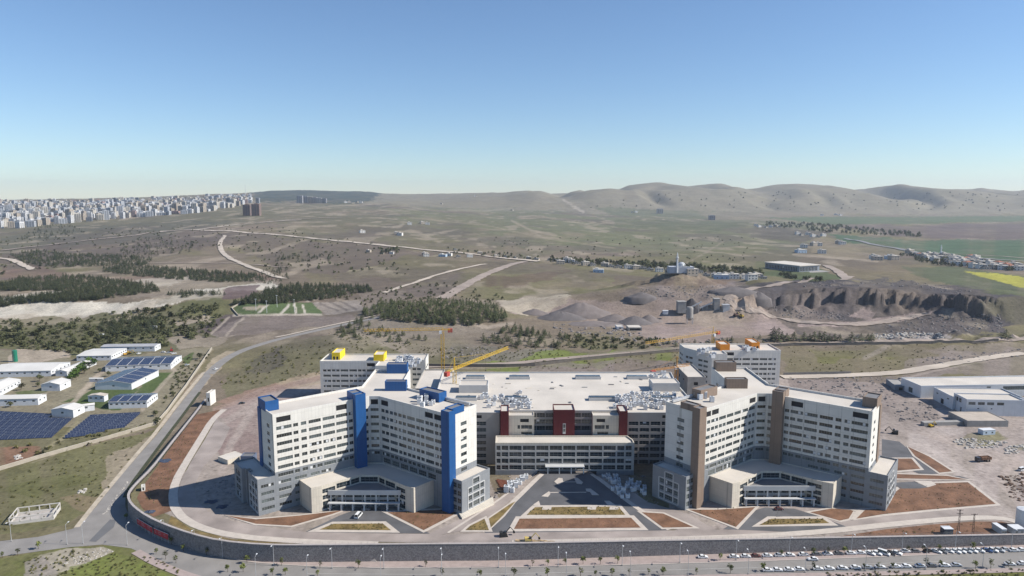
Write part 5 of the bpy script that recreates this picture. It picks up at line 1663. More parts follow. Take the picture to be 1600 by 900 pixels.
# roofless concrete shell beside the junction
def ruin():
    a, d, L, n, W, z = rect3((14, 821), (84, 812), (100, 795))
    t = thing('unfinished_building', 'roofless pale concrete shell with open frame walls on the field by the junction', 'building', (a.x, a.y, z))
    def P(s, w): q = Vector((a.x, a.y)) + d * s + n * w; return (q.x, q.y)
    pol = [P(0, 0), P(L, 0), P(L, W), P(0, W)]
    wl = MB()
    for i in range(4):
        p, q = pol[i], pol[(i + 1) % 4]; LL = math.hypot(q[0] - p[0], q[1] - p[1])
        dd = ((q[0] - p[0]) / LL, (q[1] - p[1]) / LL)
        wl.obox(p, dd, LL - .36, .35, z - 1, z + (1.6 if i in (0, 1) else 1.0))
        wl.obox(p, dd, LL - .36, .35, z + 3.3, z + 3.7)
        k = int(LL / 4.2)
        for j in range(k + 1):
            s = (LL - .8) * j / k
            wl.obox((p[0] + dd[0] * s, p[1] + dd[1] * s), dd, .4, .34, z + 1.0, z + 3.298)
    wl.build('wall', mat('pale_concrete_frame', (.52, .49, .45), .9, .1, .3), t)
    fl = MB(); fl.prism(offset_poly(pol, -.4), z, z + .12); fl.build('floor', mat('rubble_floor', (.38, .35, .32), .95, .2, .4), t)
ruin()

# solar fields: each row a thing of its own
def solar_field(p_far0, p_far1, p_near0, p_near1, rows, which, skip=None):
    fa, fb, na, nb = [hit1(*p) for p in (p_far0, p_far1, p_near0, p_near1)]
    base = None
    W = 3.25; tilt = math.radians(22)
    for r in range(rows):
        f = (r + .5) / rows
        a = na.lerp(fa, f); b = nb.lerp(fb, f)
        if skip: a, b = skip(r, rows, a, b)
        L = (b - a).length; ang = math.atan2(b.y - a.y, b.x - a.x)
        t = thing('solar_panel_row', ('nearest' if r == 0 else 'farthest' if r == rows - 1 else 'inner') + ' solar panel row of the ' + which,
                  'solar panels', (a.x, a.y, float(terr_h([a.x], [a.y])[0])), ang, 'rows of the ' + which)
        mb = MB(); h0 = .7; c, s = math.cos(tilt) * W, math.sin(tilt) * W
        n_ = max(1, int(round(L / 5.2))); st = L / n_
        for q_ in range(n_):
            xa, xb = q_ * st + .09, (q_ + 1) * st - .09
            mb.face([(xa, 0, h0), (xb, 0, h0), (xb, c, h0 + s), (xa, c, h0 + s)], 0); mb.face([(xa, 0, h0 - .06), (xa, c, h0 + s - .06), (xb, c, h0 + s - .06), (xb, 0, h0 - .06)], 1)
            mb.bar((xa - .16, 0, h0 - .02), (xa - .16, c, h0 + s - .02), .07, 1)
        mb.bar((0, c, h0 + s + .02), (L, c, h0 + s + .02), .06, 1)
        local('panel', mb, [M_PV, mat('panel_frame', (.24, .26, .29), .5, .1, 1, .3)], t)
        lg = MB(); k = max(2, int(L / 6))
        for i in range(k):
            x = L * (i + .5) / k
            lg.box(x - .05, x + .05, .4, .5, -.3, h0 + .12); lg.box(x - .05, x + .05, c - .5, c - .4, -.3, h0 + s - .3)
        local('leg', lg, M_GALV, t)
def sk1(r, n, a, b):
    return a, b
solar_field((-28, 646), (116, 655), (-90, 694), (80, 685), 17, 'large solar field left of the grass lane', lambda r, n, a, b: (a, b if r < n - 3 else a.lerp(b, .74)))
solar_field((140, 653), (219, 648), (99, 688), (188, 674), 11, 'smaller solar field right of the grass lane', lambda r, n, a, b: (a, b if r > 1 else a.lerp(b, .55 + r * .12)))

# green tank, white tank, containers
def tank(label, px, py, r, h, m, name='storage_tank', legs=False):
    p = hit1(px, py)
    t = thing(name, label, 'tank', p)
    mb = MB(); z0 = p.z - .3
    mb.lathe((p.x, p.y), [(r, z0), (r, p.z + h), (r * .96, p.z + h + .15), (0, p.z + h + r * .3)], 20)
    mb.build('shell', m, t)
    for k in range(1, 4):
        b = MB(); zz = p.z + h * k / 4; b.lathe((p.x, p.y), [(r + .004, zz - .09), (r + .07, zz - .07), (r + .07, zz + .07), (r + .004, zz + .09)], 20); b.build('hoop', m, t)
    l = MB(); 
    for dx in (-.25, .25): l.bar((p.x + dx, p.y - r - .2, p.z), (p.x + dx, p.y - r - .2, p.z + h + .6), .04)
    for k in range(int(h / .4)): l.bar((p.x - .25, p.y - r - .2, p.z + .4 + k * .4), (p.x + .25, p.y - r - .2, p.z + .4 + k * .4), .025)
    l.build('ladder', M_GALV, t)
tank('dark green upright tank beside the long white shed', 24, 565, 2.0, 10.5, mat('green_tank_paint', (.015, .16, .10), .5, .06, .3))
tank('squat white water tank at the right edge of the brown earth strip', 1598, 823, 3.0, 8.5, M_PAPER)

def container(label, A, B, C, h, m, name='site_container', cat='container', win=2):
    a, d, L, n, W, z = rect3(A, B, C)
    t = thing(name, label, cat, (a.x, a.y, z))
    def P(s, w): q = Vector((a.x, a.y)) + d * s + n * w; return (q.x, q.y)
    pol = [P(0, 0), P(L, 0), P(L, W), P(0, W)]
    if W < 0: pol = pol[::-1]
    b = MB(); wins = []
    for i in range(4):
        p, q = pol[i], pol[(i + 1) % 4]; LL = math.hypot(q[0] - p[0], q[1] - p[1])
        facade(b, p, q, z - .3, z + h, [(z + 1.0, z + 2.0, [(LL * (j + .5) / win - .55, LL * (j + .5) / win + .55, 'w') for j in range(win)])] if i in (0, 1) and win else [], 0, .08, wins)
    b.build('body', m, t)
    r = MB(); r.prism(offset_poly(pol, .12), z + h, z + h + .16); r.build('roof', M_PAPER if m is not M_GALV else M_DKROOF, t)
    put_windows(wins, t, random.Random(2))
M_CONT = mat('grey_container', (.42, .44, .45), .6, .06, .4); M_CONTB = mat('blue_white_container', (.50, .58, .66), .6, .06, .4)
container('pale grey site container by the right end of the wall, left of two', (1565, 838), (1572, 840), (1562, 826), 2.8, M_CONT)
container('darker grey site container by the right end of the wall, beside the white tank', (1584, 840), (1600, 843), (1575, 829), 2.8, mat('dark_grey_container', (.26, .27, .29), .6, .06, .4))
container('blue and white site cabin on the stony green patch', (1536, 680), (1555, 679), (1556, 675), 3.0, M_CONTB)
container('white and dark generator box on the brown strip', (1475, 837), (1489, 837), (1491, 832), 3.0, mat('dark_generator', (.07, .075, .09), .6, .1, .4), 'generator', 'generator')

# wooden power poles with transformer
def pole(label, px, py, h, arms=2, name='power_pole'):
    p = hit1(px, py)
    t = thing(name, label, 'power pole', p)
    mb = MB(); 
    for dx in (-.45, .45): mb.bar((p.x + dx, p.y, p.z - .5), (p.x + dx * .45, p.y, p.z + h), .1, 0)
    k = int(h / 1.4)
    for i in range(k):
        w0, w1 = .45 * (1 - .55 * i / k), .45 * (1 - .55 * (i + 1) / k); s = 1 if i % 2 else -1
        mb.bar((p.x - s * w0, p.y, p.z + h * i / k), (p.x + s * w1, p.y, p.z + h * (i + 1) / k), .05, 0)
    mb.build('mast', mat('brown_steel', (.12, .085, .07), .7, .1, 1), t)
    for i in range(arms):
        b = MB(); z = p.z + h - .4 - i * 1.6; b.bar((p.x - 1.4, p.y, z), (p.x + 1.4, p.y, z), .09)
        for x in (-1.3, -.5, .5, 1.3): b.bar((p.x + x, p.y, z), (p.x + x, p.y, z + .4), .06)
        b.build('cross_arm', MATS['brown_steel'], t)
pole('lattice power pole with a transformer on the brown strip, left of two', 1497, 834, 11.5)
pole('thin lattice power pole on the brown strip, right of two', 1520, 834, 9.5, 1)
# ------------------------------------------------------------------ vegetation
def leaf_mat(name, c, var=.45):
    m = bpy.data.materials.new(name); nt, b = nodes_of(m)
    b.inputs['Roughness'].default_value = .8; b.inputs['Specular IOR Level'].default_value = .2
    oi = nt.nodes.new('ShaderNodeObjectInfo'); tc = nt.nodes.new('ShaderNodeTexCoord')
    nz = nt.nodes.new('ShaderNodeTexNoise'); nz.inputs['Scale'].default_value = .9; nz.inputs['Detail'].default_value = 3
    nt.links.new(tc.outputs['Object'], nz.inputs['Vector'])
    ad = nt.nodes.new('ShaderNodeMath'); ad.operation = 'ADD'
    nt.links.new(nz.outputs['Fac'], ad.inputs[0])
    ml = nt.nodes.new('ShaderNodeMath'); ml.operation = 'MULTIPLY'; ml.inputs[1].default_value = .5
    nt.links.new(oi.outputs['Random'], ml.inputs[0]); nt.links.new(ml.outputs[0], ad.inputs[1])
    rp = nt.nodes.new('ShaderNodeValToRGB')
    rp.color_ramp.elements[0].position = .35; rp.color_ramp.elements[1].position = 1.0
    rp.color_ramp.elements[0].color = tuple(x * (1 - var) for x in c) + (1,)
    rp.color_ramp.elements[1].color = (c[0] * (1 + var * 1.2), c[1] * (1 + var), c[2] * (1 + var * .5), 1)
    nt.links.new(ad.outputs[0], rp.inputs['Fac']); nt.links.new(rp.outputs['Color'], b.inputs['Base Color'])
    return m
M_PINE = leaf_mat('pine_needles', (.056, .069, .034))
M_BUSH = leaf_mat('bush_leaves', (.064, .072, .036))
M_LEAF = leaf_mat('bright_leaves', (.060, .105, .026))
M_SAP = leaf_mat('sapling_leaves', (.095, .115, .035))
M_BARK = mat('bark', (.10, .075, .055), .95, .2, 2)

def pine_template(seed, h=1.0, wide=.24):
    """tiers of drooping sprays round a trunk; unit height, several spray triangles per tier"""
    r = random.Random(seed); mb = MB()
    mb.bar((0, 0, -.04), (0, 0, h * .9), (.022, .006), 1, 5)
    tiers = 8
    for k in range(tiers):
        f = k / (tiers - 1); z = h * (.14 + .80 * f)
        R = wide * (1 - f) ** .75 * (.75 + .5 * r.random()) + .02
        n = 8 if f < .7 else 6
        a0 = r.random() * 6.28
        for i in range(n):
            if r.random() < .1: continue
            a = a0 + 6.28 * i / n + r.uniform(-.25, .25); q = R * r.uniform(.65, 1.2); w = 3.0 / n * r.uniform(.6, .95)
            top = (r.uniform(-.012, .012), r.uniform(-.012, .012), z + h * .12)
            p1 = (math.cos(a - w / 2) * q * .75, math.sin(a - w / 2) * q * .75, z - h * .02 * r.random())
            p2 = (math.cos(a) * q, math.sin(a) * q, z - h * .05 * r.random())
            p3 = (math.cos(a + w / 2) * q * .75, math.sin(a + w / 2) * q * .75, z - h * .02 * r.random())
            mb.face([top, p1, p2]); mb.face([top, p2, p3])
            mb.face([p1, (0, 0, z + h * .02), p2]); mb.face([p2, (0, 0, z + h * .02), p3])
    return mb

def leafy_template(seed, clumps=26, leaves=9, rx=.36, z0=.30, z1=1.0, trunk=True, leaf=.075):
    r = random.Random(seed); mb = MB()
    if trunk:
        mb.bar((0, 0, -.05), (.01, 0, .42), (.028, .018), 1, 6)
        for k in range(5):
            a = k * 1.3 + r.random(); mb.bar((.01, 0, .34), (math.cos(a) * rx * .6, math.sin(a) * rx * .6, z0 + (z1 - z0) * r.uniform(.4, .8)), (.014, .005), 1, 4)
    zc = (z0 + z1) / 2; hz = (z1 - z0) / 2
    for c in range(clumps):
        while True:
            x, y, z = r.uniform(-1, 1), r.uniform(-1, 1), r.uniform(-1, 1)
            d = x * x + y * y + z * z
            if .12 < d < 1: break
        k = r.uniform(.8, 1.12)
        cx, cy, cz = x * rx * k, y * rx * k, zc + z * hz * k
        for l in range(leaves):
            ox, oy, oz = [r.gauss(0, leaf * .85) for _ in range(3)]
            u = Vector((r.gauss(0, 1), r.gauss(0, 1), r.gauss(0, .6))).normalized() * leaf * r.uniform(.7, 1.3)
            v = u.orthogonal().normalized() * leaf * r.uniform(.5, .9)
            p = Vector((cx + ox, cy + oy, cz + oz))
            mb.face([p - u, p - v, p + u, p + v])
    return mb

def split_mesh(mb, mi):
    o = MB()
    for f, m in zip(mb.f, mb.mi):
        if m == mi: o.face([mb.v[k] for k in f], 0)
    return o
def two_part(name, tmpl, leafm):
    """(crown mesh, trunk mesh)"""
    return split_mesh(tmpl, 0).mesh(name + '_crown', leafm), split_mesh(tmpl, 1).mesh(name + '_trunk', M_BARK)

def mass(name, tmpls, P, S, mats, seed=3):
    """many trees too far off to tell apart, as one object"""
    rs = np.random.RandomState(seed)
    VV, FF, MI = [], [], []; off = 0
    T = []
    for t in tmpls:
        V = np.array(t.v); fl = t.f
        T.append((V, fl, t.mi))
    which = rs.randint(0, len(T), len(P)); ang = rs.uniform(0, 6.28, len(P))
    for k in range(len(P)):
        V, fl, mi = T[which[k]]
        c, s = math.cos(ang[k]), math.sin(ang[k])
        W = np.stack([V[:, 0] * c - V[:, 1] * s, V[:, 0] * s + V[:, 1] * c, V[:, 2]], 1) * S[k]
        W += P[k]
        VV.append(W); FF += [[i + off for i in f] for f in fl]; MI += mi; off += len(V)
    me = bpy.data.meshes.new(name); me.from_pydata(np.concatenate(VV).tolist(), [], FF)
    for m in mats: me.materials.append(m)
    me.polygons.foreach_set('material_index', MI)
    o = bpy.data.objects.new(name, me); COL.objects.link(o)
    return tag(o, kind='stuff')

def scatter(poly, n, seed, jitter_mask=None):
    """random pixels inside a polygon of the photograph, spread evenly over the ground"""
    rs = np.random.RandomState(seed)
    P = np.array(poly, float); out = []
    while len(out) < n:
        q = np.stack([rs.uniform(P[:, 0].min(), P[:, 0].max(), n * 3), rs.uniform(P[:, 1].min(), P[:, 1].max(), n * 3)], 1)
        q = q[pip(q[:, 0], q[:, 1], poly)]
        out += q.tolist()
    return out[:n]

pineT = [pine_template(s, 1.0, w) for s, w in ((1, .42), (2, .46), (3, .38), (4, .44))]
bushT = [leafy_template(s, 12, 7, .55, .0, .85, False, .17) for s in (11, 12, 13)]
leafT = [leafy_template(s) for s in (21, 22, 23)]
def light(t_seed): return pine_template(t_seed, 1.0, .27)

# --- pines one can tell apart: the wood on the cut hill and the row behind the wall
pine_meshes = [two_part('pine', t, M_PINE) for t in pineT]
NPINE = [0]
def pine_things(px, hmin, hmax, label, group, seed, parts=True):
    x, y, z, ok = hit(px); r = random.Random(seed)
    for k in range(len(px)):
        c, b = pine_meshes[r.randrange(4)]
        t = thing('pine_tree', label, 'tree', (x[k], y[k], z[k]), r.uniform(0, 6.28), group)
        s = r.uniform(hmin, hmax); t.scale = (s * r.uniform(.9, 1.2), s * r.uniform(.9, 1.2), s)
        for nm, me in (('crown', c), ('trunk', b)):
            o = bpy.data.objects.new(nm, me); COL.objects.link(o); o.parent = t
        NPINE[0] += 1
wood_a = [(566, 487), (600, 474), (650, 471), (700, 470), (770, 478), (795, 492), (790, 503), (740, 510), (680, 508), (600, 500), (570, 496)]
wood_b = [(742, 530), (770, 518), (810, 512), (870, 522), (908, 532), (905, 543), (840, 545), (790, 541), (752, 539)]
wood_c = [(524, 521), (545, 502), (565, 498), (580, 508), (612, 520), (660, 526), (668, 534), (640, 538), (590, 532), (540, 531)]
pa = scatter(wood_a, 620, 1); pb = scatter(wood_b, 85, 2); pc = scatter(wood_c, 75, 3)
pa.sort(key=lambda q: -q[1])
pine_things(pb, 5.5, 9, 'dark pine in the clump on the bare slope behind the wide roof deck', 'pines of the clump behind the roof deck', 5)
pine_things(pc, 4.5, 7.5, 'small dark pine on the cut bank below the dense pine wood', 'pines on the cut bank', 6)
pine_things(pa[:105], 5.5, 8.5, 'pine along the front edge of the dense wood on the hill', 'front pines of the hill wood', 7)
x, y, z, ok = hit(pa[105:])
mass('pine_wood', pineT, np.stack([x, y, z], 1), RS.uniform(5.5, 8.5, len(x)), [M_PINE, M_BARK])

row = [(1209, 531), (1216, 533), (1222, 529), (1229, 533), (1240, 532), (1256, 532), (1265, 532), (1272, 533), (1280, 532), (1288, 533), (1296, 533), (1304, 533), (1312, 533), (1330, 533), (1345, 533), (1356, 533), (1362, 533), (1571, 530)]
x, y, z, ok = hit(row)
for k in range(len(row)):
    c, b = pine_meshes[k % 4]
    big = row[k][0] in (1209, 1216)
    t = thing('pine_tree', 'lone dark pine beside the track at the far right' if row[k][0] == 1571 else 'tall dark pine at the left end of the row below the quarry' if big else 'dark pine standing in the row between the quarry and the wall', 'tree', (x[k], y[k], z[k]), k, 'row of pines below the quarry' if row[k][0] != 1571 else None)
    s = (15 if big else RND.uniform(8, 11)); t.scale = (s * 1.35, s * 1.35, s)
    for nm, me in (('crown', c), ('trunk', b)):
        o = bpy.data.objects.new(nm, me); COL.objects.link(o); o.parent = t
row2 = scatter([(1020, 538), (1210, 528), (1210, 536), (1130, 543), (1030, 545)], 26, 9)
pine_things(row2, 4, 7, 'dark young pine in the loose line behind the orange crane', 'loose line of pines below the crusher yard', 10)

# --- far woods and scrub: nobody could count them
def zone(poly, n, h0, h1, seed): 
    x, y, z, ok = hit(scatter(poly, n, seed)); rs = np.random.RandomState(seed)
    return np.stack([x, y, z], 1), rs.uniform(h0, h1, n)
Z = [zone(*a) for a in (
    ([(-10, 448), (30, 436), (120, 432), (160, 436), (240, 446), (250, 456), (180, 466), (110, 472), (80, 474), (60, 468), (110, 455), (-10, 456)], 1150, 6, 9, 41),
    ([(-10, 468), (60, 462), (110, 458), (80, 472), (40, 474), (-10, 482)], 260, 5, 8, 42),
    ([(160, 420), (200, 414), (290, 422), (400, 430), (416, 440), (350, 442), (250, 436), (200, 430), (160, 426)], 760, 6, 9, 43),
    ([(16, 398), (60, 392), (120, 398), (200, 400), (240, 405), (230, 415), (110, 418), (60, 416), (30, 408)], 700, 6, 9, 44),
    ([(180, 385), (240, 370), (300, 378), (300, 395), (250, 400), (190, 398)], 130, 6, 9, 45),
    ([(60, 352), (110, 350), (130, 362), (100, 372), (30, 375)], 90, 7, 11, 46),
    ([(360, 478), (395, 462), (440, 448), (500, 446), (575, 448), (582, 456), (530, 464), (500, 470), (450, 474), (380, 476)], 620, 6, 9, 47),
    ([(260, 460), (340, 455), (352, 461), (280, 466)], 60, 5, 8, 48),
    ([(160, 505), (235, 498), (250, 510), (240, 522), (180, 524), (155, 518)], 120, 6, 10, 49),
    ([(430, 398), (520, 400), (520, 408), (430, 412)], 60, 5, 8, 50),
    ([(420, 418), (450, 416), (455, 440), (415, 446), (400, 436)], 70, 4, 7, 51),
)]
P = np.concatenate([a for a, b in Z]); S = np.concatenate([b for a, b in Z])
mass('far_pine_woods', [pine_template(s, 1.0, .42) for s in (61, 62)], P, S, [M_PINE, M_BARK], 5)
Z = [zone(*a) for a in (
    ([(-10, 500), (110, 500), (220, 484), (340, 472), (350, 500), (320, 530), (250, 545), (100, 552), (-10, 540)], 420, 2.0, 4.6, 81),
    ([(0, 372), (250, 350), (420, 352), (640, 392), (640, 430), (430, 425), (345, 385), (0, 430)], 500, 2.5, 5.5, 82),
    ([(480, 460), (720, 440), (800, 470), (720, 478), (600, 484)], 160, 2, 4.5, 84),
    ([(880, 522), (1040, 532), (1020, 546), (900, 546)], 130, 1.5, 4, 86),
    ([(1050, 300), (1600, 300), (1600, 330), (900, 326)], 140, 6, 14, 92),
    ([(700, 372), (1180, 370), (1180, 410), (860, 400)], 120, 2.5, 5, 93),
    ([(285, 560), (250, 640), (300, 590), (330, 552)], 90, .8, 2.2, 95),
)]
P = np.concatenate([a for a, b in Z]); S = np.concatenate([b for a, b in Z])
mass('scrub', bushT, P, S, [M_BUSH, M_BARK], 6)
Z = [zone(*a) for a in (
    ([(340, 600), (420, 545), (560, 510), (700, 550), (560, 572), (420, 602)], 260, .8, 2.0, 83),
    ([(-10, 745), (240, 670), (160, 780), (0, 835)], 150, .5, 1.3, 85),
    ([(1230, 542), (1550, 536), (1400, 582), (1230, 586)], 140, .5, 1.4, 87),
    ([(20, 700), (250, 660), (240, 672), (60, 716)], 60, .8, 2.2, 88),
    ([(1290, 896), (1600, 890), (1640, 905), (1300, 912)], 240, .4, 1.1, 89),
    ([(110, 860), (240, 872), (300, 900), (60, 905), (20, 880)], 200, .4, 1.0, 90),
    ([(780, 560), (1060, 548), (1060, 575), (760, 578)], 110, .6, 1.6, 91),
    ([(640, 545), (900, 540), (880, 556), (700, 568)], 200, .6, 1.8, 94),
)]
P = np.concatenate([a for a, b in Z]); S = np.concatenate([b for a, b in Z])
M_TUFT = leaf_mat('dry_grass_tufts', (.125, .125, .052))
ZB = [zone(*a) for a in (([(823, 805), (836, 793), (966, 792), (977, 805)], 170, .15, .5, 151), ([(803, 827), (812, 811), (986, 809.5), (1001, 825)], 60, .15, .4, 152), ([(499, 828), (521, 819), (598, 818.5), (611, 829)], 90, .15, .5, 153), ([(1186, 821), (1205, 811), (1285, 811), (1296, 818)], 90, .2, .6, 154), ([(1077, 797), (1180, 793), (1150, 824)], 40, .15, .5, 155), ([(606, 801), (716, 801), (662, 829)], 40, .15, .5, 156), ([(1352, 797), (1410, 761), (1512, 754), (1556, 788), (1380, 804)], 110, .15, .5, 157), ([(262, 702), (300, 655), (320, 655), (270, 755), (240, 790), (222, 775)], 120, .15, .5, 158), ([(727, 829), (757, 811), (764, 829)], 40, .15, .5, 159), ([(1320, 838), (1452, 821), (1560, 817), (1500, 836)], 60, .2, .5, 160))]
mass('bed_weeds', bushT, np.concatenate([a for a, b in ZB]) + np.array((0, 0, .2)), np.concatenate([b for a, b in ZB]), [M_TUFT, M_BARK], 9)
mass('grass_tufts', bushT, P, S, [M_TUFT, M_BARK], 8)
# tree belts of the far villages and the plain
Z = [zone(*a) for a in (
    ([(860, 404), (1060, 414), (1190, 424), (1190, 432), (1060, 424), (860, 411)], 330, 5, 10, 101),
    ([(1195, 346), (1300, 352), (1440, 366), (1440, 371), (1290, 364), (1195, 353)], 240, 8, 13, 102),
    ([(1400, 398), (1480, 404), (1590, 416), (1590, 424), (1450, 414)], 200, 5, 9, 103),
    ([(1210, 427), (1290, 440), (1230, 436)], 40, 4, 8, 104),
    ([(700, 388), (850, 402), (840, 408), (700, 396)], 50, 4, 7, 105),
    ([(590, 388), (625, 390), (620, 397), (595, 398)], 22, 5, 9, 106),
)]
P = np.concatenate([a for a, b in Z]); S = np.concatenate([b for a, b in Z])
mass('village_tree_belts', [leafy_template(s, 14, 6, .42, .1, 1.0, False, .14) for s in (111, 112)], P, S, [M_BUSH, M_BARK], 7)

# --- bushes one can tell apart on the scrub slope above the sheds
bm_ = [t.mesh('bush', [M_BUSH, M_BARK]) for t in bushT]
bp = scatter([(-5, 505), (110, 503), (220, 486), (340, 474), (348, 496), (315, 525), (230, 545), (100, 552), (-5, 540)], 150, 131)
x, y, z, ok = hit(bp)
for k in range(len(bp)):
    o = bpy.data.objects.new('bush', bm_[k % 3]); COL.objects.link(o)
    o.location = (x[k], y[k], z[k]); s = RND.uniform(4.0, 7.0); o.scale = (s, s, s); o.rotation_euler.z = RND.uniform(0, 6)
    tag(o, 'round dark green bush dotted on the grassy slope above the white sheds', 'bush', 'bushes dotted on the slope above the sheds')

# --- compound trees and roadside saplings
leaf_meshes = [two_part('leafy', t, M_LEAF) for t in leafT]
dark_meshes = [two_part('dark_leafy', t, M_BUSH) for t in leafT]
sap_meshes = [two_part('sapling', leafy_template(s, 16, 7, .26, .40, 1.0, True, .07), M_SAP) for s in (31, 32, 33)]
def leafy_things(name, pts, h0, h1, meshes, label, group, seed, cat='tree', zoff=None, fat=1.0):
    r = random.Random(seed); out = []
    for k, q in enumerate(pts):
        p = hit1(*q)
        if zoff: p = Vector((*PZ([q])[0], 0)); p.z = float(z_out(np.array([p.x]), np.array([p.y]))[0]) + zoff
        c, b = meshes[r.randrange(len(meshes))]
        t = thing(name, label if isinstance(label, str) else label(k, q), cat, p, r.uniform(0, 6.28), group)
        s = r.uniform(h0, h1); t.scale = (s * fat, s * fat, s)
        for nm, me in (('crown', c), ('trunk', b)):
            o = bpy.data.objects.new(nm, me); COL.objects.link(o); o.parent = t
        out.append(t)
    return out
leafy_things('leafy_tree', [(109, 596), (113, 592), (117, 589), (121, 586), (124, 583), (128, 580), (131, 577), (135, 574), (139, 571), (143, 568), (147, 571), (140, 577), (132, 584), (119, 594)], 5, 7.5, leaf_meshes,
             'bright green leafy tree in the hedge row beside the compound lane', 'hedge row trees of the compound', 3, fat=1.2)
leafy_things('leafy_tree', [(62, 596), (60, 604), (16, 636), (40, 632), (33, 610), (123, 554), (108, 556), (170, 588), (55, 630), (246, 664), (243, 650), (155, 686), (66, 713), (312, 561), (249, 539), (156, 582)], 3.5, 6.5, dark_meshes,
             lambda k, q: ['dark round tree behind the small square hall', 'dark bush tree beside the small square hall', 'dark tree against the front of the white shed at the left', 'dark bushy tree beside the shed behind the solar field', 'low green tree in the yard left of the square hall',
                           'tall dark tree behind the sheds near the yard entrance', 'slim dark tree by the earth yard behind the sheds', 'dark tree left of the deep solar hall', 'grey green tree at the shed corner near the lane', 'dark tree at the corner of the boundary wall', 'dark tree just inside the boundary wall corner',
                           'dark tree at the near edge of the smaller solar field', 'dark bushy tree beside the boundary wall below the large solar field', 'dark tree by the wall near the bend of the climbing road', 'dark round tree right of the open fronted shed', 'dark tree above the low white store'][k], None, 4, fat=1.15)
wall_side = [(198, 812), (268, 851), (287, 862), (323, 868), (386, 880), (440, 884), (500, 888), (560, 888), (665, 886), (832, 885), (856, 884), (883, 883), (911, 882), (938, 882), (965, 881), (1125, 876), (1221, 870), (1270, 868), (1293, 867), (1319, 866), (1419, 864), (1443, 863), (1468, 862), (1520, 860)]
far_side = [(28, 868), (4, 872), (60, 858), (244, 866), (259, 874), (275, 880), (356, 894), (380, 894), (426, 899), (446, 898), (496, 901), (690, 902), (750, 903), (803, 902), (855, 902), (907, 901), (931, 901), (956, 900), (983, 899), (1013, 898), (1036, 899), (1088, 898), (1141, 896), (1193, 893), (1270, 891), (1350, 891), (1373, 890), (1395, 889), (1447, 887), (1470, 886), (1524, 889), (1548, 888), (1576, 886)]
leafy_things('sapling', wall_side, 2.7, 3.8, sap_meshes, 'thin young street tree planted on the pavement below the stone wall', 'street saplings along the wall pavement', 5, 'street tree', .2, 1.1)
leafy_things('sapling', far_side, 2.5, 4.0, sap_meshes, 'young street tree on the near verge across the road from the wall', 'street saplings along the near verge', 6, 'street tree', .2, 1.15)
leafy_things('leafy_tree', [(597, 392), (603, 393), (610, 394)], 7, 10, dark_meshes, 'dark tree beside the farmstead on the earth road', 'farmstead trees', 8)
# ------------------------------------------------------------------ the far city, villages, outlying buildings
CITYC = {'white': (.64, .635, .63), 'cream': (.57, .52, .44), 'grey': (.44, .45, .47), 'pinkish': (.42, .29, .25), 'beige': (.44, .37, .29), 'dark grey': (.16, .17, .19)}
M_CITYW = mat('far_window', (.07, .085, .10), .3, .3, .3)
M_RTILE = mat('clay_roof_tile', (.26, .11, .07), .85, .15, .5)
def block_mesh(seed, w, d, h, wallm, kind):
    r = random.Random(seed); mb = MB()
    x0, x1, y0, y1 = -w / 2, w / 2, -d / 2, d / 2
    mb.box(x0, x1, y0, y1, -12, h)
    nf = int(h / 3.1)
    cols = 2 if w < 20 else 3
    for c in range(cols):                                   # window bays, floor by floor
        cx = x0 + w * (c + .5) / cols
        for f in range(nf):
            z = 1.0 + f * 3.1
            mb.box(cx - w / cols * .32, cx + w / cols * .32, y0 - .12, y0 - .004, z, z + 1.7, 1)
            if kind: mb.box(cx - w / cols * .38, cx + w / cols * .38, y0 - 1.3, y0 - .13, z - .9, z - .1, 0)
    for f in range(nf):
        z = 1.0 + f * 3.1
        mb.box(x1 + .004, x1 + .12, -d * .33, -d * .05, z, z + 1.6, 1); mb.box(x1 + .004, x1 + .12, d * .08, d * .36, z, z + 1.6, 1)
    mb.box(x0 - .3, x1 + .3, y0 - .3, y1 + .3, h + .004, h + .9, 0)
    mb.box(-w * .2, w * .15, -d * .2, d * .2, h + .904, h + 3.6, 0)
    mb.box(w * .2, w * .38, -d * .3, d * .1, h + .904, h + 2.2, 2)
    return mb.mesh('apartment_block', [wallm, M_CITYW, M_DKROOF])
CB = []
dims = [(22, 16, 18), (26, 18, 23), (20, 17, 28), (31, 16, 20), (24, 18, 32), (35, 17, 15)]
for ci, (cn, cc) in enumerate(CITYC.items()):
    m = mat('far_' + cn.replace(' ', '_') + '_render', cc, .85, .08, .1)
    for k in range(3):
        w, d, h = dims[(ci * 2 + k * 2 + (k > 1)) % 6]
        CB.append((cn, h, block_mesh(ci * 10 + k, w, d, h, m, (ci + k) % 2)))
weights = [5, 5, 5, 3, 3, 3, 4, 3, 3, 1, 1, 1, 2, 2, 2, 1, 1, 1]
# front edge of the city, then rank upon rank behind it
front = [(0, 357), (30, 357), (60, 354), (100, 350), (150, 345), (200, 341), (250, 337), (300, 334), (340, 329), (375, 322), (392, 317)]
back = [(0, 316.5), (60, 316.5), (120, 316), (200, 315), (260, 313.5), (300, 311.5), (350, 308), (392, 307)]
fx, fy = zip(*front); bx_, by = zip(*back)
rs = np.random.RandomState(77)
cand = []
for q in range(5200):
    x = rs.uniform(-25, 392); f = rs.uniform(0, 1) ** .72
    y = np.interp(x, fx, fy) * (1 - f) + np.interp(x, bx_, by) * f
    if np.interp(x, fx, fy) - y < 0.5 and rs.rand() < .3: continue
    cand.append((x, y))
keep = []
for c in sorted(cand, key=lambda q: -q[1]):
    spc = 5.2 * (c[1] - 285) / 40.0 + 1.0
    if all(abs(c[0] - k[0]) > spc * .95 or abs(c[1] - k[1]) > spc * .27 for k in keep[-220:]): keep.append(c)
x, y, z, ok = hit(keep)
order = list(range(len(keep)))
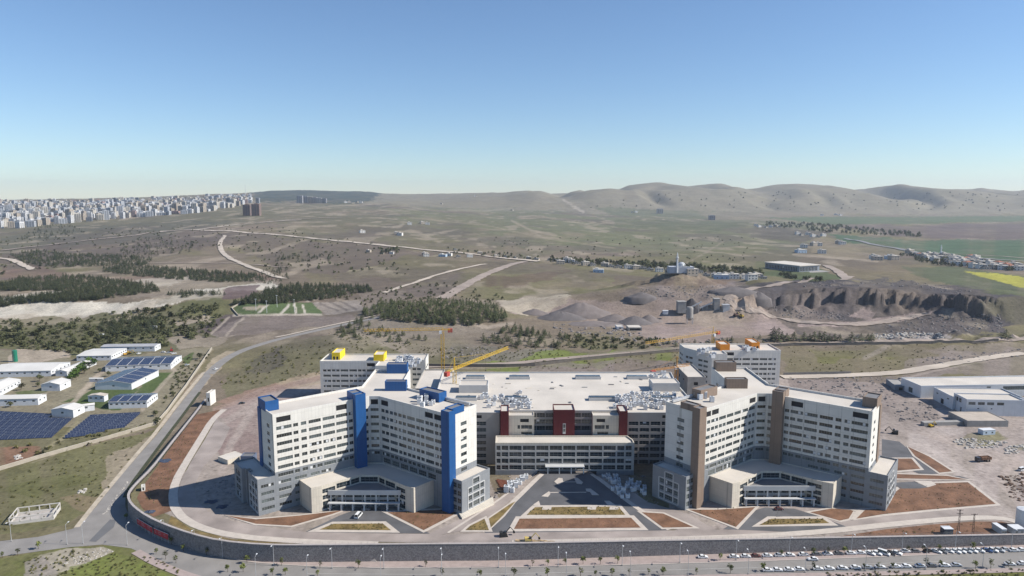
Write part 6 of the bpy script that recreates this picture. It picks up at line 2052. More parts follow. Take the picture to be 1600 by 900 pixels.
wcum = np.cumsum(weights) / sum(weights)
mass_parts = {}
def rowname(p):
    d = np.interp(p[0], fx, fy) - p[1]
    return 'front row of the far city' if d < 4 else 'dense middle rows of the far city' if d < 18 else 'hazy back rows of the far city'
nb = 0
massV = []
for k in order:
    i = int(np.searchsorted(wcum, rs.rand()))
    cn, h, me = CB[i]
    sc = rs.uniform(.85, 1.2); rz = rs.uniform(-.5, .5)
    if nb < 290:
        rn = rowname(keep[k])
        o = bpy.data.objects.new('apartment_block', me); COL.objects.link(o)
        o.location = (x[k], y[k], z[k]); o.rotation_euler.z = rz; o.scale = (sc, sc, sc * rs.uniform(.85, 1.2))
        tag(o, '%s apartment block in the %s on the left' % (cn, rn), 'apartment block', '%s apartment blocks in the %s' % (cn, rn))
        nb += 1
    else: massV.append((i, x[k], y[k], z[k], sc, rz))
if massV:
    V, Fc, MI = [], [], []; off = 0; mset = []
    for i, xx, yy, zz, sc, rz in massV:
        me = CB[i][2]; v = np.empty(len(me.vertices) * 3); me.vertices.foreach_get('co', v); v = v.reshape(-1, 3) * sc
        c, s = math.cos(rz), math.sin(rz)
        V.append(np.stack([v[:, 0] * c - v[:, 1] * s + xx, v[:, 0] * s + v[:, 1] * c + yy, v[:, 2] + zz], 1))
        for mm in me.materials:
            if mm not in mset: mset.append(mm)
        for p in me.polygons:
            Fc.append([q + off for q in p.vertices]); MI.append(mset.index(me.materials[p.material_index]))
        off += len(v)
    me = bpy.data.meshes.new('far_city'); me.from_pydata(np.concatenate(V).tolist(), [], Fc)
    for m in mset: me.materials.append(m)
    me.polygons.foreach_set('material_index', MI)
    o = bpy.data.objects.new('far_city', me); COL.objects.link(o); tag(o, kind='stuff')

def lone_block(px, py, w, d, h, col, label, group=None, rz=0.0, balc=1):
    p = hit1(px, py)
    o = bpy.data.objects.new('apartment_block', block_mesh(int(px), w, d, h, mat('render_%d' % int(px), col, .85, .08, .1), balc)); COL.objects.link(o)
    o.location = p; o.rotation_euler.z = rz
    tag(o, label, 'apartment block', group)
lone_block(387, 337, 34, 24, 50, (.20, .135, .115), 'brown apartment block standing apart in front of the city, left of two')
lone_block(401, 337, 36, 24, 52, (.24, .155, .125), 'brown apartment block standing apart in front of the city, right of two')
for k, (px, w) in enumerate(((469, 40), (477, 42), (485, 34), (492, 34), (499, 36), (506, 38))):
    lone_block(px, 317.2, w, 26, 52 - k * 4, ((.33, .33, .34), (.30, .30, .32), (.45, .40, .33), (.36, .33, .31), (.42, .40, .37), (.26, .26, .27))[k],
               ['grey block at the left end of the lone slab group below the dark wooded hill', 'grey block second from the left in the lone slab group', 'pale cream block third in the lone slab group', 'beige grey block fourth in the lone slab group', 'pale block fifth in the lone slab group', 'dark grey block at the right end of the lone slab group'][k], 'lone slab group below the wooded hill')
lone_block(403, 317.5, 22, 18, 34, (.30, .31, .33), 'grey block at the right end of the far city near the mast')
lone_block(1031, 333.5, 46, 28, 34, (.45, .42, .38), 'lone pale block at the foot of the far hills')
lone_block(1112, 343.5, 36, 24, 26, (.27, .26, .26), 'lone grey block at the foot of the far hills beside bare earth')
# mast over the city
p = hit1(384, 309)
t = thing('radio_mast', 'thin radio mast rising over the right end of the far city', 'mast', p)
mb = MB(); mb.bar((p.x, p.y, p.z - 4), (p.x, p.y, p.z + 40), (5, 3.2), 0, 8); mb.build('base_tower', mat('far_grey_render', CITYC['grey'], .85), t)
mb = MB(); mb.bar((p.x, p.y, p.z + 40), (p.x, p.y, p.z + 118), (1.6, .7), 0, 6); mb.build('antenna', M_GALV, t)

# --- village houses
def house_tmpl(w, d, h, wallc, roofc, kind):
    wl = MB(); wl.box(-w / 2, w / 2, -d / 2, d / 2, -2, h)
    rf = MB()
    if kind == 'hip':
        e = .5; a = [(-w / 2 - e, -d / 2 - e), (w / 2 + e, -d / 2 - e), (w / 2 + e, d / 2 + e), (-w / 2 - e, d / 2 + e)]
        r0, r1 = (-w / 2 + d / 2, 0, h + 2.2), (w / 2 - d / 2, 0, h + 2.2)
        b = [(q[0], q[1], h + .004) for q in a]
        rf.face([b[0], b[1], r1, r0]); rf.face([b[2], b[3], r0, r1]); rf.face([b[1], b[2], r1]); rf.face([b[3], b[0], r0]); rf.face(b[::-1])
    else:
        rf.box(-w / 2 - .3, w / 2 + .3, -d / 2 - .3, d / 2 + .3, h + .004, h + .5); rf.box(-w * .3, 0, -d * .2, d * .3, h + .504, h + 2.6)
    wn = wl
    nf = max(1, int(h / 3.2))
    for f in range(nf):
        for c in range(3):
            cx = -w / 2 + w * (c + .5) / 3
            wn.box(cx - .8, cx + .8, -d / 2 - .09, -d / 2 - .004, f * 3.2 + 1, f * 3.2 + 2.4, 1)
    return wl, rf, wn, wallc, roofc
HT = [house_tmpl(13, 9, 6.4, mat('house_white', (.62, .60, .56), .8, .08, .3), M_ROOF, 'flat'),
      house_tmpl(11, 9, 3.4, mat('house_cream', (.50, .44, .35), .8, .08, .3), M_DKROOF, 'flat'),
      house_tmpl(14, 10, 6.6, mat('house_stone', (.38, .33, .27), .85, .1, .3), M_ROOF, 'flat'),
      house_tmpl(12, 9, 6.2, mat('house_white', (.6, .6, .6)), M_RTILE, 'hip'),
      house_tmpl(18, 11, 5.4, mat('house_blue', (.36, .46, .56), .8, .08, .3), M_SHEDR, 'flat')]
HM = [(a.mesh('wall', [wm, M_CITYW]), b.mesh('roof', rm)) for a, b, c, wm, rm in HT]
HNAME = ['white flat roofed house', 'cream low house', 'stone grey house', 'white house with red tiled roof', 'long pale blue house']
def house(px, py, k, s, where, group, rz=0.0):
    p = hit1(px, py)
    t = thing('village_house', HNAME[k] + ' ' + where, 'house', p, rz, group); t.scale = (s, s, s)
    for nm, me in zip(('wall', 'roof'), HM[k]):
        o = bpy.data.objects.new(nm, me); COL.objects.link(o); o.parent = t
road_h = [(666, 401, 0), (692, 401, 4), (702, 400, 0), (716, 402, 1), (734, 402, 0), (664, 399, 2), (597, 397, 1), (576, 394, 2), (612, 397, 0), (712, 391, 1), (750, 397, 2), (757, 400, 1), (776, 402, 2), (790, 402, 1), (805, 404, 1), (826, 405, 2)]
for i, (px, py, k) in enumerate(road_h): house(px, py, k, 1.0 if i < 6 else .8, 'beside the pale earth road in the middle distance', 'houses beside the earth road', RND.uniform(-.3, .3))
mid_h = [(868, 407, 1), (902, 411, 1), (915, 413, 2), (926, 414, 1), (967, 417, 1), (994, 419, 2), (1016, 421, 1), (1030, 423, 0), (1046, 424, 1), (1080, 427, 2), (1104, 430, 1), (1135, 432, 2), (1163, 434, 0), (1192, 434, 1), (887, 408, 0), (893, 409, 0), (876, 411, 2), (860, 406, 1), (838, 405, 1), (945, 415, 2), (955, 416, 1), (981, 418, 0), (1005, 419, 1), (935, 424, 4), (1093, 425, 1), (1118, 432, 0), (1127, 434, 4), (1146, 434, 0), (1152, 433, 1), (1174, 435, 0), (1182, 432, 2), (1186, 431, 1)]
for i, (px, py, k) in enumerate(mid_h): house(px, py + 1.6, k, 1.4 if px in (887, 1127, 1146) else 1.15, 'in the village row left of the quarry', 'houses of the village row left of the quarry', RND.uniform(-.3, .3))
up_h = [(1256, 387, 0), (1279, 384, 0), (1272, 384, 2), (1251, 395, 4), (1284, 396, 0), (1310, 381, 2), (1316, 382, 0), (1366, 405, 0), (1370, 407, 2), (1392, 405, 4), (1396, 406, 2)]
for i, (px, py, k) in enumerate(up_h): house(px, py, k, 1.5, 'on the bare slope above the grey depot', 'houses on the slope above the depot', RND.uniform(-.4, .4))
rsv = np.random.RandomState(5)
vil = [(1430, 399), (1438, 401), (1448, 405), (1462, 401), (1474, 406), (1486, 406), (1493, 414), (1503, 409), (1510, 408), (1516, 411), (1528, 409), (1533, 419), (1549, 417), (1566, 421), (1578, 421), (1590, 422), (1421, 395), (1424, 397), (1452, 400), (1455, 403), (1460, 407), (1466, 405), (1470, 402), (1476, 401), (1478, 409), (1483, 412), (1490, 408), (1496, 411), (1500, 407), (1506, 412), (1512, 415), (1518, 404), (1524, 405), (1530, 414), (1522, 418), (1536, 417), (1545, 413), (1560, 415), (1572, 418), (1585, 417), (1555, 420), (1490, 404), (1444, 402), (1541, 420), (1598, 421)]
for i, (px, py) in enumerate(vil): house(px, py + .5, int(rsv.choice([0, 0, 0, 1, 2, 3])), 1.4, 'in the large village by the highway at the right', 'houses of the large village at the right', rsv.uniform(-.5, .5))
far_h = [(1181, 353), (1186, 355), (1190, 354), (1197, 356), (1204, 355), (1212, 354), (1218, 355), (1246, 366), (1252, 368), (1262, 367), (1270, 370), (1278, 371), (1286, 369), (1306, 336), (1313, 337), (1284, 337), (988, 332), (994, 332), (800, 329), (744, 307), (742, 307), (690, 319), (540, 317), (546, 317), (552, 317.5), (558, 316), (564, 317), (640, 351), (660, 350), (668, 351), (620, 367), (625, 368), (566, 364)]
for i, (px, py) in enumerate(far_h): house(px, py, int(rsv.choice([0, 0, 1, 2])), 1.7 if py < 345 else 1.35, 'far off on the open country towards the hills', 'houses scattered far off towards the hills', rsv.uniform(-.5, .5))

def mosque(px, py, s, hgt, label):
    p = hit1(px, py)
    t = thing('mosque', label, 'mosque', p)
    b = MB(); b.box(p.x - 16 * s, p.x + 18 * s, p.y - 8 * s, p.y + 8 * s, p.z - 2, p.z + 7 * s); b.build('prayer_hall', mat('mosque_stone', (.40, .42, .46), .8, .08, .2), t)
    d = MB(); d.lathe((p.x + 2, p.y), [(6 * s, p.z + 7 * s + .01), (6 * s, p.z + 8.5 * s), (5 * s, p.z + 11 * s), (2.6 * s, p.z + 12.8 * s), (0, p.z + 13.4 * s)], 14); d.build('dome', M_GALV, t)
    m = MB(); x = p.x - 6 * s
    m.lathe((x, p.y - 9 * s), [(1.5, p.z - 1), (1.3, p.z + hgt * .68), (2.1, p.z + hgt * .70), (2.1, p.z + hgt * .74), (1.1, p.z + hgt * .745), (1.0, p.z + hgt * .86), (0, p.z + hgt)], 10); m.build('minaret', M_PAPER, t)
mosque(1062, 424, 1.0, 28, 'grey mosque with one thin white minaret in the village row')
mosque(1470, 401, 1.0, 32, 'small mosque with white minaret in the large village by the highway')

# grey depot above the quarry
def depot():
    a, d, L, n, W, z = rect3((1249, 425), (1280, 424), (1279, 414))
    t = thing('depot_building', 'large grey colonnaded depot with pale roof standing above the quarry', 'building', (a.x, a.y, z))
    def P(s, w): q = Vector((a.x, a.y)) + d * s + n * w; return (q.x, q.y)
    pol = [P(0, 0), P(L, 0), P(L, W), P(0, W)]
    wl = MB(); w = []
    for i in range(4):
        p, q = pol[i], pol[(i + 1) % 4]; LL = math.hypot(q[0] - p[0], q[1] - p[1])
        facade(wl, p, q, z - 4, z + 12, [(z + 1.5, z + 9.5, [(1 + 4.2 * k, 4.2 + 4.2 * k, 'glass') for k in range(int((LL - 2) / 4.2))])], 0, .8, w)
    wl.build('wall', mat('depot_grey', (.26, .28, .31), .8, .08, .2), t)
    rf = MB(); rf.prism(offset_poly(pol, 1.5), z + 12.004, z + 13.4); rf.build('roof', M_ROOF, t)
    put_windows(w, t, random.Random(8), cap=60)
    y = MB(); y.prism([P(-8, -14), P(L + 14, -14), P(L + 14, W + 4), P(-8, W + 4)], z - 4, z + .3); y.build('yard_slab', M_CONC, t)
depot()

# --- crusher yard: heaps and plant
def heap(px, py, r, h, sx, label, m, seed):
    p = hit1(px, py); n = 26; mb = MB(); rr = random.Random(seed)
    rings = [(1.14, -1.3), (1.0, -.04), (.82, .16), (.6, .42), (.38, .70), (.18, .93), (.06, 1.0)]
    R = []
    for f, g in rings:
        R.append([(p.x + math.cos(6.283 * k / n) * r * sx * f * (1 + .10 * math.sin(k * 2.1 + seed) + rr.uniform(-.05, .05)), p.y + math.sin(6.283 * k / n) * r * f * (1 + rr.uniform(-.05, .05)), p.z + h * g * (1 + rr.uniform(-.08, .06))) for k in range(n)])
    for a, b in zip(R[:-1], R[1:]):
        for k in range(n): mb.face([a[k], a[(k + 1) % n], b[(k + 1) % n], b[k]])
    mb.face(R[-1])
    o = mb.build('gravel_heap', m, None, True); tag(o, label, 'gravel heap')
    for q in o.data.polygons: q.use_smooth = True
M_GRAV = mat('grey_gravel', (.130, .116, .113), .95, .15, .15, bump=.4); M_GRAVB = mat('brown_gravel', (.165, .14, .13), .95, .15, .15, bump=.4)
heap(908, 490, 25, 14, 1.6, 'big grey brown gravel heap at the back left of the crusher yard', M_GRAVB, 1)
heap(876, 498, 17, 9, 2.0, 'long dark grey gravel heap at the left front of the crusher yard', M_GRAV, 2)
heap(960, 500, 15, 7, 1.5, 'brownish gravel cone left of the dark cone in the crusher yard', M_GRAVB, 3)
heap(992, 505, 17, 8.5, 1.4, 'dark pointed gravel cone in the middle of the crusher yard', M_GRAV, 4)
heap(1014, 502, 12, 8, 1.4, 'low gravel heap behind the dark cone', M_GRAVB, 5)
heap(925, 506, 18, 3, 1.9, 'flat spread gravel bank in front of the heaps', M_GRAVB, 6)
heap(835, 490, 12, 6, 1.6, 'sandy grey heap at the edge of the pale sand', M_GRAVB, 7)
heap(1080, 481, 10, 12, 1.3, 'dark crushed stone heap against the crusher plant', mat('dark_stone', (.06, .055, .058), .95, .15, .2), 8)
heap(1186, 466, 10, 8, 1.5, 'dark rock heap beside the haul road at the quarry mouth', M_GRAV, 9)
heap(1145, 455, 14, 6, 2.2, 'rough grey spoil heap below the village row', M_GRAV, 10)
heap(1003, 464, 12, 6, 1.8, 'broad dark spoil heap at the upper edge of the crusher yard', M_GRAV, 11)
def crusher():
    p = hit1(1085, 487)
    t = thing('crusher_plant', 'stone crusher plant with grey silos and sloping conveyors in the yard', 'industrial plant', p)
    x, y, z = p
    def bx(nm, x0, x1, y0, y1, z0, z1, m):
        b = MB(); b.box(x + x0, x + x1, y + y0, y + y1, z + z0, z + z1); b.box(x + x0 - .4, x + x1 + .4, y + y0 - .4, y + y1 + .4, z + z1 + .004, z + z1 + .6, 0); b.build(nm, m, t)
    bx('hopper_house', -22, -12, -6, 4, -1, 13, M_CONC); bx('screen_house', 24, 31, -2, 6, -1, 16, M_CONC); bx('screen_house', 34, 42, -6, 2, -1, 9, M_GALV); bx('control_hut', -42, -36, -14, -10, -1, 3, M_PAPER)
    for x0, z0, x1, z1, yy in ((-12, 3, 8, 13, -3), (26, 13, 6, 4, 1), (34, 8, 52, 3, -3)):
        b = MB(); b.bar((x + x0, y + yy, z + z0), (x + x1, y + yy, z + z1), .9)
        for f in (.2, .5, .8): b.bar((x + x0 + (x1 - x0) * f, y + yy, z - 1), (x + x0 + (x1 - x0) * f, y + yy, z + z0 + (z1 - z0) * f), .2)
        b.build('conveyor', M_GALV, t)
crusher()
def silo():
    p = hit1(1077, 506); t = thing('cement_silo', 'tall pale grey silo standing alone in front of the crusher plant', 'silo', p)
    b = MB(); b.lathe((p.x, p.y), [(1.2, p.z + 4), (4.0, p.z + 7), (4.0, p.z + 19), (3.4, p.z + 20.5), (0, p.z + 21)], 16); b.build('shell', M_CONC, t)
    for dx, dy in ((-3, -3), (3, -3), (3, 3), (-3, 3)):
        l = MB(); l.bar((p.x + dx, p.y + dy, p.z - 1), (p.x + dx, p.y + dy, p.z + 8), .25); l.build('leg', M_GALV, t)
    l = MB(); l.bar((p.x + 4.3, p.y, p.z), (p.x + 4.3, p.y, p.z + 20), .2); l.build('pipe', M_GALV, t)
silo()
flat_block('long low dark store hut at the front of the crusher yard', (982, 517), (1003, 517), (1004, 513), 4.0, [(0, .5, 2.8, [(.1, .9)], 'louvre')], M_CONC, M_ROOF, 'store_hut', 'hut', .2)
flat_block('small pale hut beside the long low store in the crusher yard', (964, 515), (974, 515), (975, 512), 3.4, [(0, 1, 2.4, [(.3, .7)], 'louvre')], M_PAPER, M_ROOF, 'store_hut', 'hut', .2)
# floodlight masts of the cemetery lawns
for k, (px, py) in enumerate(((400, 486), (417, 489), (433, 480), (460, 487))):
    p = hit1(px, py); t = thing('lamp_mast', 'tall pale lamp mast on the cemetery lawns', 'lamp mast', p, 0, 'lamp masts of the cemetery lawns')
    b = MB(); b.bar((p.x, p.y, p.z - .5), (p.x, p.y, p.z + 15), (.28, .16), 0, 6); b.build('pole', M_PAPER, t)
    b = MB(); b.box(p.x - 1, p.x + 1, p.y - .4, p.y + .4, p.z + 15, p.z + 15.6); b.build('lamp_head', M_PAPER, t)
# ------------------------------------------------------------------ vehicles, lamps, cranes, building-site goods
M_TYRE = mat('tyre_rubber', (.02, .02, .02), .9, .1, 2)
M_CARGL = mat('car_glass', (.02, .025, .03), .08, .1, 1, spec=.6)
def car_meshes(col, name, van=False):
    m = mat(name, col, .28, .03, 1, spec=.5)
    b = MB()
    L, W = (4.4, 1.76) if not van else (5.0, 1.95)
    prof = [(-L / 2, .35), (-L / 2, .80), (-L / 2 + .25, .93), (-L * .30, .96), (L * .22, .96), (L / 2 - .25, .78), (L / 2, .62), (L / 2, .33)] if not van else [(-L / 2, .35), (-L / 2, 1.0), (L * .34, 1.05), (L / 2 - .1, .9), (L / 2, .7), (L / 2, .33)]
    cab = [(-L * .36, .95), (-L * .25, 1.43), (L * .06, 1.45), (L * .22, .95)] if not van else [(-L / 2 + .06, 1.0), (-L / 2 + .12, 1.98), (L * .22, 1.98), (L * .36, 1.02)]
    hw = W / 2
    def ext(mb, P, y0, y1, t0=0, t1=0, mi=0):
        n = len(P)
        A = [(x, -y0, z) for x, z in P]; B = [(x, y0, z) for x, z in P]
        for i in range(n):
            j = (i + 1) % n
            mb.face([A[i], A[j], B[j], B[i]][::-1] if False else [A[i], B[i], B[j], A[j]], mi)
        mb.cap([(p[0], p[1]) for p in P], 0) if False else None
        mb.face([A[k] for k in range(n)][::-1] if False else A, mi); mb.face(B[::-1], mi)
    ext(b, prof[::-1], hw, hw)
    g = MB(); rf = MB()
    # cabin tapers inward to the roof
    def P(x, z, side): return (x, side * (hw - .06 - max(0, z - .95) * .26), z)
    n = len(cab)
    for s in (-1, 1):
        f = [P(x, z, s) for x, z in cab]; g.face(f if s > 0 else f[::-1])
        f2 = [f[0], f[1], f[2], f[3]]
    for i, j in ((0, 1), (2, 3)):
        a, c = cab[i], cab[j]; g.face([P(*a, -1), P(*c, -1), P(*c, 1), P(*a, 1)])
    a, c = cab[1], cab[2]
    q = [P(*a, -1), P(*c, -1), P(*c, 1), P(*a, 1)]
    b.face([(x, y * 1.02, z + .03) for x, y, z in q])
    for i in range(4):
        u, v = q[i], q[(i + 1) % 4]; b.face([(u[0], u[1] * 1.02, u[2] - .06), (v[0], v[1] * 1.02, v[2] - .06), (v[0], v[1] * 1.02, v[2] + .03), (u[0], u[1] * 1.02, u[2] + .03)])
    for s in (-1, 1):                                        # pillars
        for x0, x1 in ((cab[0], cab[1]), (cab[3], cab[2])):
            A, B = Vector(P(*x0, s * 1.01)), Vector(P(*x1, s * 1.01)); b.bar(A, B, .05)
        mid0, mid1 = Vector(P(-L * .07, .95, s * 1.01)), Vector(P(-L * .08, 1.43, s * 1.01)); b.bar(mid0, mid1, .045)
        b.box(-L / 2 - .03, -L / 2 + .02, s * hw * .72 - .15, s * hw * .72 + .15, .68, .82, 1) ; b.box(L / 2 - .10, L / 2 + .02, s * hw * .7 - .18, s * hw * .7 + .18, .56, .68, 2)
    body = b.mesh('body', [m, mat('tail_lamp', (.25, .01, .01), .3), mat('head_lamp', (.7, .7, .7), .2)])
    glass = g.mesh('window', M_CARGL)
    w = MB(); r = .33
    for i in range(14):
        a0, a1 = 6.283 * i / 14, 6.283 * (i + 1) / 14
        p0, p1 = (math.cos(a0) * r, math.sin(a0) * r), (math.cos(a1) * r, math.sin(a1) * r)
        w.face([(p0[0], -.11, p0[1]), (p1[0], -.11, p1[1]), (p1[0], .11, p1[1]), (p0[0], .11, p0[1])], 0)
        for s in (-1, 1):
            w.face([(p0[0], s * .11, p0[1]), (p1[0], s * .11, p1[1]), (p1[0] * .62, s * .11, p1[1] * .62), (p0[0] * .62, s * .11, p0[1] * .62)], 0)
            w.face([(p0[0] * .62, s * .10, p0[1] * .62), (p1[0] * .62, s * .10, p1[1] * .62), (0, s * .10, 0)], 1)
    wheel = w.mesh('wheel', [M_TYRE, M_GALV])
    return body, glass, wheel, L, W
CARS = {'white': car_meshes((.72, .72, .71), 'white_car_paint'), 'silver': car_meshes((.42, .44, .46), 'silver_car_paint'), 'grey': car_meshes((.16, .165, .175), 'grey_car_paint'),
        'black': car_meshes((.02, .02, .023), 'black_car_paint'), 'maroon': car_meshes((.12, .05, .05), 'maroon_car_paint'), 'white van': car_meshes((.72, .72, .71), 'white_car_paint', True), 'blue': car_meshes((.05, .09, .20), 'blue_car_paint')}
def car(kind, loc, rz, label, group=None, sc=.99):
    body, glass, wheel, L, W = CARS[kind]
    t = thing('parked_car' if 'van' not in kind else 'parked_van', label, 'car' if 'van' not in kind else 'van', loc, rz, group); t.scale = (sc, sc, sc)
    for nm, me in (('body', body), ('window', glass)):
        o = bpy.data.objects.new(nm, me); COL.objects.link(o); o.parent = t
    for x in (-L * .31, L * .31):
        for y in (-W / 2 + .06, W / 2 - .06):
            o = bpy.data.objects.new('wheel', wheel); COL.objects.link(o); o.parent = t; o.location = (x, y, .33)
ORD = ['first', 'second', 'third', 'fourth', 'fifth', 'sixth', 'seventh', 'eighth', 'ninth', 'tenth', 'eleventh', 'twelfth', 'thirteenth', 'fourteenth', 'fifteenth', 'sixteenth', 'seventeenth', 'eighteenth', 'nineteenth', 'twentieth']
def on_road(px, py):
    q = PZ([(px, py)])[0]
    return Vector((q[0], q[1], float(z_out(np.array([q[0]]), np.array([q[1]]))[0]) + .065))
side_a = [(1098, 872, 'white'), (1147, 871.5, 'white'), (1165, 871, 'white'), (1181, 870.5, 'maroon'), (1199, 870, 'white'), (1218, 869.5, 'white'), (1234, 869, 'white'), (1255.5, 868.3, 'white'), (1276.6, 867.5, 'grey'), (1293, 867, 'white'), (1310, 866.5, 'grey'), (1329.5, 866, 'white'), (1345, 865.5, 'white')]
for k, (px, py, c) in enumerate(side_a):
    car(c, on_road(px, py), -.03 + RND.uniform(-.04, .04), '%s car parked along the wall side kerb, %s from the left end of the line' % (c, ORD[k]), 'cars parked along the wall side kerb')
side_b = [(1359.5, 866, 'white'), (1370, 866, 'white'), (1381, 866, 'white van'), (1391, 866, 'black'), (1401, 865.5, 'white')]
for k, (px, py, c) in enumerate(side_b):
    car(c, on_road(px, py), -.75, '%s parked aslant on the wall side, %s of the slanted five from the left' % (c + ('' if 'van' in c else ' car'), ORD[k]), 'slanted cars on the wall side')
side_c = [(1415, 863, 'white', 0), (1430, 863, 'grey', 0), (1450, 862.5, 'black', .25), (1463, 863, 'white', -.75), (1472, 863, 'grey', -.75), (1482, 862.5, 'white', -.7), (1493, 863, 'white', -.75), (1501, 862.5, 'white', -.75), (1510, 862.3, 'silver', -.75), (1519, 862, 'white', -.75), (1530, 862, 'white', -.6), (1542, 861.8, 'blue', -.5), (1551, 861.2, 'white', -.75), (1561, 861, 'silver', -.75), (1571.5, 860.3, 'silver', 0), (1584, 861.5, 'white', 0), (1597, 861, 'white', 0), (1611, 860.5, 'white', 0)]
for k, (px, py, c, r) in enumerate(side_c):
    car(c, on_road(px, py), r, '%s car in the crowded wall side row at the right, %s from its left end' % (c, ORD[k]), 'crowded cars on the wall side at the right')
far = [(1199.5, 892.5, 'white'), (1214.5, 892.3, 'white'), (1233, 892, 'white'), (1249, 891.2, 'white'), (1278, 890.4, 'white'), (1296, 890.2, 'white'), (1316.5, 889.5, 'white'), (1337, 888.6, 'white'), (1355.5, 888.2, 'silver'), (1375, 887.6, 'white'), (1400, 887, 'white'), (1416, 886.6, 'white'), (1438, 886.2, 'white'), (1456, 885.6, 'grey'), (1476.5, 885.2, 'white'), (1494, 884.7, 'silver')]
for k, (px, py, c) in enumerate(far):
    car(c, on_road(px, py), -.03 + RND.uniform(-.03, .03), '%s car parked along the near kerb, %s from the left end of the line' % (c, ORD[k]), 'cars parked along the near kerb')
car('white', on_road(1578, 883), -.03, 'white car parked alone on the near kerb beside a street sapling at the far right')
car('white', on_road(1598, 882.2), -.03, 'white car parked on the near kerb at the right picture edge')
car('white', on_road(1270, 875.5), math.pi - .03, 'white car driving along the middle of the road below the wall')
p = hit1(337, 577.5); car('white', p + Vector((0, 0, .13)), 1.3, 'white car driving up the climbing road on the left')
p = hit1(1597, 735); car('white van', p, .4, 'white van on the dusty yard at the right edge')
p = hit1(560, 808); car('white van', p + Vector((0, 0, .2)), 1.4, 'white van parked on the bay before the left entrance hall', None, 1.1)
p = hit1(572, 797); car('grey', p + Vector((0, 0, .1)), .1, 'grey car standing before the left entrance hall')
p = hit1(1217, 797); car('maroon', p + Vector((0, 0, .1)), .1, 'maroon car standing before the right entrance hall')
p = hit1(378, 631); car('black', p + Vector((0, 0, .05)), .5, 'dark car parked on the yard left of the blue tower')
for k, (px, py) in enumerate(((255, 551), (264, 552), (272, 553), (292, 571), (217, 553))):
    p = hit1(px, py); car(['white', 'silver', 'white', 'silver', 'white'][k], p, .3 * k, ['white car at the left of the machine yard behind the sheds', 'silver car in the middle of the machine yard behind the sheds', 'white car at the right of the machine yard behind the sheds', 'silver car on the lane beside the solar roofed hall', 'white car before the open fronted shed'][k])

def dump_truck():
    p = hit1(1536, 721)
    t = thing('dump_truck', 'brown dump truck with dark cab driving over the dusty yard', 'truck', p, .15)
    m = mat('rust_brown_paint', (.16, .085, .05), .7, .15, 1)
    b = MB(); b.box(-4.2, 3.9, -.5, .5, .9, 1.25); local('chassis', b, mat('dark_steel', (.03, .03, .03), .6, .1, 1), t)
    b = MB(); b.face([(-2.2, -1.25, 1.3), (4.3, -1.25, 1.3), (4.3, 1.25, 1.3), (-2.2, 1.25, 1.3)][::-1])
    for s in (-1, 1):
        b.obox((-2.2, 1.2 if s > 0 else -1.3), (1, 0), 6.5, .1, 1.3, 2.9)
        for x in (-1.6, 0, 1.6, 3.2): b.box(x, x + .16, (1.301 if s > 0 else -1.40), (1.40 if s > 0 else -1.301), 1.3, 2.9)
    b.box(-2.3, -2.2, -1.3, 1.3, 1.3, 3.1); b.box(4.3, 4.4, -1.3, 1.3, 1.3, 2.7); b.box(-2.19, 4.29, -1.19, 1.19, 1.31, 2.3, 1)
    local('tipper_body', b, [m, M_SOIL], t)
    b = MB(); b.prism([(-4.6, -1.2), (-2.5, -1.2), (-2.5, 1.2), (-4.6, 1.2)], .9, 2.9); local('cab', b, mat('dark_cab_paint', (.05, .05, .06), .4, .1, 1), t)
    b = MB(); b.box(-4.66, -4.61, -1.0, 1.0, 1.8, 2.7)
    for s in (-1, 1): b.box(-4.3, -2.9, (1.21 if s > 0 else -1.26), (1.26 if s > 0 else -1.21), 1.8, 2.6)
    local('window', b, M_CARGL, t)
    for x in (-3.6, 1.6, 3.1):
        for y in (-1.05, 1.05):
            w = MB(); r = .55
            for i in range(14):
                a0, a1 = 6.283 * i / 14, 6.283 * (i + 1) / 14
                w.face([(x + math.cos(a0) * r, y - .2, .55 + math.sin(a0) * r), (x + math.cos(a1) * r, y - .2, .55 + math.sin(a1) * r), (x + math.cos(a1) * r, y + .2, .55 + math.sin(a1) * r), (x + math.cos(a0) * r, y + .2, .55 + math.sin(a0) * r)])
                for s in (-.2, .2): w.face([(x, y + s, .55), (x + math.cos(a0) * r, y + s, .55 + math.sin(a0) * r), (x + math.cos(a1) * r, y + s, .55 + math.sin(a1) * r)])
            local('wheel', w, M_TYRE, t)
dump_truck()
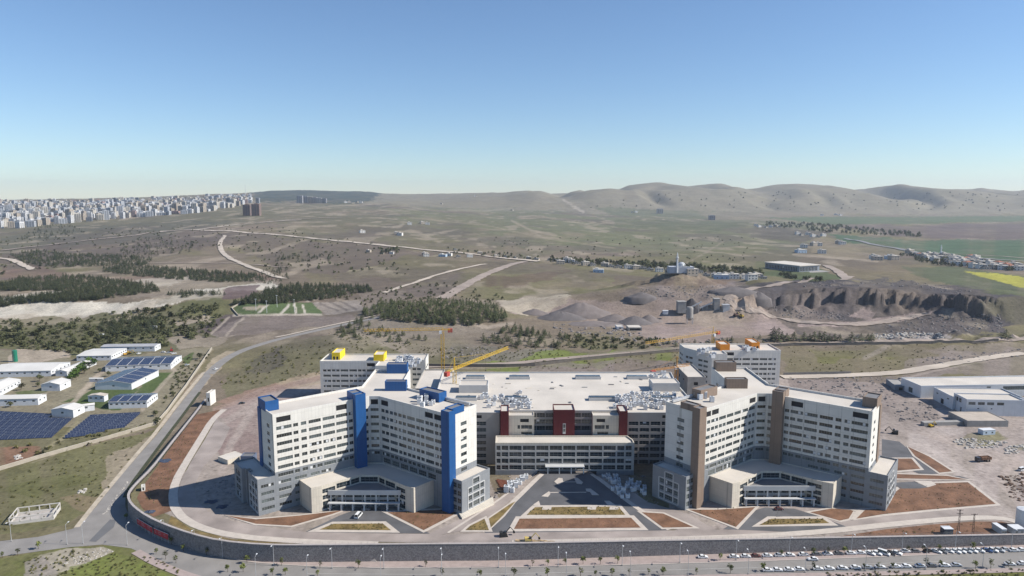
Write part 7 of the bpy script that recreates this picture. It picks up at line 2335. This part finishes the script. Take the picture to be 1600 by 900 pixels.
def digger(px, py, rz, col, label, sc=1.0):
    p = hit1(px, py); t = thing('excavator', label, 'excavator', p, rz); t.scale = (sc,) * 3
    mc = mat('digger_paint_%s' % (str(int(px))), col, .6, .1, 1)
    for s in (-1, 1):
        b = MB(); n = 10; P = []
        for k in range(n): a = math.pi / 2 + math.pi * k / (n - 1); P.append((-1.5 + .45 * math.cos(a), .45 + .45 * math.sin(a)))
        for k in range(n): a = -math.pi / 2 + math.pi * k / (n - 1); P.append((1.5 + .45 * math.cos(a), .45 + .45 * math.sin(a)))
        y0, y1 = s * 1.1 - .3, s * 1.1 + .3
        for k in range(len(P)):
            u, v = P[k], P[(k + 1) % len(P)]; b.face([(u[0], y0, u[1]), (v[0], y0, v[1]), (v[0], y1, v[1]), (u[0], y1, u[1])])
        b.face([(u[0], y0, u[1]) for u in P]); b.face([(u[0], y1, u[1]) for u in P][::-1]); local('track', b, M_TYRE, t)
    b = MB(); b.box(-1.9, 1.2, -1.2, 1.2, 1.0, 2.1); b.box(-1.9, -.6, -1.1, 1.1, 2.1, 2.5); local('engine_housing', b, mc, t)
    b = MB(); b.box(.1, 1.3, -1.2, -.1, 2.11, 3.0); local('cab', b, M_CARGL, t)
    b = MB(); b.bar((1.1, .3, 1.8), (3.4, .3, 4.4), .26); b.bar((3.4, .3, 4.4), (5.2, .3, 2.2), .2); local('arm', b, mc, t)
    b = MB(); b.prism([(4.8, -.3), (5.7, -.3), (5.7, .9), (4.8, .9)], 1.2, 2.0); local('bucket', b, M_TYRE, t)
digger(1398, 678, 2.6, (.05, .045, .04), 'dark excavator at the end of the paved strip right of the brown tower')
digger(1455, 667, .3, (.55, .36, .03), 'yellow excavator beside the concrete ramp wall', .8)
digger(826, 847, .1, (.50, .38, .12), 'yellow loader standing among timber by the retaining wall', .9)
digger(787, 838, .2, (.03, .03, .03), 'dark excavator on the ring road below the plaza', .9)
digger(1150, 494, .5, (.12, .07, .06), 'reddish loader working in the quarry mouth', 1.4)
digger(1158, 496, 2.2, (.35, .25, .05), 'yellow excavator working in the quarry mouth', 1.4)
for k, (px, py, c, lb) in enumerate(((202, 553, (.6, .4, .03), 'yellow excavator parked in the machine yard behind the sheds'), (196, 555, (.55, .3, .04), 'orange digger at the left of the machine yard'), (268, 549, (.35, .03, .03), 'red digger at the right of the machine yard'))): digger(px, py, k, c, lb, .9)

# --- street lamps
def lamp_tmpl(h=9.5):
    a = MB(); a.bar((0, 0, -.6), (0, 0, h), (.13, .07), 0, 7); a.bar((0, 0, h), (.0, -1.6, h + .35), .05, 0, 5)
    b = MB(); b.box(-.22, .22, -2.5, -1.55, h + .28, h + .46)
    c = MB(); c.box(-.25, .25, -.25, .25, -.6, .35)
    return a.mesh('pole', M_GALV), b.mesh('lamp_head', M_PAPER), c.mesh('base', M_CONC)
LT = lamp_tmpl()
def lamp(loc, rz, label, group):
    t = thing('street_lamp', label, 'street lamp', loc, rz, group)
    for nm, me in zip(('pole', 'lamp_head', 'base'), LT):
        o = bpy.data.objects.new(nm, me); COL.objects.link(o); o.parent = t
for px, py in ((257, 842), (305, 859), (348, 872), (428, 884), (519, 888.5), (600, 889), (690, 888), (779, 887), (872, 886), (972, 884), (1062, 880), (1150, 875.5), (1233, 870.5), (1330, 866), (1409, 864), (1492, 862), (1580, 858)):
    lamp(on_road(px, py) + Vector((0, 0, .1)), 0, 'slim grey street lamp on the pavement below the stone wall', 'street lamps along the wall')
for px, py in ((400, 905), (480, 907), (595, 908), (690, 906), (790, 904.5), (885, 903), (985, 901), (1075, 899.5), (1169, 897.5), (1258, 895), (1352, 892.5), (1446, 890), (1535, 887.5)):
    lamp(on_road(px, py) + Vector((0, 0, .1)), math.pi, 'slim grey street lamp on the near verge of the road', 'street lamps along the near verge')
for px, py in ((18, 846), (105, 851), (130, 850), (199, 852)):
    q = on_road(px, py); lamp(q, 0 if py < 849 else math.pi, 'slim grey street lamp beside the road junction at the left', 'street lamps at the junction')

# --- tower cranes
def crane(label, x, y, z0, zt_, dirx, jib, cjib, col, luff=0.0, mastw=1.0, apex=7):
    t = thing('tower_crane', label, 'tower crane', (x, y, z0))
    m = mat('crane_paint_%d' % int(abs(x) * 10), col, .6, .08, .5)
    d = Vector((dirx[0], dirx[1], 0)).normalized(); s = Vector((-d.y, d.x, 0))
    mb = MB(); c = Vector((x, y, 0)); w = mastw; n = int((zt_ - z0) / (2 * w))
    def C(k, z): return (x + (w if k in (0, 3) else -w), y + (w if k in (0, 1) else -w), z)
    for k in range(4): mb.bar(C(k, z0 - 1), C(k, zt_), .17)
    for i in range(n):
        za, zb = z0 + (zt_ - z0) * i / n, z0 + (zt_ - z0) * (i + 1) / n
        for k in range(4):
            a, b = (k, (k + 1) % 4) if i % 2 else ((k + 1) % 4, k)
            mb.bar(C(a, za), C(b, zb), .09); mb.bar(C(k, zb), C((k + 1) % 4, zb), .08)
    mb.build('mast', m, t)
    J = MB(); top = Vector((x, y, zt_ + 1.5)); up = Vector((0, 0, luff))
    def lattice(mb_, p, q, hw, hh):
        k = int((q - p).length / 2.6)
        for f in range(k):
            a, b = p.lerp(q, f / k), p.lerp(q, (f + 1) / k)
            A = [a + s * hw, a - s * hw, a + Vector((0, 0, hh))]; B = [b + s * hw, b - s * hw, b + Vector((0, 0, hh))]
            for e in range(3): mb_.bar(A[e], B[e], .10)
            mb_.bar(A[0], B[2], .08); mb_.bar(A[1], B[2], .08); mb_.bar(A[0], B[1], .07); mb_.bar(A[2], A[0], .07); mb_.bar(A[2], A[1], .07)
    lattice(J, top, top + d * jib + up * jib, .85, 1.7); J.build('jib', m, t)
    J = MB(); lattice(J, top, top - d * cjib, .85, .9); J.build('counter_jib', m, t)
    A = MB(); ap = top + Vector((0, 0, apex))
    for q in (s * .7, -s * .7, d * .7, -d * .7): A.bar(top + q, ap, .14)
    A.bar(ap, top + d * jib * .62 + up * jib * .62 + Vector((0, 0, 1.7)), .05); A.bar(ap, top - d * cjib * .9, .05); A.build('apex_tie', m, t)
    K = MB(); q = top - d * (cjib - 2.2)
    for e in range(3): K.obox((q.x - d.x * e * 1.2 - s.x * -1.2, q.y - d.y * e * 1.2 - s.y * 1.2), (-d.x, -d.y), 1.1, 2.4, q.z - 2.2, q.z + .6)
    K.build('counterweight', mat('weight_red', (.40, .07, .05), .7, .1, 1), t)
    K = MB(); q = top + s * 1.9 + d * .5; K.obox((q.x, q.y), (d.x, d.y), 1.8, 1.5, q.z - 2.4, q.z - .2); K.build('cab', M_PAPER, t)
    H = MB(); q = top + d * jib * .55 + up * jib * .55; H.bar(q, q - Vector((0, 0, 9)), .05); H.bar(q - Vector((0, 0, 9)), q - Vector((0, 0, 10)), .3); H.build('hook', M_TYRE, t)
YC = (.62, .36, .03)
crane('tall yellow tower crane with its jib stretched left behind the blue tower', -52, 508, 0, 50, (-1, -.09), 58, 6, YC, 0, 1.1, 2)
crane('yellow tower crane before the roof deck, its jib reaching back to the right', -37.5, 440, 0, 37, (34, 62), 72, 9, (.66, .42, .03), 0, 1.05, 8)
crane('orange tower crane with red counterweights beside the rear block', 117.5, 482, 0, 28, (.9, .45), 12, 22, (.55, .25, .04), 0, 1.05, 8)
crane('distant orange crane whose thin jib points left behind the rear block', 181, 612, 0, 27, (-108, -72), 84, 8, (.66, .40, .08), 0, .9, 6)

# --- wrapped units, roof plant and stacks
def unit_tmpl(w, d, h, m):
    a = MB(); a.box(-w / 2, w / 2, -d / 2, d / 2, .15, h); a.box(-w / 2 - .04, w / 2 + .04, -d / 2 - .04, d / 2 + .04, h + .003, h + .1)
    b = MB(); b.box(-w / 2 + .1, w / 2 - .1, -d / 2 + .1, -d / 2 + .35, 0, .149); b.box(-w / 2 + .1, w / 2 - .1, d / 2 - .35, d / 2 - .1, 0, .149)
    c = MB(); r = min(w, d) * .32; c.lathe((0, 0), [(r, h + .101), (r, h + .32), (r * .85, h + .32), (r * .8, h + .16), (0, h + .16)], 12)
    return a.mesh('casing', m), b.mesh('skid', M_GALV), c.mesh('fan', M_ALU)
UT = [unit_tmpl(2.2, 2.0, 2.1, M_PAPER), unit_tmpl(3.4, 2.1, 2.4, mat('wrapped_foil', (.58, .59, .60), .5, .1, .5)), unit_tmpl(1.7, 1.5, 1.5, M_GALV), unit_tmpl(2.4, 2.2, 3.0, M_PAPER)]
def unit(x, y, z, k, rz, label, group, s=1.0, name='air_handling_unit', cat='air unit'):
    t = thing(name, label, cat, (x, y, z), rz, group); t.scale = (s, s, s)
    for nm, me in zip(('casing', 'skid', 'fan'), UT[k]):
        o = bpy.data.objects.new(nm, me); COL.objects.link(o); o.parent = t
def spread(poly, z, n, kinds, label, group, seed, s0=.8, s1=1.2, gap=2.6):
    rr = random.Random(seed); P = [gp(a, b, z) for a, b in poly]; X = [p[0] for p in P]; Y = [p[1] for p in P]; got = []
    for _ in range(n * 30):
        x, y = rr.uniform(min(X), max(X)), rr.uniform(min(Y), max(Y))
        if not pip(np.array([x]), np.array([y]), P)[0]: continue
        if any(math.hypot(x - a, y - b) < gap for a, b in got): continue
        got.append((x, y))
        zz = z if z > 5 else float(terr_h([x], [y], False)[0])
        unit(x, y, zz, rr.choice(kinds), rr.choice((0, 1.57, .3, -.2)), label, group, rr.uniform(s0, s1))
        if len(got) >= n: break
spread([(957, 640), (966, 622), (990, 616), (1062, 617), (1056, 628), (1034, 640)], 29.1, 62, [0, 1, 3, 0], 'white wrapped air unit crowded at the right front of the roof deck', 'wrapped units at the right front of the roof deck', 1, .75, 1.05, 2.5)
spread([(752, 637), (752, 618), (800, 622), (812, 612), (822, 625), (838, 640), (832, 643), (800, 640)], 29.1, 40, [2, 1, 2, 0], 'grey air unit cluttering the left front of the roof deck', 'air units at the left front of the roof deck', 2, .7, 1.1, 2.4)
spread([(1012, 590), (1020, 583), (1038, 585), (1046, 600), (1030, 604)], 29.1, 14, [0, 2, 1], 'white air unit at the rear right corner of the roof deck', 'air units at the rear right corner of the roof deck', 3, .7, 1.0)
spread([(652, 636), (657, 622), (682, 624), (692, 634), (678, 638)], 46.95, 9, [0, 3, 2], 'white air unit on the right arm roof of the blue tower', 'air units on the roof of the blue tower', 4, .8, 1.1)
spread([(1084, 622), (1092, 618), (1118, 630), (1108, 634)], 46.95, 4, [3, 0], 'white air unit on the left arm roof of the brown tower', 'air units on the roof of the brown tower', 5, .9, 1.2)
spread([(618, 570), (622, 560), (648, 560), (660, 565), (650, 574), (640, 576)], 28.05, 26, [0, 3, 1, 0], 'white air unit on the rear block behind the blue tower', 'air units on the left rear block', 6, .8, 1.15, 2.3)
spread([(1084, 553), (1094, 547), (1118, 546), (1126, 552), (1110, 562), (1098, 561)], 28.55, 16, [2, 1, 2], 'grey air unit on the rear block behind the brown tower', 'air units on the right rear block', 7, .7, 1.1)
spread([(1160, 549), (1164, 545), (1184, 546), (1184, 552)], 28.55, 6, [0, 3], 'white boxed unit behind the orange lift house', 'white units behind the orange lift house', 8, .9, 1.2)
spread([(790, 765), (808, 752), (822, 747), (824, 753), (800, 772), (790, 775)], 0.0, 16, [3, 1, 0, 3], 'white wrapped unit stacked on the ground left of the plaza', 'wrapped units left of the plaza', 9, .8, 1.15, 2.6)
spread([(940, 748), (955, 746), (1008, 760), (1012, 776), (996, 772), (960, 762)], 0.0, 22, [3, 1, 0], 'white wrapped unit on the shaded ground right of the plaza', 'wrapped units right of the plaza', 10, .7, 1.0, 2.6)
spread([(955, 768), (978, 772), (982, 782), (968, 780)], 0.0, 6, [3, 0], 'white wrapped unit at the edge of the plaza road', 'wrapped units at the plaza road edge', 11, .8, 1.0, 2.6)
for k in range(7):
    a = hit1(775 + k * 1.2, 752 + k * 2.2)
    t = thing('pipe_bundle', 'bundle of rust red pipes stacked beside the wrapped units', 'pipes', a, -.35, 'rust red pipe bundles left of the plaza')
    mb = MB()
    for i in range(6):
        for j in range(2): mb.bar((0, i * .32 + j * .16, .2 + j * .28), (11, i * .32 + j * .16, .2 + j * .28), .14, 0, 8)
    local('pipe', mb, mat('rust_red_pipe', (.20, .075, .045), .8, .15, 1), t)
    b = MB()
    for xx in (1.5, 5.5, 9.5): b.box(xx, xx + .12, -.2, 2.1, .0, .055); b.box(xx, xx + .12, -.2, -.15, 0, .7); b.box(xx, xx + .12, 2.05, 2.1, 0, .7)
    local('strap', b, M_GALV, t)

# --- red hoarding banners on the wall below the junction corner
def banner(px0, px1, label, seed):
    pts = []
    out = offset_poly(smooth_line(WALL_XY, 1) + [(-236, 520), (520, 640), (520, 350)], 1.5)[:len(smooth_line(WALL_XY, 1))]
    P = []
    for a, b in zip(out[:-1], out[1:]):
        for f in np.linspace(0, 1, 12): P.append((a[0] + (b[0] - a[0]) * f, a[1] + (b[1] - a[1]) * f))
    P = [q for q in P if px0 <= proj(q[0], q[1], -3.5)[0] <= px1 and q[0] < -100 and q[1] < 340]
    P.sort(key=lambda q: proj(q[0], q[1], -3.5)[0])
    t = thing('wall_banner', label, 'banner', (P[0][0], P[0][1], -5))
    a, b = Vector(P[0]), Vector(P[-1]); L = (b - a).length; d = (b - a) / L; n = Vector((d.y, -d.x))
    z0, z1 = -5.2, -2.4
    bo = MB(); o = a + n * .6; bo.obox((o.x, o.y), (d.x, d.y), L, .12, z0, z1); board = bo.build('board', mat('banner_red', (.36, .018, .03), .6, .06, .5), t)
    fr = MB(); o2 = a + n * .75
    fr.obox((o2.x, o2.y), (d.x, d.y), L, .26, z1 + .003, z1 + .15)
    for k in range(5):
        q = a + n * .47 + d * (L - .14) * k / 4; fr.obox((q.x, q.y), (d.x, d.y), .12, .12, -8, z1)
    fr.build('frame', M_GALV, t)
    r = random.Random(seed); tx = MB()
    def stroke(s0, s1, za, zb):
        q = a + n * .6 + d * s0; e = a + n * .6 + d * s1
        q2, e2 = q + n * .02, e + n * .02
        tx.face([(q2.x, q2.y, za), (e2.x, e2.y, za), (e2.x, e2.y, zb), (q2.x, q2.y, zb)])
    for s_, e_, zc_, hh in ((.30, .46, -3.35, .7), (.30, .52, -4.25, .45), (.70, .86, -3.35, .6), (.72, .90, -4.2, .4), (.08, .16, -3.8, 1.0)):
        s = s_ * L                                            # worn white lettering, too faded to read
        while s < e_ * L:
            w = r.uniform(.18, .34)
            stroke(s, s + .09, zc_ - hh / 2, zc_ + hh / 2)
            if r.random() < .6: stroke(s + .092, s + w, zc_ + hh * .36, zc_ + hh * .5)
            if r.random() < .5: stroke(s + .092, s + w, zc_ - hh * .5, zc_ - hh * .36)
            s += w + .16
    tx.build('lettering', mat('faded_white_paint', (.55, .42, .42), .8, .1, 1), board)
banner(216, 240, 'red banner board on the dark wall at the junction, left of two', 1)
banner(242, 265, 'red banner board on the dark wall at the junction, right of two beside a lamp', 2)

# --- loose goods and rubble
def rubble(name, zones, mats, seed):
    rs_ = np.random.RandomState(seed); V, Fc, MI = [], [], []; off = 0
    base = np.array([(-1, -1, -.6), (1, -1, -.6), (1, 1, -.6), (-1, 1, -.6), (-.7, -.7, .6), (.7, -.8, .5), (.7, .7, .7), (-.8, .7, .5)])
    fs = [(0, 3, 2, 1), (4, 5, 6, 7), (0, 1, 5, 4), (1, 2, 6, 5), (2, 3, 7, 6), (3, 0, 4, 7)]
    for poly, n, s0, s1, mi in zones:
        x, y, z, ok = hit(scatter(poly, n, seed + mi * 7 + n))
        for k in range(n):
            s = s0 + (s1 - s0) * rs_.rand() ** 2.2
            a = rs_.rand() * 6.28; c, q = math.cos(a), math.sin(a)
            v = base * (1 + rs_.uniform(-.3, .3, (8, 3))) * s * np.array([1, rs_.uniform(.5, 1), rs_.uniform(.35, .8)])
            V.append(np.stack([v[:, 0] * c - v[:, 1] * q + x[k], v[:, 0] * q + v[:, 1] * c + y[k], v[:, 2] + z[k] + s * .25], 1))
            Fc += [[i + off for i in f] for f in fs]; MI += [mi] * 6; off += 8
    me = bpy.data.meshes.new(name); me.from_pydata(np.concatenate(V).tolist(), [], Fc)
    for m in mats: me.materials.append(m)
    me.polygons.foreach_set('material_index', MI)
    o = bpy.data.objects.new(name, me); COL.objects.link(o); tag(o, kind='stuff')
M_STW = mat('white_rubble_stone', (.42, .39, .35), .9, .12, .5); M_STG = mat('grey_rubble_stone', (.20, .18, .17), .9, .15, .5); M_STB = mat('brown_clods', (.13, .085, .06), .95, .2, .5)
rubble('rubble', [
    ([(1490, 690), (1500, 684), (1560, 690), (1572, 692), (1556, 700), (1510, 701)], 170, .3, 1.2, 0),
    ([(1568, 700), (1600, 694), (1605, 706), (1572, 712)], 60, .3, 1.2, 0),
    ([(95, 884), (130, 862), (165, 854), (176, 862), (140, 880)], 170, .1, .42, 0),
    ([(160, 805), (178, 780), (200, 750), (205, 744), (186, 776), (168, 800)], 70, .15, .6, 0),
    ([(120, 768), (136, 764), (134, 771), (122, 772)], 18, .3, 1.2, 0),
    ([(22, 714), (30, 710), (36, 716), (24, 718)], 26, .3, 1.1, 0),
    ([(1360, 521), (1470, 521), (1480, 529), (1370, 530)], 160, .5, 2.2, 0),
    ([(1230, 590), (1420, 588), (1425, 608), (1385, 630), (1250, 605)], 240, .3, 1.5, 1),
    ([(1385, 630), (1450, 628), (1468, 655), (1405, 660)], 130, .3, 1.3, 1),
    ([(1440, 560), (1600, 545), (1600, 556), (1470, 572)], 150, .3, 1.4, 1),
    ([(780, 740), (835, 735), (800, 770), (765, 780)], 60, .2, .9, 1),
    ([(340, 740), (400, 740), (420, 790), (350, 790), (310, 770)], 90, .2, .9, 1),
    ([(940, 735), (1010, 740), (1030, 790), (985, 780)], 70, .2, .8, 1),
    ([(1240, 440), (1420, 436), (1530, 455), (1500, 460), (1380, 446), (1260, 450)], 260, .4, 1.7, 1),
    ([(1390, 495), (1560, 490), (1570, 520), (1380, 520)], 520, .4, 1.6, 1),
    ([(1200, 478), (1330, 490), (1320, 500), (1230, 498)], 220, .4, 1.6, 1),
    ([(1000, 450), (1130, 445), (1120, 465), (1000, 468)], 260, .4, 1.6, 1),
    ([(850, 505), (960, 512), (1040, 530), (1150, 528), (1150, 538), (1030, 540), (880, 520)], 220, .5, 2.4, 1),
    ([(1400, 762), (1540, 760), (1540, 785), (1400, 792)], 70, .15, .6, 2),
    ([(690, 545), (760, 542), (780, 556), (690, 560)], 200, .3, 1.3, 1),
    ([(1560, 745), (1600, 740), (1600, 785), (1580, 778)], 80, .3, 1.2, 2),
    ([(230, 740), (260, 735), (258, 790), (230, 785)], 50, .15, .6, 2),
    ([(800, 848), (860, 846), (860, 849.5), (800, 850.5)], 60, .1, .5, 0),
], [M_STW, M_STG, M_STB], 17)
for k in range(9):
    p = hit1(806 + k * 6.5 + RND.uniform(-2, 2), 847.5 + RND.uniform(-1, 1.5)); a = RND.uniform(-.3, .3)
    t = thing('timber_stack', 'stack of pale timber boards lying by the retaining wall below the plaza', 'timber', p, a, 'timber stacks by the retaining wall')
    mb = MB()
    for i in range(5):
        for j in range(RND.randint(2, 4)): mb.box(0, RND.uniform(2.6, 3.6), i * .3, i * .3 + .26, .15 + j * .14, .15 + j * .14 + .11)
    local('board', mb, mat('pale_timber', (.50, .36, .20), .85, .15, 1), t)
    b = MB(); b.box(.4, .55, -.1, 1.6, 0, .149); b.box(2.1, 2.25, -.1, 1.6, 0, .149); local('bearer', b, mat('dark_timber', (.12, .08, .05), .9, .1, 1), t)
for k, (px, py, lab) in enumerate(((256, 720, 'blue grey tarpaulin spread on the brown strip along the wall'), (234, 800, 'blue tarpaulin heap in the shade at the wall corner'), (330, 784, 'blue wrapped goods in the shade of the blue tower'), (347, 792, 'pale wrapped goods in the shade of the blue tower'))):
    p = hit1(px, py); mb = MB(); r = random.Random(k); n = 12; W_, D_ = ((3.6, 2.6), (2.4, 1.6), (3, 2), (2.4, 2))[k]
    H_ = np.array([[.05 + (.9 if k else .35) * r.random() * math.sin(math.pi * i / n) * math.sin(math.pi * j / n) for j in range(n + 1)] for i in range(n + 1)])
    def V_(i, j):
        a = (i / n - .5) * 2; b = (j / n - .5) * 2
        return (p.x + a * W_ * (1 + .15 * math.sin(b * 5 + k)), p.y + b * D_ * (1 + .2 * math.sin(a * 4)), p.z + .1 + H_[i][j])
    for i in range(n):
        for j in range(n): mb.face([V_(i, j), V_(i + 1, j), V_(i + 1, j + 1), V_(i, j + 1)])
    o = mb.build('tarpaulin', mat('blue_tarp', (.05, .065, .10), .6, .2, .5), None, True)
    sm = o.modifiers.new('thickness', 'SOLIDIFY'); sm.thickness = .05
    tag(o, lab, 'tarpaulin')
# ------------------------------------------------------------------ the air
def haze():
    mb = MB()
    mb.box(-16000, 16000, -1500, 12500, -330, 420)
    m = bpy.data.materials.new('haze_air'); m.use_nodes = True
    nt = m.node_tree
    for n in list(nt.nodes): nt.nodes.remove(n)
    pv = nt.nodes.new('ShaderNodeVolumePrincipled')
    pv.inputs['Color'].default_value = (.80, .88, 1.0, 1)
    pv.inputs['Density'].default_value = HAZE_DENSITY
    pv.inputs['Anisotropy'].default_value = 0.2
    out = nt.nodes.new('ShaderNodeOutputMaterial')
    nt.links.new(pv.outputs['Volume'], out.inputs['Volume'])
    m.cycles.homogeneous_volume = True
    o = mb.build('haze', m)
    tag(o, kind='stuff')
haze()
